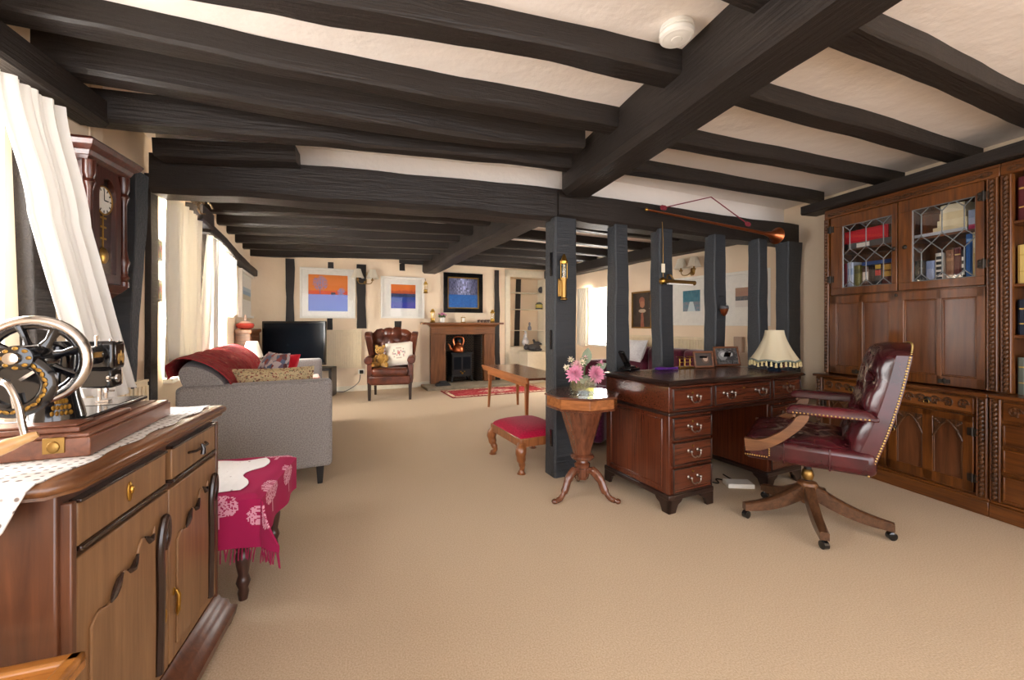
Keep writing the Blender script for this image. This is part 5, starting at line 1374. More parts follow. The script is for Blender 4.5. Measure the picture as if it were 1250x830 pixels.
def swan(par, x, z, y=-.0, w=.075):
    h = MB()
    pts = spline([(x - w/2, y - .022, z), (x - w/2 + .004, y - .026, z - .022), (x - w*.18, y - .028, z - .034), (x, y - .028, z - .028), (x + w*.18, y - .028, z - .034), (x + w/2 - .004, y - .026, z - .022), (x + w/2, y - .022, z)], 5)
    h.tube(pts, .0038, 8); o = h.build('handle', 'handle_metal', par)
    for s_ in (-1, 1):
        h = MB(); h.lathe([(.011, 0), (.012, .003), (.006, .008), (.006, .022), (.009, .026), (.003, .031)], (x + s_*w/2, y, z), 14, Matrix.Rotation(pi/2, 3, 'X')); h.build('handle_boss', 'handle_metal', o)
def drawer(x0, x1, z0, z1, hx, par=DK, y=-.004):
    mb = MB(); mb.box(x0, x1, y, .02, z0, z1); d = mb.build('drawer', 'mahogany_h', par, bevel=.003)
    f_ = MB()
    for a in ((x0, x1, z0, z0 + .008), (x0, x1, z1 - .008, z1), (x0, x0 + .008, z0, z1), (x1 - .008, x1, z0, z1)): f_.box(a[0], a[1], y - .006, y + .002, a[2], a[3])
    f_.build('beading', 'mahogany_dark', d, bevel=.002)
    for x in hx: swan(d, x, (z0 + z1)/2 + .012, y - .002)
    k = MB(); k.lathe([(.007, 0), (.006, .003)], ((x0 + x1)/2, y - .001, z1 - .030), 12, Matrix.Rotation(pi/2, 3, 'X')); k.build('keyhole', 'brass', d)
drawer(.025, .345, .60, .725, (.185,)); drawer(.375, .905, .60, .725, (.49, .79)); drawer(.935, DW - .025, .60, .725, (1.08,))
for x0, x1 in ((0.012, .36), (DW - .36, DW - .012)):
    pd = MB(); pd.box(x0, x1, .012, DD - .012, .085, .575); P_ = pd.build('pedestal', 'mahogany', DK, bevel=.003)
    for z0, z1 in ((.425, .555), (.275, .41), (.115, .26)): drawer(x0 + .015, x1 - .015, z0, z1, ((x0 + x1)/2,))
    mb = MB(); mb.box(x0 - .012, x1 + .012, .0, DD, .075, .108); mb.build('plinth_moulding', 'mahogany_dark', DK, bevel=.008, seg=3)
    for fx_, sx in ((x0 - .01, 1), (x1 + .01, -1)):
        for fy_, sy in ((.003, 1), (DD - .003, -1)):
            prof = [(0, 0), (.055, 0), (.062, .02), (.075, .045), (.10, .06), (.115, .08), (0, .08)]
            mb = MB(); mb.prism(prof, 0, .022, lambda a, b, t: (fx_ + sx*a, fy_ + sy*t, b)); mb.prism(prof, 0, .022, lambda a, b, t: (fx_ + sx*t, fy_ + sy*a, b)); mb.build('bracket_foot', 'mahogany_dark', DK, smooth=0, bevel=.003)
# side panel frame, kneehole back
mb = MB(); sx = .010
for a in ((.06, DD - .06, .135, .147), (.06, DD - .06, .535, .547), (.06, .072, .135, .547), (DD - .072, DD - .06, .135, .547)): mb.box(sx - .006, sx + .004, a[0], a[1], a[2], a[3])
mb.build('side_panel_moulding', 'mahogany', DK, bevel=.004)
mb = MB(); mb.box(.36, DW - .36, DD - .06, DD - .03, .10, .575); mb.build('modesty_panel', 'mahogany', DK, smooth=0)
# things under the desk
wood('box_wood', (52, 24, 18), (84, 44, 32), 'X', .4)
deskp = lambda x, y, z: cw(2.36, .905) + Matrix.Rotation(rz(DA), 3, 'Z') @ Vector((x, y, z))
mb = MB(); mb.box(0, .16, 0, .26, 0, .22)
DB = thing('deed_box', 'small dark wooden box on the floor in the desk kneehole', 'box', deskp(.40, .20, 0), rz(DA + 4))
mb.build('body', 'box_wood', DB, bevel=.004); mb = MB(); mb.box(-.006, .166, -.006, .266, .20, .235); mb.build('lid', 'box_wood', DB, bevel=.004)
for k, (c, lb) in enumerate((((88, 84, 84), 'grey closed book lowest on the box under the desk'), ((70, 62, 60), 'dark book in the middle of the pile under the desk'), ((110, 104, 100), 'pale grey book topmost on the box under the desk'))):
    mb = MB(); mb.box(0, .15, 0, .22, .002, .026, col=(200, 190, 170)); mb.box(-.004, .152, -.004, .224, 0, .003, col=c); mb.box(-.004, .152, -.004, .224, .025, .028, col=c); mb.box(-.006, .0, -.004, .224, 0, .028, col=c)
    one(mb, 'book', 'print', lb, 'book', deskp(.405 + .004*k, .215 - .006*k, .2355 + .0285*k), rz(DA + 4 + 3*k), 'books piled under the desk', smooth=0)
mb = MB(); mb.box(0, .17, 0, .10, 0, .03); one(mb, 'adapter_box', 'white_paint', 'flat white box lying on the carpet under the desk', 'box', deskp(.66, .12, 0), rz(DA + 30), bevel=.004)
mb = MB(); mb.tube(spline([deskp(.60, .30, .007), deskp(.66, .20, .007), deskp(.72, .26, .007), deskp(.78, .16, .007), deskp(.84, .30, .007)], 6), .005, 6); one(mb, 'power_cord', 'gloss_black', 'black cable trailing over the carpet under the desk', 'cord')

# ------------------------------------------------ things on the desk
DT = .7637
def on_desk(px, py, z=DT): return cw(*G(px, py, z), z)
PH = thing('cordless_phone', 'black cordless telephone in its charging base on the desk corner', 'telephone', on_desk(768, 452), rz(-40))
mb = MB(); mb.box(-.06, .07, -.05, .05, 0, .022); mb.taper((.0, .0), .05, .04, .022, .035, .03, .03); mb.build('charging_base', 'gloss_black', PH, bevel=.008, seg=3)
mb = MB(); M_ = Matrix.Translation((-.01, 0, .025)) @ Matrix.Rotation(radians(-38), 4, 'Y'); mb.box(-.012, .012, -.023, .023, 0, .15, M=M_); h = mb.build('handset', 'gloss_black', PH, bevel=.008, seg=3)
mb = MB(); mb.box(.0125, .014, -.016, .016, .09, .125, M=M_); mb.build('display', 'slate_figure', h)
plain('red_plastic', (200, 30, 30), .4); mb = MB(); mb.box(.055, .072, -.02, .0, .018, .026); mb.build('red_light', 'red_plastic', PH, bevel=.003)
plain('purple_plastic', (86, 40, 130), .4); plain('violet', (130, 70, 170), .5)
PU = thing('hairbrush', 'purple brush lying on the desk top', 'brush', on_desk(812, 452), rz(70))
mb = MB(); mb.ell((0, -.04, .014), .03, .055, .014, 18, 8); mb.tube([(0, .0, .012), (0, .05, .011), (0, .11, .012)], [.012, .009, .011], 10); mb.build('body', 'purple_plastic', PU)
mb = MB(); mb.ell((0, .10, .012), .011, .02, .010, 10, 8); mb.build('grip_end', 'violet', PU)
LS = thing('letter_scales', 'small brass letter scales on the desk before the photo frames', 'scales', on_desk(836, 449), rz(-20))
mb = MB(); mb.box(-.075, .075, -.03, .03, 0, .012); mb.build('base', 'old_brass', LS, bevel=.003)
for x in (-.05, 0, .05):
    mb = MB(); mb.lathe([(.008, .012), (.004, .02), (.004, .07), (.008, .075), (.003, .082)], (x, 0, 0), 10); mb.build('column', 'brass', LS)
mb = MB(); mb.tube([(-.06, 0, .07), (.06, 0, .07)], .003, 8); mb.tube([(-.06, -.01, .045), (.06, -.01, .045)], .003, 8); mb.build('beam', 'brass', LS)
for x in (-.05, .05):
    mb = MB(); mb.lathe([(.026, .084), (.028, .088), (.02, .084)], (x, 0, 0), 18); mb.build('pan', 'brass', LS)
wood('photo_frame_wood', (90, 48, 26), (140, 84, 48), 'X', .35)
def photo(u, v):
    if ((u-.32)/.2)**2 + ((v-.55)/.3)**2 < 1: return (206, 206, 204) if ((u-.34)/.12)**2 + ((v-.6)/.14)**2 < 1 else (150, 150, 150)
    if ((u-.68)/.2)**2 + ((v-.55)/.32)**2 < 1: return (196, 196, 194) if ((u-.66)/.12)**2 + ((v-.62)/.14)**2 < 1 else (70, 70, 72)
    k = hsh(int(u*24), int(v*18)); return (60 + 60*k,)*3
def photo2(u, v):
    if ((u-.62)/.22)**2 + ((v-.5)/.3)**2 < 1: return (176, 150, 132) if ((u-.62)/.14)**2 + ((v-.54)/.2)**2 < 1 else (84, 62, 54)
    return (52, 44, 46)
for px, py, w, h, rot, art, lb in ((860, 449, .165, .128, -8, photo2, 'narrower dark wood photo frame on the desk beside the brass scales'), (889, 447, .235, .158, -14, photo, 'wider wood photo frame with a black and white picture on the desk')):
    F_ = thing('photo_frame', lb, 'photo frame', on_desk(px, py), rz(rot))
    M_ = Matrix.Rotation(radians(-12), 4, 'X'); mb = MB()
    for a in ((-w/2, w/2, 0, .014), (-w/2, w/2, h - .014, h), (-w/2, -w/2 + .014, 0, h), (w/2 - .014, w/2, 0, h)): mb.box(a[0], a[1], -.008, .008, a[2] + .002, a[3] + .002, M=M_)
    mb.build('frame', 'photo_frame_wood', F_, bevel=.003)
    mb = MB(M_); mb.surf(lambda u, v: (-w/2 + .013 + (w - .026)*u, -.001, .015 + (h - .026)*v), 36, 26, col=art); mb.build('photograph', 'print_gloss', F_, smooth=0)
    mb = MB(); mb.box(-.03, .03, .0, .004, .004, h*.75, M=Matrix.Translation((0, .045, 0)) @ Matrix.Rotation(radians(22), 4, 'X')); mb.build('easel_back', 'gloss_black', F_)
# tasselled lamp
LD, LU = 3.02, 1.935
LM = thing('desk_lamp', 'cream lamp with tasselled bell shade on the desk before the end post', 'lamp', cw(LD, LU, DT), 0)
plain('navy_china', (34, 48, 66), .2, coat=.5)
mb = MB(); mb.lathe([(.045, 0), (.05, .012), (.035, .02), (.05, .035), (.062, .06), (.05, .085), (.02, .10), (.012, .115), (.012, .15)], (0, 0, 0), 24); mb.build('base', 'navy_china', LM)
sheer('shade_silk', (240, 230, 202), .35); fabric('fringe_cream', (214, 196, 140), (232, 218, 170)); plain('ribbon_teal', (120, 134, 124), .7)
sz0, sz1 = ZD(441, LD) - DT, ZD(403, LD) - DT
def bell(u, v):
    q = u*2*pi; r = .060 + .098*(1 - v)**1.55 ; r *= 1 + .018*abs(sin(q*4))
    return (cos(q)*r, sin(q)*r, sz0 + (sz1 - sz0)*v + .012*(1 - v)*abs(sin(q*4)))
mb = MB(); mb.surf(bell, 96, 16, thick=.002); sh = mb.build('lamp_shade', 'shade_silk', LM, smooth=70)
mb = MB(); mb.tube([Vector(bell(k/96, .02)) for k in range(96)], .006, 6, closed=True); mb.build('braid', 'ribbon_teal', sh)
for k in range(34):
    mb = MB(); p = Vector(bell(k/34, 0)); mb.lathe([(.002, 0), (.004, -.006), (.008, -.014), (.006, -.018), (.009, -.034), (.004, -.036)], p, 8); mb.build('tassel', 'fringe_cream', sh)
# dark red round thing beside the lamp
plain('oxblood', (84, 20, 28), .35)
pb = on_desk(952, 449.5)
mb = MB(); mb.ell((0, 0, .026), .062, .045, .026, 20, 10); one(mb, 'purse', 'oxblood', 'small rounded oxblood purse under the lamp fringe on the desk', 'purse', (pb.x, pb.y, DT), rz(-25))
HD = thing('headphones', 'thin chrome loop lying by the desk lamp', 'headphones', on_desk(973, 451), rz(-30))
mb = MB(); mb.tube([(cos(pi*k/12)*.03, 0, .004 + sin(pi*k/12)*.045) for k in range(13)], .003, 6); mb.build('band', 'chrome', HD)
mb = MB(); mb.ell((-.03, 0, .010), .008, .012, .010, 10, 6); mb.ell((.03, 0, .010), .008, .012, .010, 10, 6); mb.build('ear_pad', 'gloss_black', HD)

# ------------------------------------------------ trumpet work table with flowers
wood('rosewood', (76, 40, 25), (120, 70, 46), 'Z', .22, coat=.5); wood('rosewood_top', (70, 38, 24), (112, 66, 44), 'X', .14, coat=.6); wood('satin_band', (120, 68, 30), (166, 102, 52), 'X', .25, coat=.4)
WT = thing('work_table', 'octagonal trumpet work table on three scrolled feet beside the desk', 'table', cw(2.66, .455), rz(10))
TZ = .658; ph = radians(12)
mb = MB(); mb.lathe([(.240, TZ - .014), (.247, TZ - .008), (.243, TZ - .002), (.237, TZ)], (0, 0, 0), 8, ph=ph); mb.build('table_top', 'rosewood_top', WT, smooth=0, bevel=.002)
mb = MB(); mb.lathe([(.230, TZ - .075), (.230, TZ - .014)], (0, 0, 0), 8, ph=ph); mb.build('drawer_band', 'satin_band', WT, smooth=0, bevel=.003)
mb = MB(); mb.lathe([(.220, TZ - .092), (.233, TZ - .088), (.237, TZ - .080), (.229, TZ - .074)], (0, 0, 0), 8, ph=ph); mb.build('lower_moulding', 'rosewood', WT, smooth=0)
mb = MB(); mb.lathe([(.058, .265), (.075, .33), (.105, .43), (.135, .53), (.150, TZ - .088)], (0, 0, 0), 8, ph=ph); mb.build('trumpet', 'rosewood', WT, smooth=20)
mb = MB(); mb.lathe([(.03, .12), (.036, .135), (.034, .165), (.05, .18), (.052, .20), (.038, .212), (.036, .222), (.072, .235), (.078, .248), (.072, .258), (.058, .266)], (0, 0, 0), 28); mb.build('pedestal', 'rosewood', WT)
mb = MB(); mb.lathe([(.04, .10), (.046, .12), (.046, .175), (.034, .18)], (0, 0, 0), 6); mb.build('hub', 'rosewood', WT, smooth=0, bevel=.003)
for bearing in (-128, 128, 2):
    a = radians(bearing); wx, wu = cos(a), sin(a)      # (d,u) direction
    dv = Matrix.Rotation(-rz(10), 3, 'Z') @ cw(wx, wu)
    e = Vector((dv.x, dv.y, 0)); R_ = lambda r, z: e*r + Vector((0, 0, z))
    mb = MB(); pts = spline([R_(.03, .155), R_(.075, .165), R_(.125, .125), R_(.155, .065), R_(.195, .022), R_(.235, .016), R_(.25, .014)], 5)
    mb.tube(pts, [.022]*5 + [.030]*6 + [.026]*6 + [.018]*7 + [.014]*(len(pts) - 24), 12, flat=.8); mb.ell(R_(.245, .016), .02, .02, .016, 10, 8); mb.build('leg', 'rosewood', WT)
TTZ = TZ + .0005
vz = cw(2.64, .455, TTZ)
VS = thing('glass_vase', 'clear square glass vase of flowers on the octagonal work table', 'vase', vz, rz(5))
glass('vase_glass', (240, 246, 242), .12); glass('water', (214, 206, 150), .05)
mb = MB(); mb.surf(lambda u, v: (lambda q, k: (cos(q)*k, sin(q)*k, .004 + .105*v))(u*2*pi, .080*(1/max(abs(cos(u*2*pi)), abs(sin(u*2*pi))))**.6*(1 + .05*v)), 48, 6, thick=-.005); mb.lathe([(.080, 0), (.080, .008)], (0, 0, 0), 24); mb.build('bowl', 'vase_glass', VS, smooth=50)
mb = MB(); mb.lathe([(.070, .009), (.073, .060)], (0, 0, 0), 24); mb.build('water', 'water', VS)
plain('petal_rose', (228, 152, 180), .6, noise=.12, nscale=60, sheen=.2); plain('petal_pale', (240, 196, 196), .6, noise=.1, nscale=60); plain('petal_cream', (240, 226, 200), .6, noise=.08, nscale=60); plain('stem_green', (110, 130, 84), .6); plain('eucalyptus', (128, 140, 116), .7, noise=.15)
def petal(mb, c, dirv, up, L, w, curl=.3, col=None):
    d = Vector(dirv).normalized(); s_ = d.cross(Vector(up))
    if s_.length < 1e-4: s_ = d.orthogonal()
    s_.normalize(); n = s_.cross(d)
    def fn(u, v):
        ww = w*sin(pi*min(1, .12 + .86*v))**.8*(1 - .2*v); return Vector(c) + d*(L*v) + s_*((2*u - 1)*ww) + n*(curl*L*v*v + .25*ww*(2*u-1)**2)
    mb.surf(fn, 3, 5, thick=.0006)
def bloom(name, label, off, r, mat, tilt, rows=5, n0=14, group=None, stem=True, seed=0):
    B_ = thing(name, label, 'flower', vz + Vector(off), 0, group); rnd = random.Random(seed); mb = MB()
    T = Vector(tilt).normalized(); A = T.orthogonal().normalized(); Bv = T.cross(A)
    for k in range(rows):
        el = radians(-12 + 88*k/(rows - 1 or 1)); n = max(4, int(n0*(1 - .55*k/rows)))
        for j in range(n):
            q = 2*pi*(j + .5*(k % 2))/n + rnd.uniform(-.1, .1); h = A*cos(q) + Bv*sin(q)
            dv = h*cos(el) + T*sin(el); petal(mb, T*(.10*r*k/rows), dv, T, r*(1 - .35*k/rows)*rnd.uniform(.9, 1.08), r*.17, curl=.12 + .1*k/rows)
    mb.build('petals', mat, B_, smooth=60)
    b0 = Vector((-off[0]*.75 + 0, -off[1]*.75, -off[2] + .03)); m2 = MB(); m2.tube(spline([T*-.004, T*-.03 + b0*.25, b0], 5), .003, 6); m2.build('stem', 'stem_green', B_)
    m3 = MB(); m3.ell(T*-.008, .012, .012, .012); m3.build('calyx', 'stem_green', B_)
    return B_
rt = cw(0, 1); fw_ = cw(1, 0)
def vo(dx, dd, z): v = rt*dx + fw_*dd; return (v.x, v.y, z)
bloom('dahlia', 'big spiky pink dahlia in the vase on its desk side', vo(.075, -.05, .125), .062, 'petal_rose', vo(.5, -.8, .25), 6, 18, seed=1)
bloom('peony', 'full pale pink peony in the vase on its post side', vo(-.06, -.06, .13), .060, 'petal_rose', vo(-.35, -.8, .45), 7, 14, seed=2)
bloom('peony', 'upper pale pink peony at the back of the vase', vo(-.035, .0, .175), .045, 'petal_pale', vo(-.2, -.5, .9), 5, 12, seed=3)
bloom('rosebud', 'closed pink bud reaching towards the desk', vo(.115, .0, .19), .030, 'petal_rose', vo(.4, -.1, 1), 4, 6, seed=4)
bloom('freesia', 'cream blossom lowest on the post side of the vase', vo(-.105, -.02, .165), .028, 'petal_cream', vo(-.8, -.4, .5), 3, 7, seed=5)
bloom('freesia', 'cream blossom standing tallest over the peony', vo(-.075, .0, .215), .026, 'petal_cream', vo(-.4, -.4, .9), 3, 7, seed=6)
bloom('freesia', 'cream blossom in the middle of the bouquet', vo(-.005, -.02, .20), .028, 'petal_cream', vo(0, -.6, .8), 3, 7, seed=7)
bloom('freesia', 'pale bud sprig just above the spiky dahlia', vo(.02, .02, .225), .022, 'petal_pale', vo(.1, -.3, 1), 3, 6, seed=8)
for off, tl, s_, lb in ((vo(.025, .03, .20), vo(.15, 0, 1), .10, 'tall grey green leaf standing up at the back of the vase'), (vo(.085, .03, .155), vo(.9, 0, .5), .085, 'grey green leaf leaning out towards the desk'), (vo(.0, -.05, .10), vo(.1, -.6, .5), .07, 'dark green leaf between the two big pink blooms')):
    L_ = thing('leaf_spray', lb, 'leaf', vz + Vector(off), 0); mb = MB(); petal(mb, Vector((0, 0, -.01)), tl, vo(0, -1, .1), s_, s_*.36, .1); petal(mb, Vector((0, 0, -.03)), vo(-.5, -.2, .7), vo(0, -1, .1), s_*.7, s_*.24, .1); mb.build('leaf', 'eucalyptus', L_)
    b0 = Vector((-off[0]*.75, -off[1]*.75, -off[2] + .03)); m2 = MB(); m2.tube([Vector((0, 0, 0)), b0*.5, b0], .003, 6); m2.build('stem', 'stem_green', L_)

# ------------------------------------------------ fittings on the posts and cross beam
def postpt(px, py, off=-.085): # on the camera face of the post row
    off = -off; t = scr.t(px, off); d, u = scr.at(t, off); return cw(d, u, ZD(py, d)), d
p, d_ = postpt(688.5, 367, -.115)
PL = thing('wall_lamp', 'tall brass carriage lamp with glass chimney on the stout post', 'wall lamp', p, rz(-22))
k = d_/FPX
H_ = lambda py: (367 - py)*k
mb = MB(); mb.lathe([(.010, 0), (.024, .006), (.026, .014), (.017, .022), (.019, H_(345)), (.023, H_(341)), (.024, H_(339))], (0, 0, 0), 20); mb.build('candle_tube', 'old_brass', PL)
mb = MB(); mb.lathe([(.021, H_(339)), (.024, H_(330)), (.021, H_(322))], (0, 0, 0), 20); mb.build('glass_chimney', 'vase_glass', PL)
for j in range(6):
    q = 2*pi*j/6; mb = MB(); mb.tube([(cos(q)*.026, sin(q)*.026, H_(340)), (cos(q)*.026, sin(q)*.026, H_(321))], .0018, 6); mb.build('cage_bar', 'brass', PL)
mb = MB(); mb.lathe([(.027, H_(322)), (.029, H_(319)), (.020, H_(316.5)), (.017, H_(315)), (.012, H_(312)), (.003, H_(310))], (0, 0, 0), 20); mb.build('cap', 'brass', PL)
mb = MB(); mb.box(-.03, -.016, -.004, .024, H_(362), H_(342)); mb.box(-.035, .012, .020, .030, H_(362), H_(340)); mb.build('wall_bracket', 'old_brass', PL, bevel=.004)
# coaching horn
h0, d0 = postpt(790, 256, -.155); h1, d1 = postpt(934, 285, -.17)
HN = thing('coaching_horn', 'long copper coaching horn hung by a red cord along the cross beam', 'horn', h0, 0)
v = h1 - h0; n = 26
vs = []
mb = MB(); mb.tube([v*(i/n) for i in range(n+1)], [.007 + .006*(i/n) + .006*max(0, i/n - .5) for i in range(n+1)], 14); mb.build('tube', 'copper', HN)
mb = MB(); e = v.normalized(); q_ = e.to_track_quat('Z', 'Y').to_matrix()
mb.lathe([(.016, -.005), (.023, .04), (.035, .09), (.055, .125), (.070, .138), (.073, .140), (.068, .136), (.052, .120), (.02, .05), (.012, .0)], v, 28, q_); mb.build('bell', 'copper', HN)
mb = MB(); mb.lathe([(.013, 0), (.013, .008), (.008, .018)], (0, 0, 0), 16, e.to_track_quat('-Z', 'Y').to_matrix()); mb.build('mouthpiece', 'brass', HN)
c0, _ = postpt(810, 253.5, -.15); c1, _ = postpt(868, 240.5, -.125); c2, _ = postpt(913, 273.5, -.16)
fabric('cord_red', (110, 28, 40), (140, 44, 56)); mb = MB(); mb.tube([c0 - h0, (c0 + c1)/2 - h0, c1 - h0, (c1+c2)/2 - h0, c2 - h0], .0045, 8)
for c_ in (c0, c2):
    for j in (-1, 0, 1): mb.tube([c_ - h0 + e*(.012*j) + Vector((cos(a_)*.016, cos(a_)*.0, sin(a_)*.016)) for a_ in [2*pi*i/8 for i in range(8)]], .005, 6, closed=True)
mb.build('cord', 'cord_red', HN)
# picture light on the third post
p, d_ = postpt(808, 343, -.10)
PLT = thing('picture_light', 'brass picture light tube hung on the post behind the desk', 'picture light', p, rz(-22))
ex_ = Vector((1, 0, 0)); le = .33
mb = MB(); mb.tube([(0, 0, 0), (.02, 0, .002), (.05, 0, .001), (le, 0, -.004), (le + .01, 0, -.005)], [.022, .024, .017, .017, .019], 18); mb.build('reflector_tube', 'old_brass', PLT)
mb = MB(); mb.ell((.004, 0, 0), .022, .028, .028, 16, 10); mb.build('end_cap', 'brass', PLT)
mb = MB(); mb.tube(spline([(.05, .0, .012), (.07, .01, .05), (.10, .015, .052), (.115, .005, .025), (.12, 0, .012)], 6), .006, 8); mb.build('arm', 'old_brass', PLT)
mb = MB(); mb.box(.06, le - .02, -.011, .011, -.024, -.014); mb.build('lens', 'white_paint', PLT)
p2, _ = postpt(809.5, 341, -.085)
TG = thing('hanging_tag', 'pale paper tag on a chain above the brass picture light', 'tag', p2, rz(-22))
mb = MB(); mb.tube([(0, 0, .12), (0, 0, .3), (0, .01, .46)], .0025, 6); mb.tube([(0, 0, .02), (0, 0, .055)], .002, 6); mb.build('chain', 'old_brass', TG)
mb = MB(); mb.box(-.017, .017, -.004, .002, .055, .125); mb.build('card', 'cream_paint', TG, bevel=.002)
# hanging copper pot
p, d_ = postpt(884, 386, -.115); k = d_/FPX
HP = thing('hanging_pot', 'small copper pot hanging by wires from the post', 'hanging pot', p, rz(-22))
mb = MB(); mb.lathe([(.004, 0), (.010, .006), (.022, .022), (.030, .045), (.034, .062), (.036, .065), (.03, .062)], (0, 0, 0), 20); mb.build('bowl', 'copper', HP)
mb = MB(); mb.lathe([(.034, .060), (.036, .066), (.034, .085), (.03, .09)], (0, 0, 0), 20); mb.build('collar', 'slate_figure', HP)
for q in (0, 2.1, 4.2):
    mb = MB(); mb.tube([(cos(q)*.034, sin(q)*.034, .085), (0, 0, .16)], .0016, 6); mb.build('wire', 'black_metal', HP)
mb = MB(); mb.tube([(0, 0, .158), (0, 0, .168), (0, .06, .17)], .003, 6); mb.build('hook', 'black_metal', HP)
# smoke detector
zc = CEIL; dd = (EYE - zc)*FPX/(33 - HY)
SDT = thing('smoke_detector', 'round white smoke detector on the ceiling between joists and the main beam', 'smoke detector', cw(dd, dd*(826 - CX)/FPX, zc), 0)
K = 1.3; mb = MB(); mb.lathe([(.048*K, -.001), (.050*K, -.018), (.046*K, -.02)], (0, 0, 0), 32); mb.build('base', 'white_paint', SDT)
mb = MB(); mb.lathe([(a*K, b) for a, b in ((.046, -.018), (.050, -.03), (.048, -.042), (.040, -.047), (.036, -.046), (.030, -.049), (.016, -.049), (.014, -.051))], (0, 0, 0), 32); mb.build('cover', 'white_paint', SDT)
# ================================================================== oak bookcases
wood('oak_dark', (62, 30, 8), (126, 72, 23), 'Z', .34, coat=.3, scale=8); wood('oak_dark_h', (62, 30, 8), (126, 72, 23), 'Y', .34, coat=.3, scale=8)
wood('oak_panel', (70, 38, 20), (118, 72, 42), 'Z', .3, coat=.35, scale=6); wood('oak_carved', (40, 22, 12), (104, 64, 30), 'Z', .45, coat=.1, scale=20)
plain('iron_fitting', (54, 48, 42), .45, metal=.6)
wood('oak_light', (112, 62, 26), (158, 98, 48), 'Y', .35, coat=.2)
BX, BTH = (2.34, 2.729), -14.0
def bcase(name, label): return thing(name, label, 'bookcase', cw(*BX), rz(BTH))
UPX = Line(2.34 + .1*.242, 2.729 + .1*.97, BTH)
def yof(px): return UPX.t(px)
BC = bcase('oak_bookcase', 'tall carved oak bureau bookcase with two leaded glass doors, standing under the dark timber')
H1 = 1.03
def rope(mb, x, y, z0, z1, r, pitch=.026):
    n = int((z1 - z0)/pitch*6); mb.tube([(x + .3*r*cos(2*pi*(i/6)), y + .3*r*sin(2*pi*i/6), z0 + (z1 - z0)*i/n) for i in range(n+1)], [r*(.8 + .22*abs(sin(pi*i/6))) for i in range(n+1)], 8)
def carcass(B, y0, y1):
    mb = MB(); mb.box(.012, .40, y0 + .003, y1 - .003, .095, .68); mb.build('lower_carcass', 'oak_dark', B, smooth=0, bevel=.003)
    mb = MB(); mb.box(-.012, .40, y0, y1 + (.012 if y1 > .5 else 0), 0, .085); mb.box(-.004, .40, y0, y1, .085, .10); mb.build('plinth', 'oak_dark_h', B, bevel=.004)
    mb = MB(); mb.box(-.022, .41, y0, y1 + (.015 if y1 > .5 else 0), .682, .702); mb.build('ledge', 'oak_dark_h', B, bevel=.005)
    for y in (y0 + .012, y1 - .012): 
        mb = MB(); mb.box(.10, .40, y - .012, y + .012, .702, 2.02); mb.build('side', 'oak_dark', B, smooth=0)
    mb = MB(); mb.box(.388, .40, y0 + .01, y1 - .01, .702, 2.02); mb.build('back_panel', 'oak_dark', B, smooth=0)
    mb = MB(); mb.box(.09, .40, y0, y1, 2.0, 2.028); mb.box(.085, .12, y0, y1, 1.955, 2.01); mb.build('cornice', 'oak_dark_h', B, bevel=.004)
    mb = MB(); n = int((y1 - y0)/.012)
    mb.tube([(.084, y0 + .03 + (y1 - y0 - .06)*i/n, 1.982 + .010*sin(i*.55)) for i in range(n+1)], .007, 6); mb.tube([(.084, y0 + .03 + (y1 - y0 - .06)*i/n, 1.982 - .010*sin(i*.55)) for i in range(n+1)], .006, 6)
    mb.build('carved_frieze', 'oak_carved', B)
carcass(BC, 0, H1)
def pilaster(B, y, z0, z1, x, w=.05):
    mb = MB(); mb.box(x, x + .03, y - w/2, y + w/2, z0, z1); pl_ = mb.build('pilaster', 'oak_dark', B, bevel=.003)
    mb = MB(); rope(mb, x - .002, y, z0 + .01, z1 - .01, .010); mb.build('carved_strip', 'oak_carved', pl_)
    mb = MB()
    for s_ in (-1, 1): mb.tube([(x - .002, y + s_*w*.38, z0 + .005), (x - .002, y + s_*w*.38, z1 - .005)], .0045, 8)
    mb.build('reed', 'oak_dark', pl_)
pilaster(BC, .030, .71, 1.955, .080); pilaster(BC, H1 - .022, .71, 1.955, .080, .036)
pilaster(BC, .030, .10, .68, -.008); pilaster(BC, H1 - .03, .10, .68, -.008)
def scrolls(mb, x, y0, y1, zc, h, n):
    for k in range(n):
        yc = y0 + (y1 - y0)*(k + .5)/n; w = (y1 - y0)/n; f = 1 if k % 2 else -1
        mb.tube([(x, yc + f*(w*.42 - w*.36*(i/20))*cos(i*.42), zc + (h*.42 - h*.34*(i/20))*sin(i*.42)) for i in range(21)], [.006 - .003*(i/20) for i in range(21)], 6)
        mb.ell((x, yc, zc), .006, w*.10, h*.14, 8, 6)
        for q in range(5):
            a = q*1.256 + .4; mb.ell((x, yc + cos(a)*w*.24, zc + sin(a)*h*.26), .005, w*.09, h*.09, 8, 5)
def ring_pull(par, x, y, z, s=1.0):
    m = MB(); m.lathe([(.017*s, 0), (.019*s, .003), (.012*s, .007), (.004*s, .010)], (x, y, z), 18, Matrix.Rotation(-pi/2, 3, 'Y')); o = m.build('pull_plate', 'iron_fitting', par)
    m = MB(); m.tube([(x - .012, y + cos(2*pi*i/20)*.014*s, z - .012*s + sin(2*pi*i/20)*.014*s) for i in range(20)], .0028*s, 8, closed=True); m.build('pull_ring', 'old_brass', o)
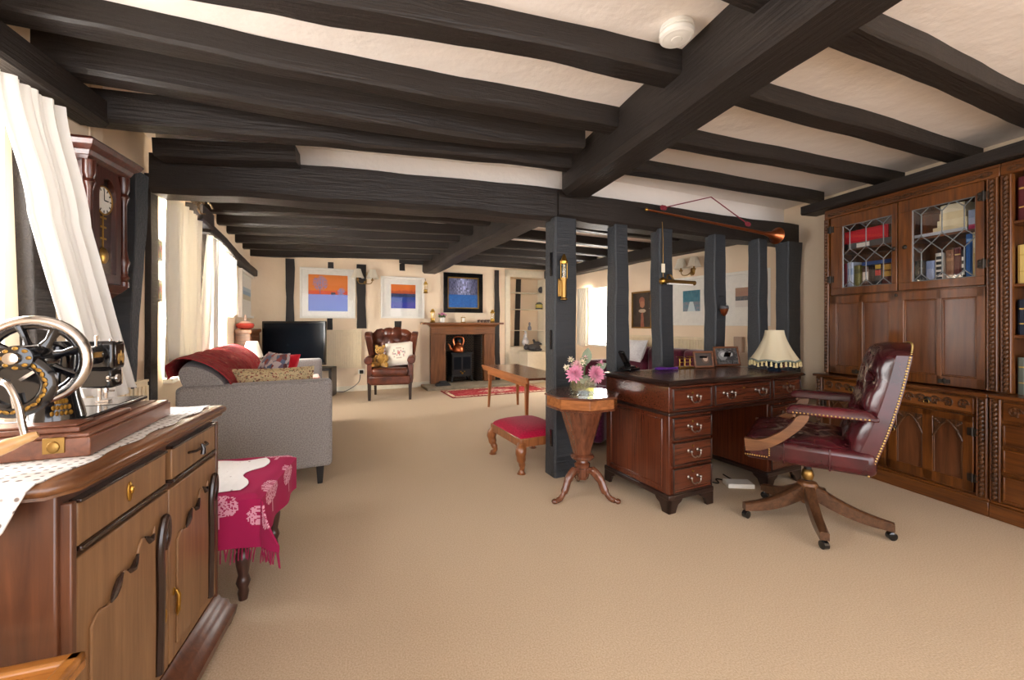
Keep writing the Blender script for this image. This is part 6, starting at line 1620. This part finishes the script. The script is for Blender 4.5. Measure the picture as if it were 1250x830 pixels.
for y0, y1 in ((.065, .505), (.525, .965)):
    mb = MB(); mb.box(-.004, .012, y0, y1, .575, .668); d = mb.build('drawer', 'oak_light', BC, bevel=.003)
    mb = MB()
    for a in ((y0, y1, .575, .583), (y0, y1, .660, .668), (y0, y0 + .008, .575, .668), (y1 - .008, y1, .575, .668)): mb.box(-.010, -.003, a[0], a[1], a[2], a[3])
    mb.build('beading', 'oak_dark_h', d, bevel=.002)
    mb = MB(); scrolls(mb, -.006, y0 + .015, y1 - .015, .622, .075, 6); mb.build('carved_scrolls', 'oak_carved', d)
    ring_pull(d, -.008, (y0 + y1)/2, .622)
    # gothic arched door
    mb = MB(); mb.box(.0, .012, y0, y1, .115, .560); dr = mb.build('door', 'oak_panel', BC, smooth=0); w = y1 - y0; ym = (y0 + y1)/2
    mb = MB(); ff = .050
    for a in ((y0, y1, .115, .175), (y0, y1, .520, .560), (y0, y0 + ff, .115, .56), (y1 - ff, y1, .115, .56), (ym - .028, ym + .028, .115, .56)): mb.box(-.010, .003, a[0], a[1], a[2], a[3])
    mb.build('door_frame', 'oak_dark', dr, bevel=.003)
    for pa, pb_ in ((y0 + ff, ym - .028), (ym + .028, y1 - ff)):
        c_ = (pa + pb_)/2; hw = (pb_ - pa)/2; n = 16
        arc = [(c_ + hw*(2*i/n - 1), .40 + .105*(1 - abs(2*i/n - 1)**1.7)) for i in range(n+1)]
        mb = MB()
        half = n//2
        for side in (arc[:half+1], arc[half:]):
            corner = (side[0][0], .522) if side is not None and side[0][1] < side[-1][1] else (side[-1][0], .522)
            poly = side + ([(side[-1][0], .522), (side[0][0], .522)])
            mb.prism(poly, -.007, .002, lambda a, b, t: (t, a, b))
        sp_ = mb.build('carved_spandrel', 'oak_carved', dr, smooth=0)
        mb = MB(); mb.tube([(-.008, a, b) for a, b in arc], .006, 8); mb.tube([(-.006, arc[0][0] + .004, .40), (-.006, arc[0][0] + .004, .18)], .004, 6); mb.tube([(-.006, arc[-1][0] - .004, .40), (-.006, arc[-1][0] - .004, .18)], .004, 6)
        for s_ in (-1, 1):
            for k in range(3): mb.ell((-.009, c_ + s_*hw*(.62 + .13*k), .488 + .010*k), .004, .010, .007, 8, 5)
            mb.ell((-.010, c_ + s_*hw*.70, .45), .004, .006, .018, 8, 5)
        mb.build('arch_moulding', 'oak_carved', dr)
    inner = y0 + .03 if y0 > .4 else y1 - .03; outer_ = y0 + .004 if y0 < .4 else y1 - .004
    ring_pull(dr, -.010, inner, .40, 1.1)
    for z in (.20, .47):
        m = MB(); m.box(-.014, -.008, outer_ - .022, outer_ + .022, z - .022, z + .022); m.tube([(-.014, outer_, z - .026), (-.014, outer_, z + .026)], .005, 8); m.ell((-.012, outer_ - .016, z + .016), .004, .009, .009, 8, 5); m.ell((-.012, outer_ - .016, z - .016), .004, .009, .009, 8, 5); m.build('hinge', 'iron_fitting', dr)
# fall front with four tall panels
mb = MB(); mb.box(.092, .115, .06, .985, .712, 1.325); ff_ = mb.build('fall_front', 'oak_panel', BC, smooth=0)
mb = MB(); ys = [.06, .105, .265, .295, .455, .515, .675, .70, .835, .985]
Y = [(.06, .10), (.265, .293), (.470, .565), (.735, .763), (.93, .985)]
for a in Y: mb.box(.080, .094, a[0], a[1], .712, 1.325)
mb.box(.080, .094, .06, .985, .712, .775); mb.box(.080, .094, .06, .985, 1.265, 1.325); mb.build('panel_frame', 'oak_dark', ff_, smooth=0, bevel=.004)
for (a, b_) in zip(Y[:-1], Y[1:]):
    mb = MB()
    for q in ((a[1], b_[0], .775, .783), (a[1], b_[0], 1.257, 1.265), (a[1], a[1] + .008, .775, 1.265), (b_[0] - .008, b_[0], .775, 1.265)): mb.box(.084, .093, q[0], q[1], q[2], q[3])
    mb.build('panel_moulding', 'oak_dark', ff_, bevel=.002)
m = MB(); m.ell((.078, .515, 1.305), .004, .010, .012, 10, 6); m.build('lock', 'iron_fitting', ff_)
for y in (.25, .78):
    m = MB(); m.box(.076, .081, y - .03, y + .03, .728, .752); m.ell((.078, y, .742), .004, .012, .018, 10, 6); m.build('hinge', 'iron_fitting', ff_)
# upper compartment: shelf boards, doors
mb = MB(); mb.box(.12, .39, .02, 1.01, 1.325, 1.345); mb.build('shelf', 'oak_dark_h', BC, smooth=0)
mb = MB(); mb.box(.15, .39, .02, 1.01, 1.675, 1.69); mb.build('shelf', 'oak_dark_h', BC, smooth=0)
mb = MB(); mb.box(.12, .39, .505, .52, 1.345, 1.955); mb.build('partition_board', 'oak_dark', BC, smooth=0)
for side, (y0, y1, pa, pb_) in enumerate(((.065, .505, .105, .425), (.512, .975, .545, .885))):
    z0, z1, qa, qb = 1.335, 1.952, 1.388, 1.872
    mb = MB()
    for a in ((y0, y1, z0, qa), (y0, y1, qb, z1), (y0, pa, qa, qb), (pb_, y1, qa, qb)): mb.box(.082, .108, a[0], a[1], a[2], a[3])
    dr = mb.build('glazed_door', 'oak_dark', BC, smooth=0, bevel=.003)
    g = MB(); g.box(.094, .097, pa, pb_, qa, qb); g.build('pane', 'clear_glass', dr, smooth=0)
    # lead cames: elongated hexagons
    segs = []; W_, H_2 = pb_ - pa, qb - qa; cols_ = [pa + W_*(1 - f) for f in (-.54, -.2, .146, .487, .828, 1.17, 1.5)]
    for k in range(-1, 3):
        ta_, tb_, tc_ = .09 + .52*k, .38 + .52*k, .61 + .52*k      # fractions down from the top of the pane
        zA_, zB_, zC_ = (qb - H_2*t for t in (ta_, tb_, tc_))
        for i, yy in enumerate(cols_):
            segs.append(((yy, zA_), (yy, zB_)))
            for j in (i - 1, i + 1):
                if 0 <= j < len(cols_): segs.append(((yy, zB_), (cols_[j], zC_)))
    def clip(p, q):
        (x0, a0), (x1, a1) = p, q; t0, t1 = 0, 1; dx, dy = x1-x0, a1-a0
        for pp, qq in ((-dx, x0 - pa), (dx, pb_ - x0), (-dy, a0 - qa), (dy, qb - a0)):
            if abs(pp) < 1e-9:
                if qq < 0: return None
            else:
                r = qq/pp
                if pp < 0: t0 = max(t0, r)
                else: t1 = min(t1, r)
        return None if t0 >= t1 else ((x0 + dx*t0, a0 + dy*t0), (x0 + dx*t1, a0 + dy*t1))
    mb = MB()
    for p_, q_ in segs:
        c_ = clip(p_, q_)
        if c_: mb.tube([(.093, *c_[0]), (.093, *c_[1])], .0034, 6)
    for a, b_ in (((pa, qa), (pb_, qa)), ((pa, qb), (pb_, qb)), ((pa, qa), (pa, qb)), ((pb_, qa), (pb_, qb))): mb.tube([(.090, *a), (.090, *b_)], .005, 6)
    plain('lead', (130, 132, 132), .4, metal=.5) if 'lead' not in MATS else None
    mb.build('lead_lattice', 'lead', dr)
    inner = y1 - .04 if side == 0 else y0 + .018; outer_ = y0 if side == 0 else y1
    m = MB(); m.ell((.079, inner, 1.63), .006, .014, .016, 12, 8); m.lathe([(.006, 0), (.010, .010), (.006, .016)], (.08, inner, 1.63), 12, Matrix.Rotation(-pi/2, 3, 'Y')); m.build('knob', 'iron_fitting', dr)
    for z in (1.46, 1.86):
        m = MB(); m.box(.074, .081, outer_ - .026, outer_ + .026, z - .024, z + .024); m.tube([(.074, outer_, z - .03), (.074, outer_, z + .03)], .006, 8); m.ell((.076, outer_ + .018, z + .016), .004, .010, .010, 8, 5); m.ell((.076, outer_ + .018, z - .016), .004, .010, .010, 8, 5); m.build('hinge', 'iron_fitting', dr)
# ------------------------------------------------ books
def book(loc, w, h, dp, col, label, group, bands=(), flat=False, rot=None, pages=(226, 214, 188)):
    """standing: spine faces -x, thickness w along y; flat=True lies down (thickness w along z, spine length along y)"""
    mb = MB(); th = .003
    if not flat:
        mb.box(.004, dp, th, w - th, .004, h - .004, col=pages)
        mb.box(0, dp + .003, 0, th, 0, h, col=col); mb.box(0, dp + .003, w - th, w, 0, h, col=col)
        mb.prism([(-.004, w*.5 - w*.3), (-.004, w*.5 + w*.3), (.004, w), (.004, 0)], 0, h, lambda a, b, t: (a, b, t), col=col)
        for z0, z1, c in bands: mb.prism([(-.0048, w*.18), (-.0048, w*.82), (.003, w*.98), (.003, w*.02)], h*z0, h*z1, lambda a, b, t: (a, b, t), col=c)
    else:
        mb.box(.004, dp, .004, h - .004, th, w - th, col=pages); mb.box(0, dp + .003, 0, h, 0, th, col=col); mb.box(0, dp + .003, 0, h, w - th, w, col=col); mb.box(-.003, .004, 0, h, 0, w, col=col)
        for z0, z1, c in bands: mb.box(-.0036, 0, h*z0, h*z1, w*.15, w*.85, col=c)
    o = one(mb, 'book', 'print', label, 'book', cw(*BX) + Matrix.Rotation(rz(BTH), 3, 'Z') @ Vector(loc), rz(BTH) if rot is None else rz(BTH) + rot, group, smooth=0)
    return o
GL, GR = 'books behind the leaded door farther along the wall', 'books behind the leaded door with the tall blue spine'
BKL = Line(2.34 + .172*.242, 2.729 + .172*.97, BTH)
bpx = lambda x: BKL.t(1000 + x/5.532)
def shelfrow(items, group, z, x=.175, dp=.16):
    for xa, xb, h, col, bands, lb in items:
        ya, yb = sorted((bpx(xa), bpx(xb))); ya += (x - .1)*.0; book((x, ya, z), max(.012, yb - ya - .002), h, dp, col, lb, group, bands)
GD, WH_, BK_ = (200, 164, 84), (226, 222, 214), (26, 24, 26)
shelfrow([(166, 184, .24, (130, 22, 40), (), 'thin crimson book at the far edge behind the leaded glass'),
 (186, 231, .245, (190, 200, 220), ((.1, .16, (90, 110, 160)), (.6, .8, (150, 170, 205))), 'pale blue book next to the thin crimson one'),
 (232, 274, .215, (112, 108, 40), ((.15, .2, GD), (.7, .85, (84, 84, 30))), 'olive green book beside the pale blue one'),
 (286, 332, .195, (92, 58, 44), ((.45, .8, (216, 206, 192)), (.1, .2, (180, 150, 110))), 'brown book with a white label on its spine'),
 (334, 366, .195, (40, 26, 22), (), 'nearly black brown book in the shadow beside the navy one'),
 (370, 417, .205, (38, 52, 60), ((.58, .78, (190, 40, 40)), (.82, .97, (220, 180, 70))), 'dark slate book with red and yellow spine labels'),
 (419, 487, .205, (86, 36, 28), ((.52, .95, (206, 160, 70)), (.7, .76, (120, 70, 30))), 'wide maroon book with a broad gold spine band')], GL, 1.346)
ya, yb = sorted((bpx(286), bpx(488))); book((.178, ya, 1.553), .026, yb - ya, .16, (34, 66, 130), 'blue book lying flat across the tops of the upright ones', GL, flat=True)
ya, yb = sorted((bpx(168), bpx(470))); book((.17, ya, 1.7395), .095, yb - ya, .18, (188, 18, 34), 'big red box file lying on the upper shelf', GL, ((.05, .95, (206, 30, 46)),), flat=True)
ya, yb = sorted((bpx(200), bpx(500))); book((.17, ya, 1.6915), .046, yb - ya, .18, (96, 94, 92), 'grey file lying under the big red box file', GL, ((.5, .8, WH_),), flat=True)
shelfrow([(642, 668, .19, (60, 62, 58), (), 'dark grey green book at the middle partition'), (669, 700, .19, (50, 52, 52), ((.7, .75, (110, 110, 100)),), 'second dark grey book from the middle partition'),
 (718, 776, .18, (150, 166, 204), ((.3, .7, (180, 190, 216)),), 'pale blue grey book behind the leaded glass'), (780, 832, .225, (226, 220, 208), tuple((.06 + .15*k, .15 + .15*k, BK_) for k in range(6)), 'cream book with heavy black lettering blocks'),
 (850, 905, .235, (140, 96, 66), ((.7, .78, (176, 130, 90)),), 'tall tan leather book'), (906, 955, .245, (92, 26, 24), ((.8, .83, GD), (.2, .23, GD)), 'dark red book with gold lines'),
 (956, 984, .225, (30, 28, 30), tuple((.1 + .2*k, .2 + .2*k, WH_) for k in range(4)), 'black book with white spine blocks'), (986, 1030, .32, (24, 92, 168), ((.85, .9, (120, 170, 220)),), 'tall bright blue book'),
 (1032, 1085, .325, (222, 206, 160), ((.2, .6, (206, 176, 110)), (.7, .9, (236, 228, 200))), 'tall cream and gold book at the hinge side')], GR, 1.346)
ya, yb = sorted((bpx(700), bpx(1000))); zz = 1.6915
for k, (c, a, b_, t_, lb) in enumerate((((200, 206, 214), 645, 1000, .022, 'pale grey folder at the bottom of the upper pile'), ((226, 212, 170), 770, 1000, .024, 'cream folder second from the bottom of the upper pile'), ((232, 220, 182), 800, 1000, .040, 'thick cream folder third in the upper pile'), ((226, 210, 164), 815, 990, .046, 'thick yellowish folder fourth in the upper pile'), ((236, 226, 196), 822, 985, .050, 'cream box topmost on the upper pile'))):
    ya, yb = sorted((bpx(a), bpx(b_))); book((.172, ya, zz), t_, yb - ya, .18, c, lb, GR, flat=True, pages=(236, 226, 200)); zz += t_ + .0005
ya, yb = sorted((bpx(1010), bpx(1088))); zz = 1.6915
for c, t_, lb in (((176, 20, 90), .03, 'magenta book lying by the hinge under the blue pile'), ((170, 186, 216), .04, 'pale blue book lying on the magenta one'), ((140, 160, 200), .05, 'blue grey book topmost over the magenta one')):
    book((.172, ya, zz), t_, yb - ya, .18, c, lb, GR, flat=True); zz += t_ + .0005
BXD = thing('wooden_box', 'dark brown box at the back of the upper shelf behind the leaded glass', 'box', cw(*BX) + Matrix.Rotation(rz(BTH), 3, 'Z') @ Vector((.22, bpx(826), 1.7145)), rz(BTH))
mb = MB(); hh = bpx(650) - bpx(826); mb.box(0, .12, 0, hh, 0, .13); mb.build('body', 'oak_dark', BXD, bevel=.004); mb = MB(); mb.box(-.004, .124, -.004, hh + .002, .1305, .155); mb.build('lid', 'oak_dark', BXD, bevel=.004)

# ------------------------------------------------ second unit with open shelves
B2 = bcase('open_bookcase', 'open shelved oak bookcase running out of the picture beside the leaded doors')
carcass(B2, -.62, -.001)
pilaster(B2, -.028, .71, 1.955, .080, .046); pilaster(B2, -.026, .10, .68, -.008, .046)
for z in (1.33, 1.04, 1.685):
    mb = MB(); mb.box(.10, .39, -.60, -.02, z - .018, z); mb.build('shelf', 'oak_dark_h', B2, bevel=.003)
mb = MB(); mb.box(-.004, .012, -.60, -.055, .565, .665); d = mb.build('drawer', 'oak_dark_h', B2, bevel=.003); mb = MB(); scrolls(mb, -.006, -.59, -.065, .615, .08, 7); mb.build('carved_scrolls', 'oak_carved', d)
for z0, z1 in ((.42, .545), (.27, .405), (.115, .255)):
    mb = MB(); mb.box(-.002, .012, -.60, -.055, z0, z1); d = mb.build('drawer', 'oak_dark_h', B2, bevel=.003); mb = MB()
    for a in ((-.60, -.055, z0, z0 + .009), (-.60, -.055, z1 - .009, z1), (-.064, -.055, z0, z1)): mb.box(-.008, -.001, a[0], a[1], a[2], a[3])
    mb.build('beading', 'oak_dark_h', d, bevel=.002); ring_pull(d, -.006, -.33, (z0 + z1)/2)
G2 = 'books on the open oak shelves'
rows = [(1.686, [(.034, .25, (84, 24, 30)), (.030, .25, (84, 24, 30)), (.04, .25, (40, 62, 44)), (.036, .24, (92, 70, 50))], ('first', 'maroon'), 'topmost'),
        (1.331, [(.045, .22, (216, 186, 110)), (.045, .22, (222, 196, 124)), (.04, .22, (206, 178, 104)), (.04, .22, (214, 184, 110))], ('', 'straw yellow'), 'second'),
        (1.041, [(.045, .20, (30, 36, 52)), (.042, .205, (24, 30, 44)), (.04, .20, (34, 30, 40)), (.04, .20, (30, 36, 52))], ('', 'dark navy'), 'third'),
        (.7025, [(.030, .21, (104, 110, 100)), (.034, .22, (52, 66, 60)), (.03, .21, (60, 60, 80)), (.04, .21, (40, 50, 70))], ('', 'grey green'), 'lowest')]
cn = {0: 'closest to the pilaster', 1: 'second from the pilaster', 2: 'third from the pilaster', 3: 'fourth from the pilaster'}
for z, items, nm, sh in rows:
    y = -.040
    for k, (w, h, c) in enumerate(items):
        y -= w + .002; book((.15, y, z), w, h, .17, c, f'book {cn[k]} on the {sh} open shelf', G2, ((.72, .76, GD), (.3, .33, GD)))

# ================================================================== leather desk chair
leather('oxblood_leather', (44, 10, 16), (84, 20, 28), .22, 5); wood('chair_wood', (84, 50, 28), (134, 90, 56), 'Y', .3, coat=.3); plain('nailhead', (190, 160, 100), .3, metal=1)
OC = thing('desk_chair', 'buttoned oxblood leather swivel chair on a five legged wooden base by the desk', 'desk chair', cw(2.30, 1.66), rz(-54))
mb = MB(); mb.box(-.275, .275, -.27, .285, .37, .49); sb = mb.build('seat', 'oxblood_leather', OC, bevel=.035, seg=4)
f_, cen = tuft(0, 0, 0, 4, 4, .022, 0)
def seat_top(u, v):
    x, y = -.262 + .524*u, -.24 + .515*v; e = (1 - abs(2*u-1)**4)**.5*(1 - abs(2*v-1)**5)**.5
    return (x, y, .462 + .068*e + f_(u, v)*.9*e + .02*v*e)
mb = MB(); mb.surf(seat_top, 52, 52); st = mb.build('tufted_cushion', 'oxblood_leather', OC, smooth=80)
mb = MB()
for a, b_ in cen:
    mb = MB(); mb.ell(Vector(seat_top(a, b_)) + Vector((0, 0, .004)), .011, .011, .006, 8, 6); mb.build('button', 'oxblood_leather', st)
for y in (-.09, .10):
    mb = MB()
    for s_ in (-1, 1): mb.tube([(s_*.276, y, .375), (s_*.279, y, .43), (s_*.272, y, .48)], .004, 6)
    mb.build('seam', 'oxblood_leather', sb)
f2, cen2 = tuft(0, 0, 0, 6, 4, .026, 0)
def back(u, v, dep=0.0, ins=0.0):
    a = 2*u - 1; hw = .262 - .012*v; top = .955 + .055*(1 - a*a)**.8 
    z = .43 + (top - .43)*v; yc = -.187 - .148*v - .015*sin(pi*v)
    edge = (1 - abs(a)**5)**.5*(1 - abs(2*v - 1)**9)**.5
    return Vector((a*hw, yc + .0 + .085*edge + (f2(u, v)*edge), z))
def back_out(u, v):
    a = 2*u - 1; hw = .262 - .012*v; top = .955 + .055*(1 - a*a)**.8; z = .37 + (top - .37)*v; yc = -.187 - .148*v - .015*sin(pi*v)
    return Vector((a*hw, yc - .055 - .03*(1 - a*a), z))
mb = MB(); mb.surf(back, 52, 64); br = mb.build('backrest', 'oxblood_leather', OC, smooth=80)
mb = MB()
n = 60
mb.surf(back_out, 20, 30)
loop_f = [back(0, 1 - j/30) for j in range(31)]; 
def rim(fr, bk_):
    L = len(fr); mb.add(fr + bk_, [(i, i+1, L+i+1, L+i) for i in range(L-1)])
for uu in (0, 1): rim([back(uu, j/30) for j in range(31)], [back_out(uu, j/30) for j in range(31)])
rim([back(j/30, 1) for j in range(31)], [back_out(j/30, 1) for j in range(31)]); rim([back(j/30, 0) for j in range(31)], [back_out(j/30, 0) for j in range(31)])
bs = mb.build('back_shell', 'oxblood_leather', OC, smooth=40)
mb = MB()
for a, b_ in cen2:
    mb = MB(); mb.ell(back(a, b_) + Vector((0, .004, 0)), .011, .006, .011, 8, 6); mb.build('button', 'oxblood_leather', br)
def nails(par, pts, r):
    mb = MB()
    for p_ in pts: mb.ell(p_, *r, 7, 5)
    mb.build('nailhead_trim', 'nailhead', par)
for uu, sx in ((0, -1), (1, 1)): nails(bs, [back_out(uu, (j + .5)/46) + Vector((sx*.002, .008, 0)) for j in range(46)], (.0035, .0052, .0052))
nails(bs, [back_out((j + .5)/34, 1) + Vector((0, .006, .002)) for j in range(34)], (.005, .005, .0035))
for sx in (-1, 1):
    nails(sb, [(sx*.277, .275 - j*.011, .395) for j in range(10)] + [(sx*.277, .165, .406 + j*.011) for j in range(7)], (.003, .0042, .0042))
    nails(sb, [(sx*.321, .06 - j*.0155, .655) for j in range(20)], (.003, .0042, .0042))
for sx in (-1, 1):
    mb = MB(); pts = spline([(sx*.285, .275, .452), (sx*.288, .20, .462), (sx*.29, .12, .51), (sx*.29, .05, .58), (sx*.29, .02, .635), (sx*.29, .04, .66)], 6)
    vs, fs = [], []
    for i, p_ in enumerate(pts):
        t = i/(len(pts)-1); a = pts[min(i+1, len(pts)-1)] - pts[max(i-1, 0)]; a.normalize(); nn = Vector((0, -a.z, a.y)); hw = .034 - .012*sin(pi*t) ; 
        for s1, s2 in ((-1, -1), (1, -1), (1, 1), (-1, 1)): vs.append(p_ + Vector((s1*.018, 0, 0)) + nn*(s2*hw))
    for i in range(len(pts)-1):
        for k in range(4): fs.append((i*4+k, i*4+(k+1) % 4, (i+1)*4+(k+1) % 4, (i+1)*4+k))
    fs += [(3, 2, 1, 0), tuple((len(pts)-1)*4 + k for k in range(4))]
    mb.add(vs, fs); mb.build('arm_support', 'chair_wood', OC, smooth=50, bevel=.006)
    mb = MB(); mb.box(sx*.29 - .03, sx*.29 + .03, -.27, .085, .645, .668); mb.build('arm_rail', 'oxblood_leather', OC, bevel=.006)
    mb = MB(); mb.surf(lambda u, v: (sx*.29 + (2*u - 1)*.034, -.26 + .35*v, .662 + .034*(1 - abs(2*u-1)**3)**.5*(1 - abs(2*v-1)**10)**.5), 14, 20); mb.build('arm_pad', 'oxblood_leather', OC, smooth=80)
mb = MB(); mb.box(-.10, .10, -.12, .12, .345, .372); mb.build('tilt_plate', 'black_metal', OC, bevel=.004)
mb = MB(); mb.lathe([(.018, .18), (.018, .35)], (0, 0, 0), 16); mb.build('column', 'black_metal', OC)
mb = MB(); mb.lathe([(.012, .225), (.024, .235), (.030, .258), (.024, .285), (.014, .295), (.020, .30)], (0, 0, 0), 20); mb.build('brass_collar', 'old_brass', OC)
mb = MB(); mb.lathe([(.030, .10), (.042, .13), (.045, .19), (.050, .205), (.044, .218), (.02, .226)], (0, 0, 0), 20); mb.build('hub', 'chair_wood', OC)
wood('base_wood', (58, 36, 23), (106, 72, 48), 'X', .28, coat=.4)
for (dd_, du_) in ((.03, -.34), (-.307, -.138), (-.217, .286), (.307, -.06), (.25, .27)):
    dv = Matrix.Rotation(-rz(-54), 3, 'Z') @ cw(dd_, du_); e = Vector((dv.x, dv.y, 0)); L = e.length; e.normalize(); s_ = Vector((-e.y, e.x, 0))
    mb = MB(); vs, fs = [], []; n = 14
    for i in range(n+1):
        t = i/n; r = .03 + (L - .03)*t; zt = .215 - .115*t**.9 - .02*sin(pi*t) - .012*t; hh_ = .085 - .045*t; hw = .024 - .004*t
        for a, z in ((-hw, zt - hh_), (hw, zt - hh_), (hw, zt - .006), (hw*.6, zt), (-hw*.6, zt), (-hw, zt - .006)): vs.append(e*r + s_*a + Vector((0, 0, z + .004*0)))
    for i in range(n):
        for k in range(6): fs.append((i*6+k, i*6+(k+1) % 6, (i+1)*6+(k+1) % 6, (i+1)*6+k))
    fs += [(5, 4, 3, 2, 1, 0), tuple(n*6 + k for k in range(6))]
    mb.add(vs, fs); lg = mb.build('leg', 'base_wood', OC, smooth=35)
    ce_ = e*(L - .012); M_ = Matrix.Translation(ce_ + Vector((0, 0, .022))) @ Matrix.Rotation(atan2(e.y, e.x) + .5, 4, 'Z')
    mb = MB(M_); mb.lathe([(.012, -.016), (.021, -.013), (.021, .013), (.012, .016)], (0, 0, 0), 16, Matrix.Rotation(pi/2, 3, 'X')); mb.tube([(0, 0, .0), (0, 0, .03)], .007, 8); mb.build('caster', 'gloss_black', lg)
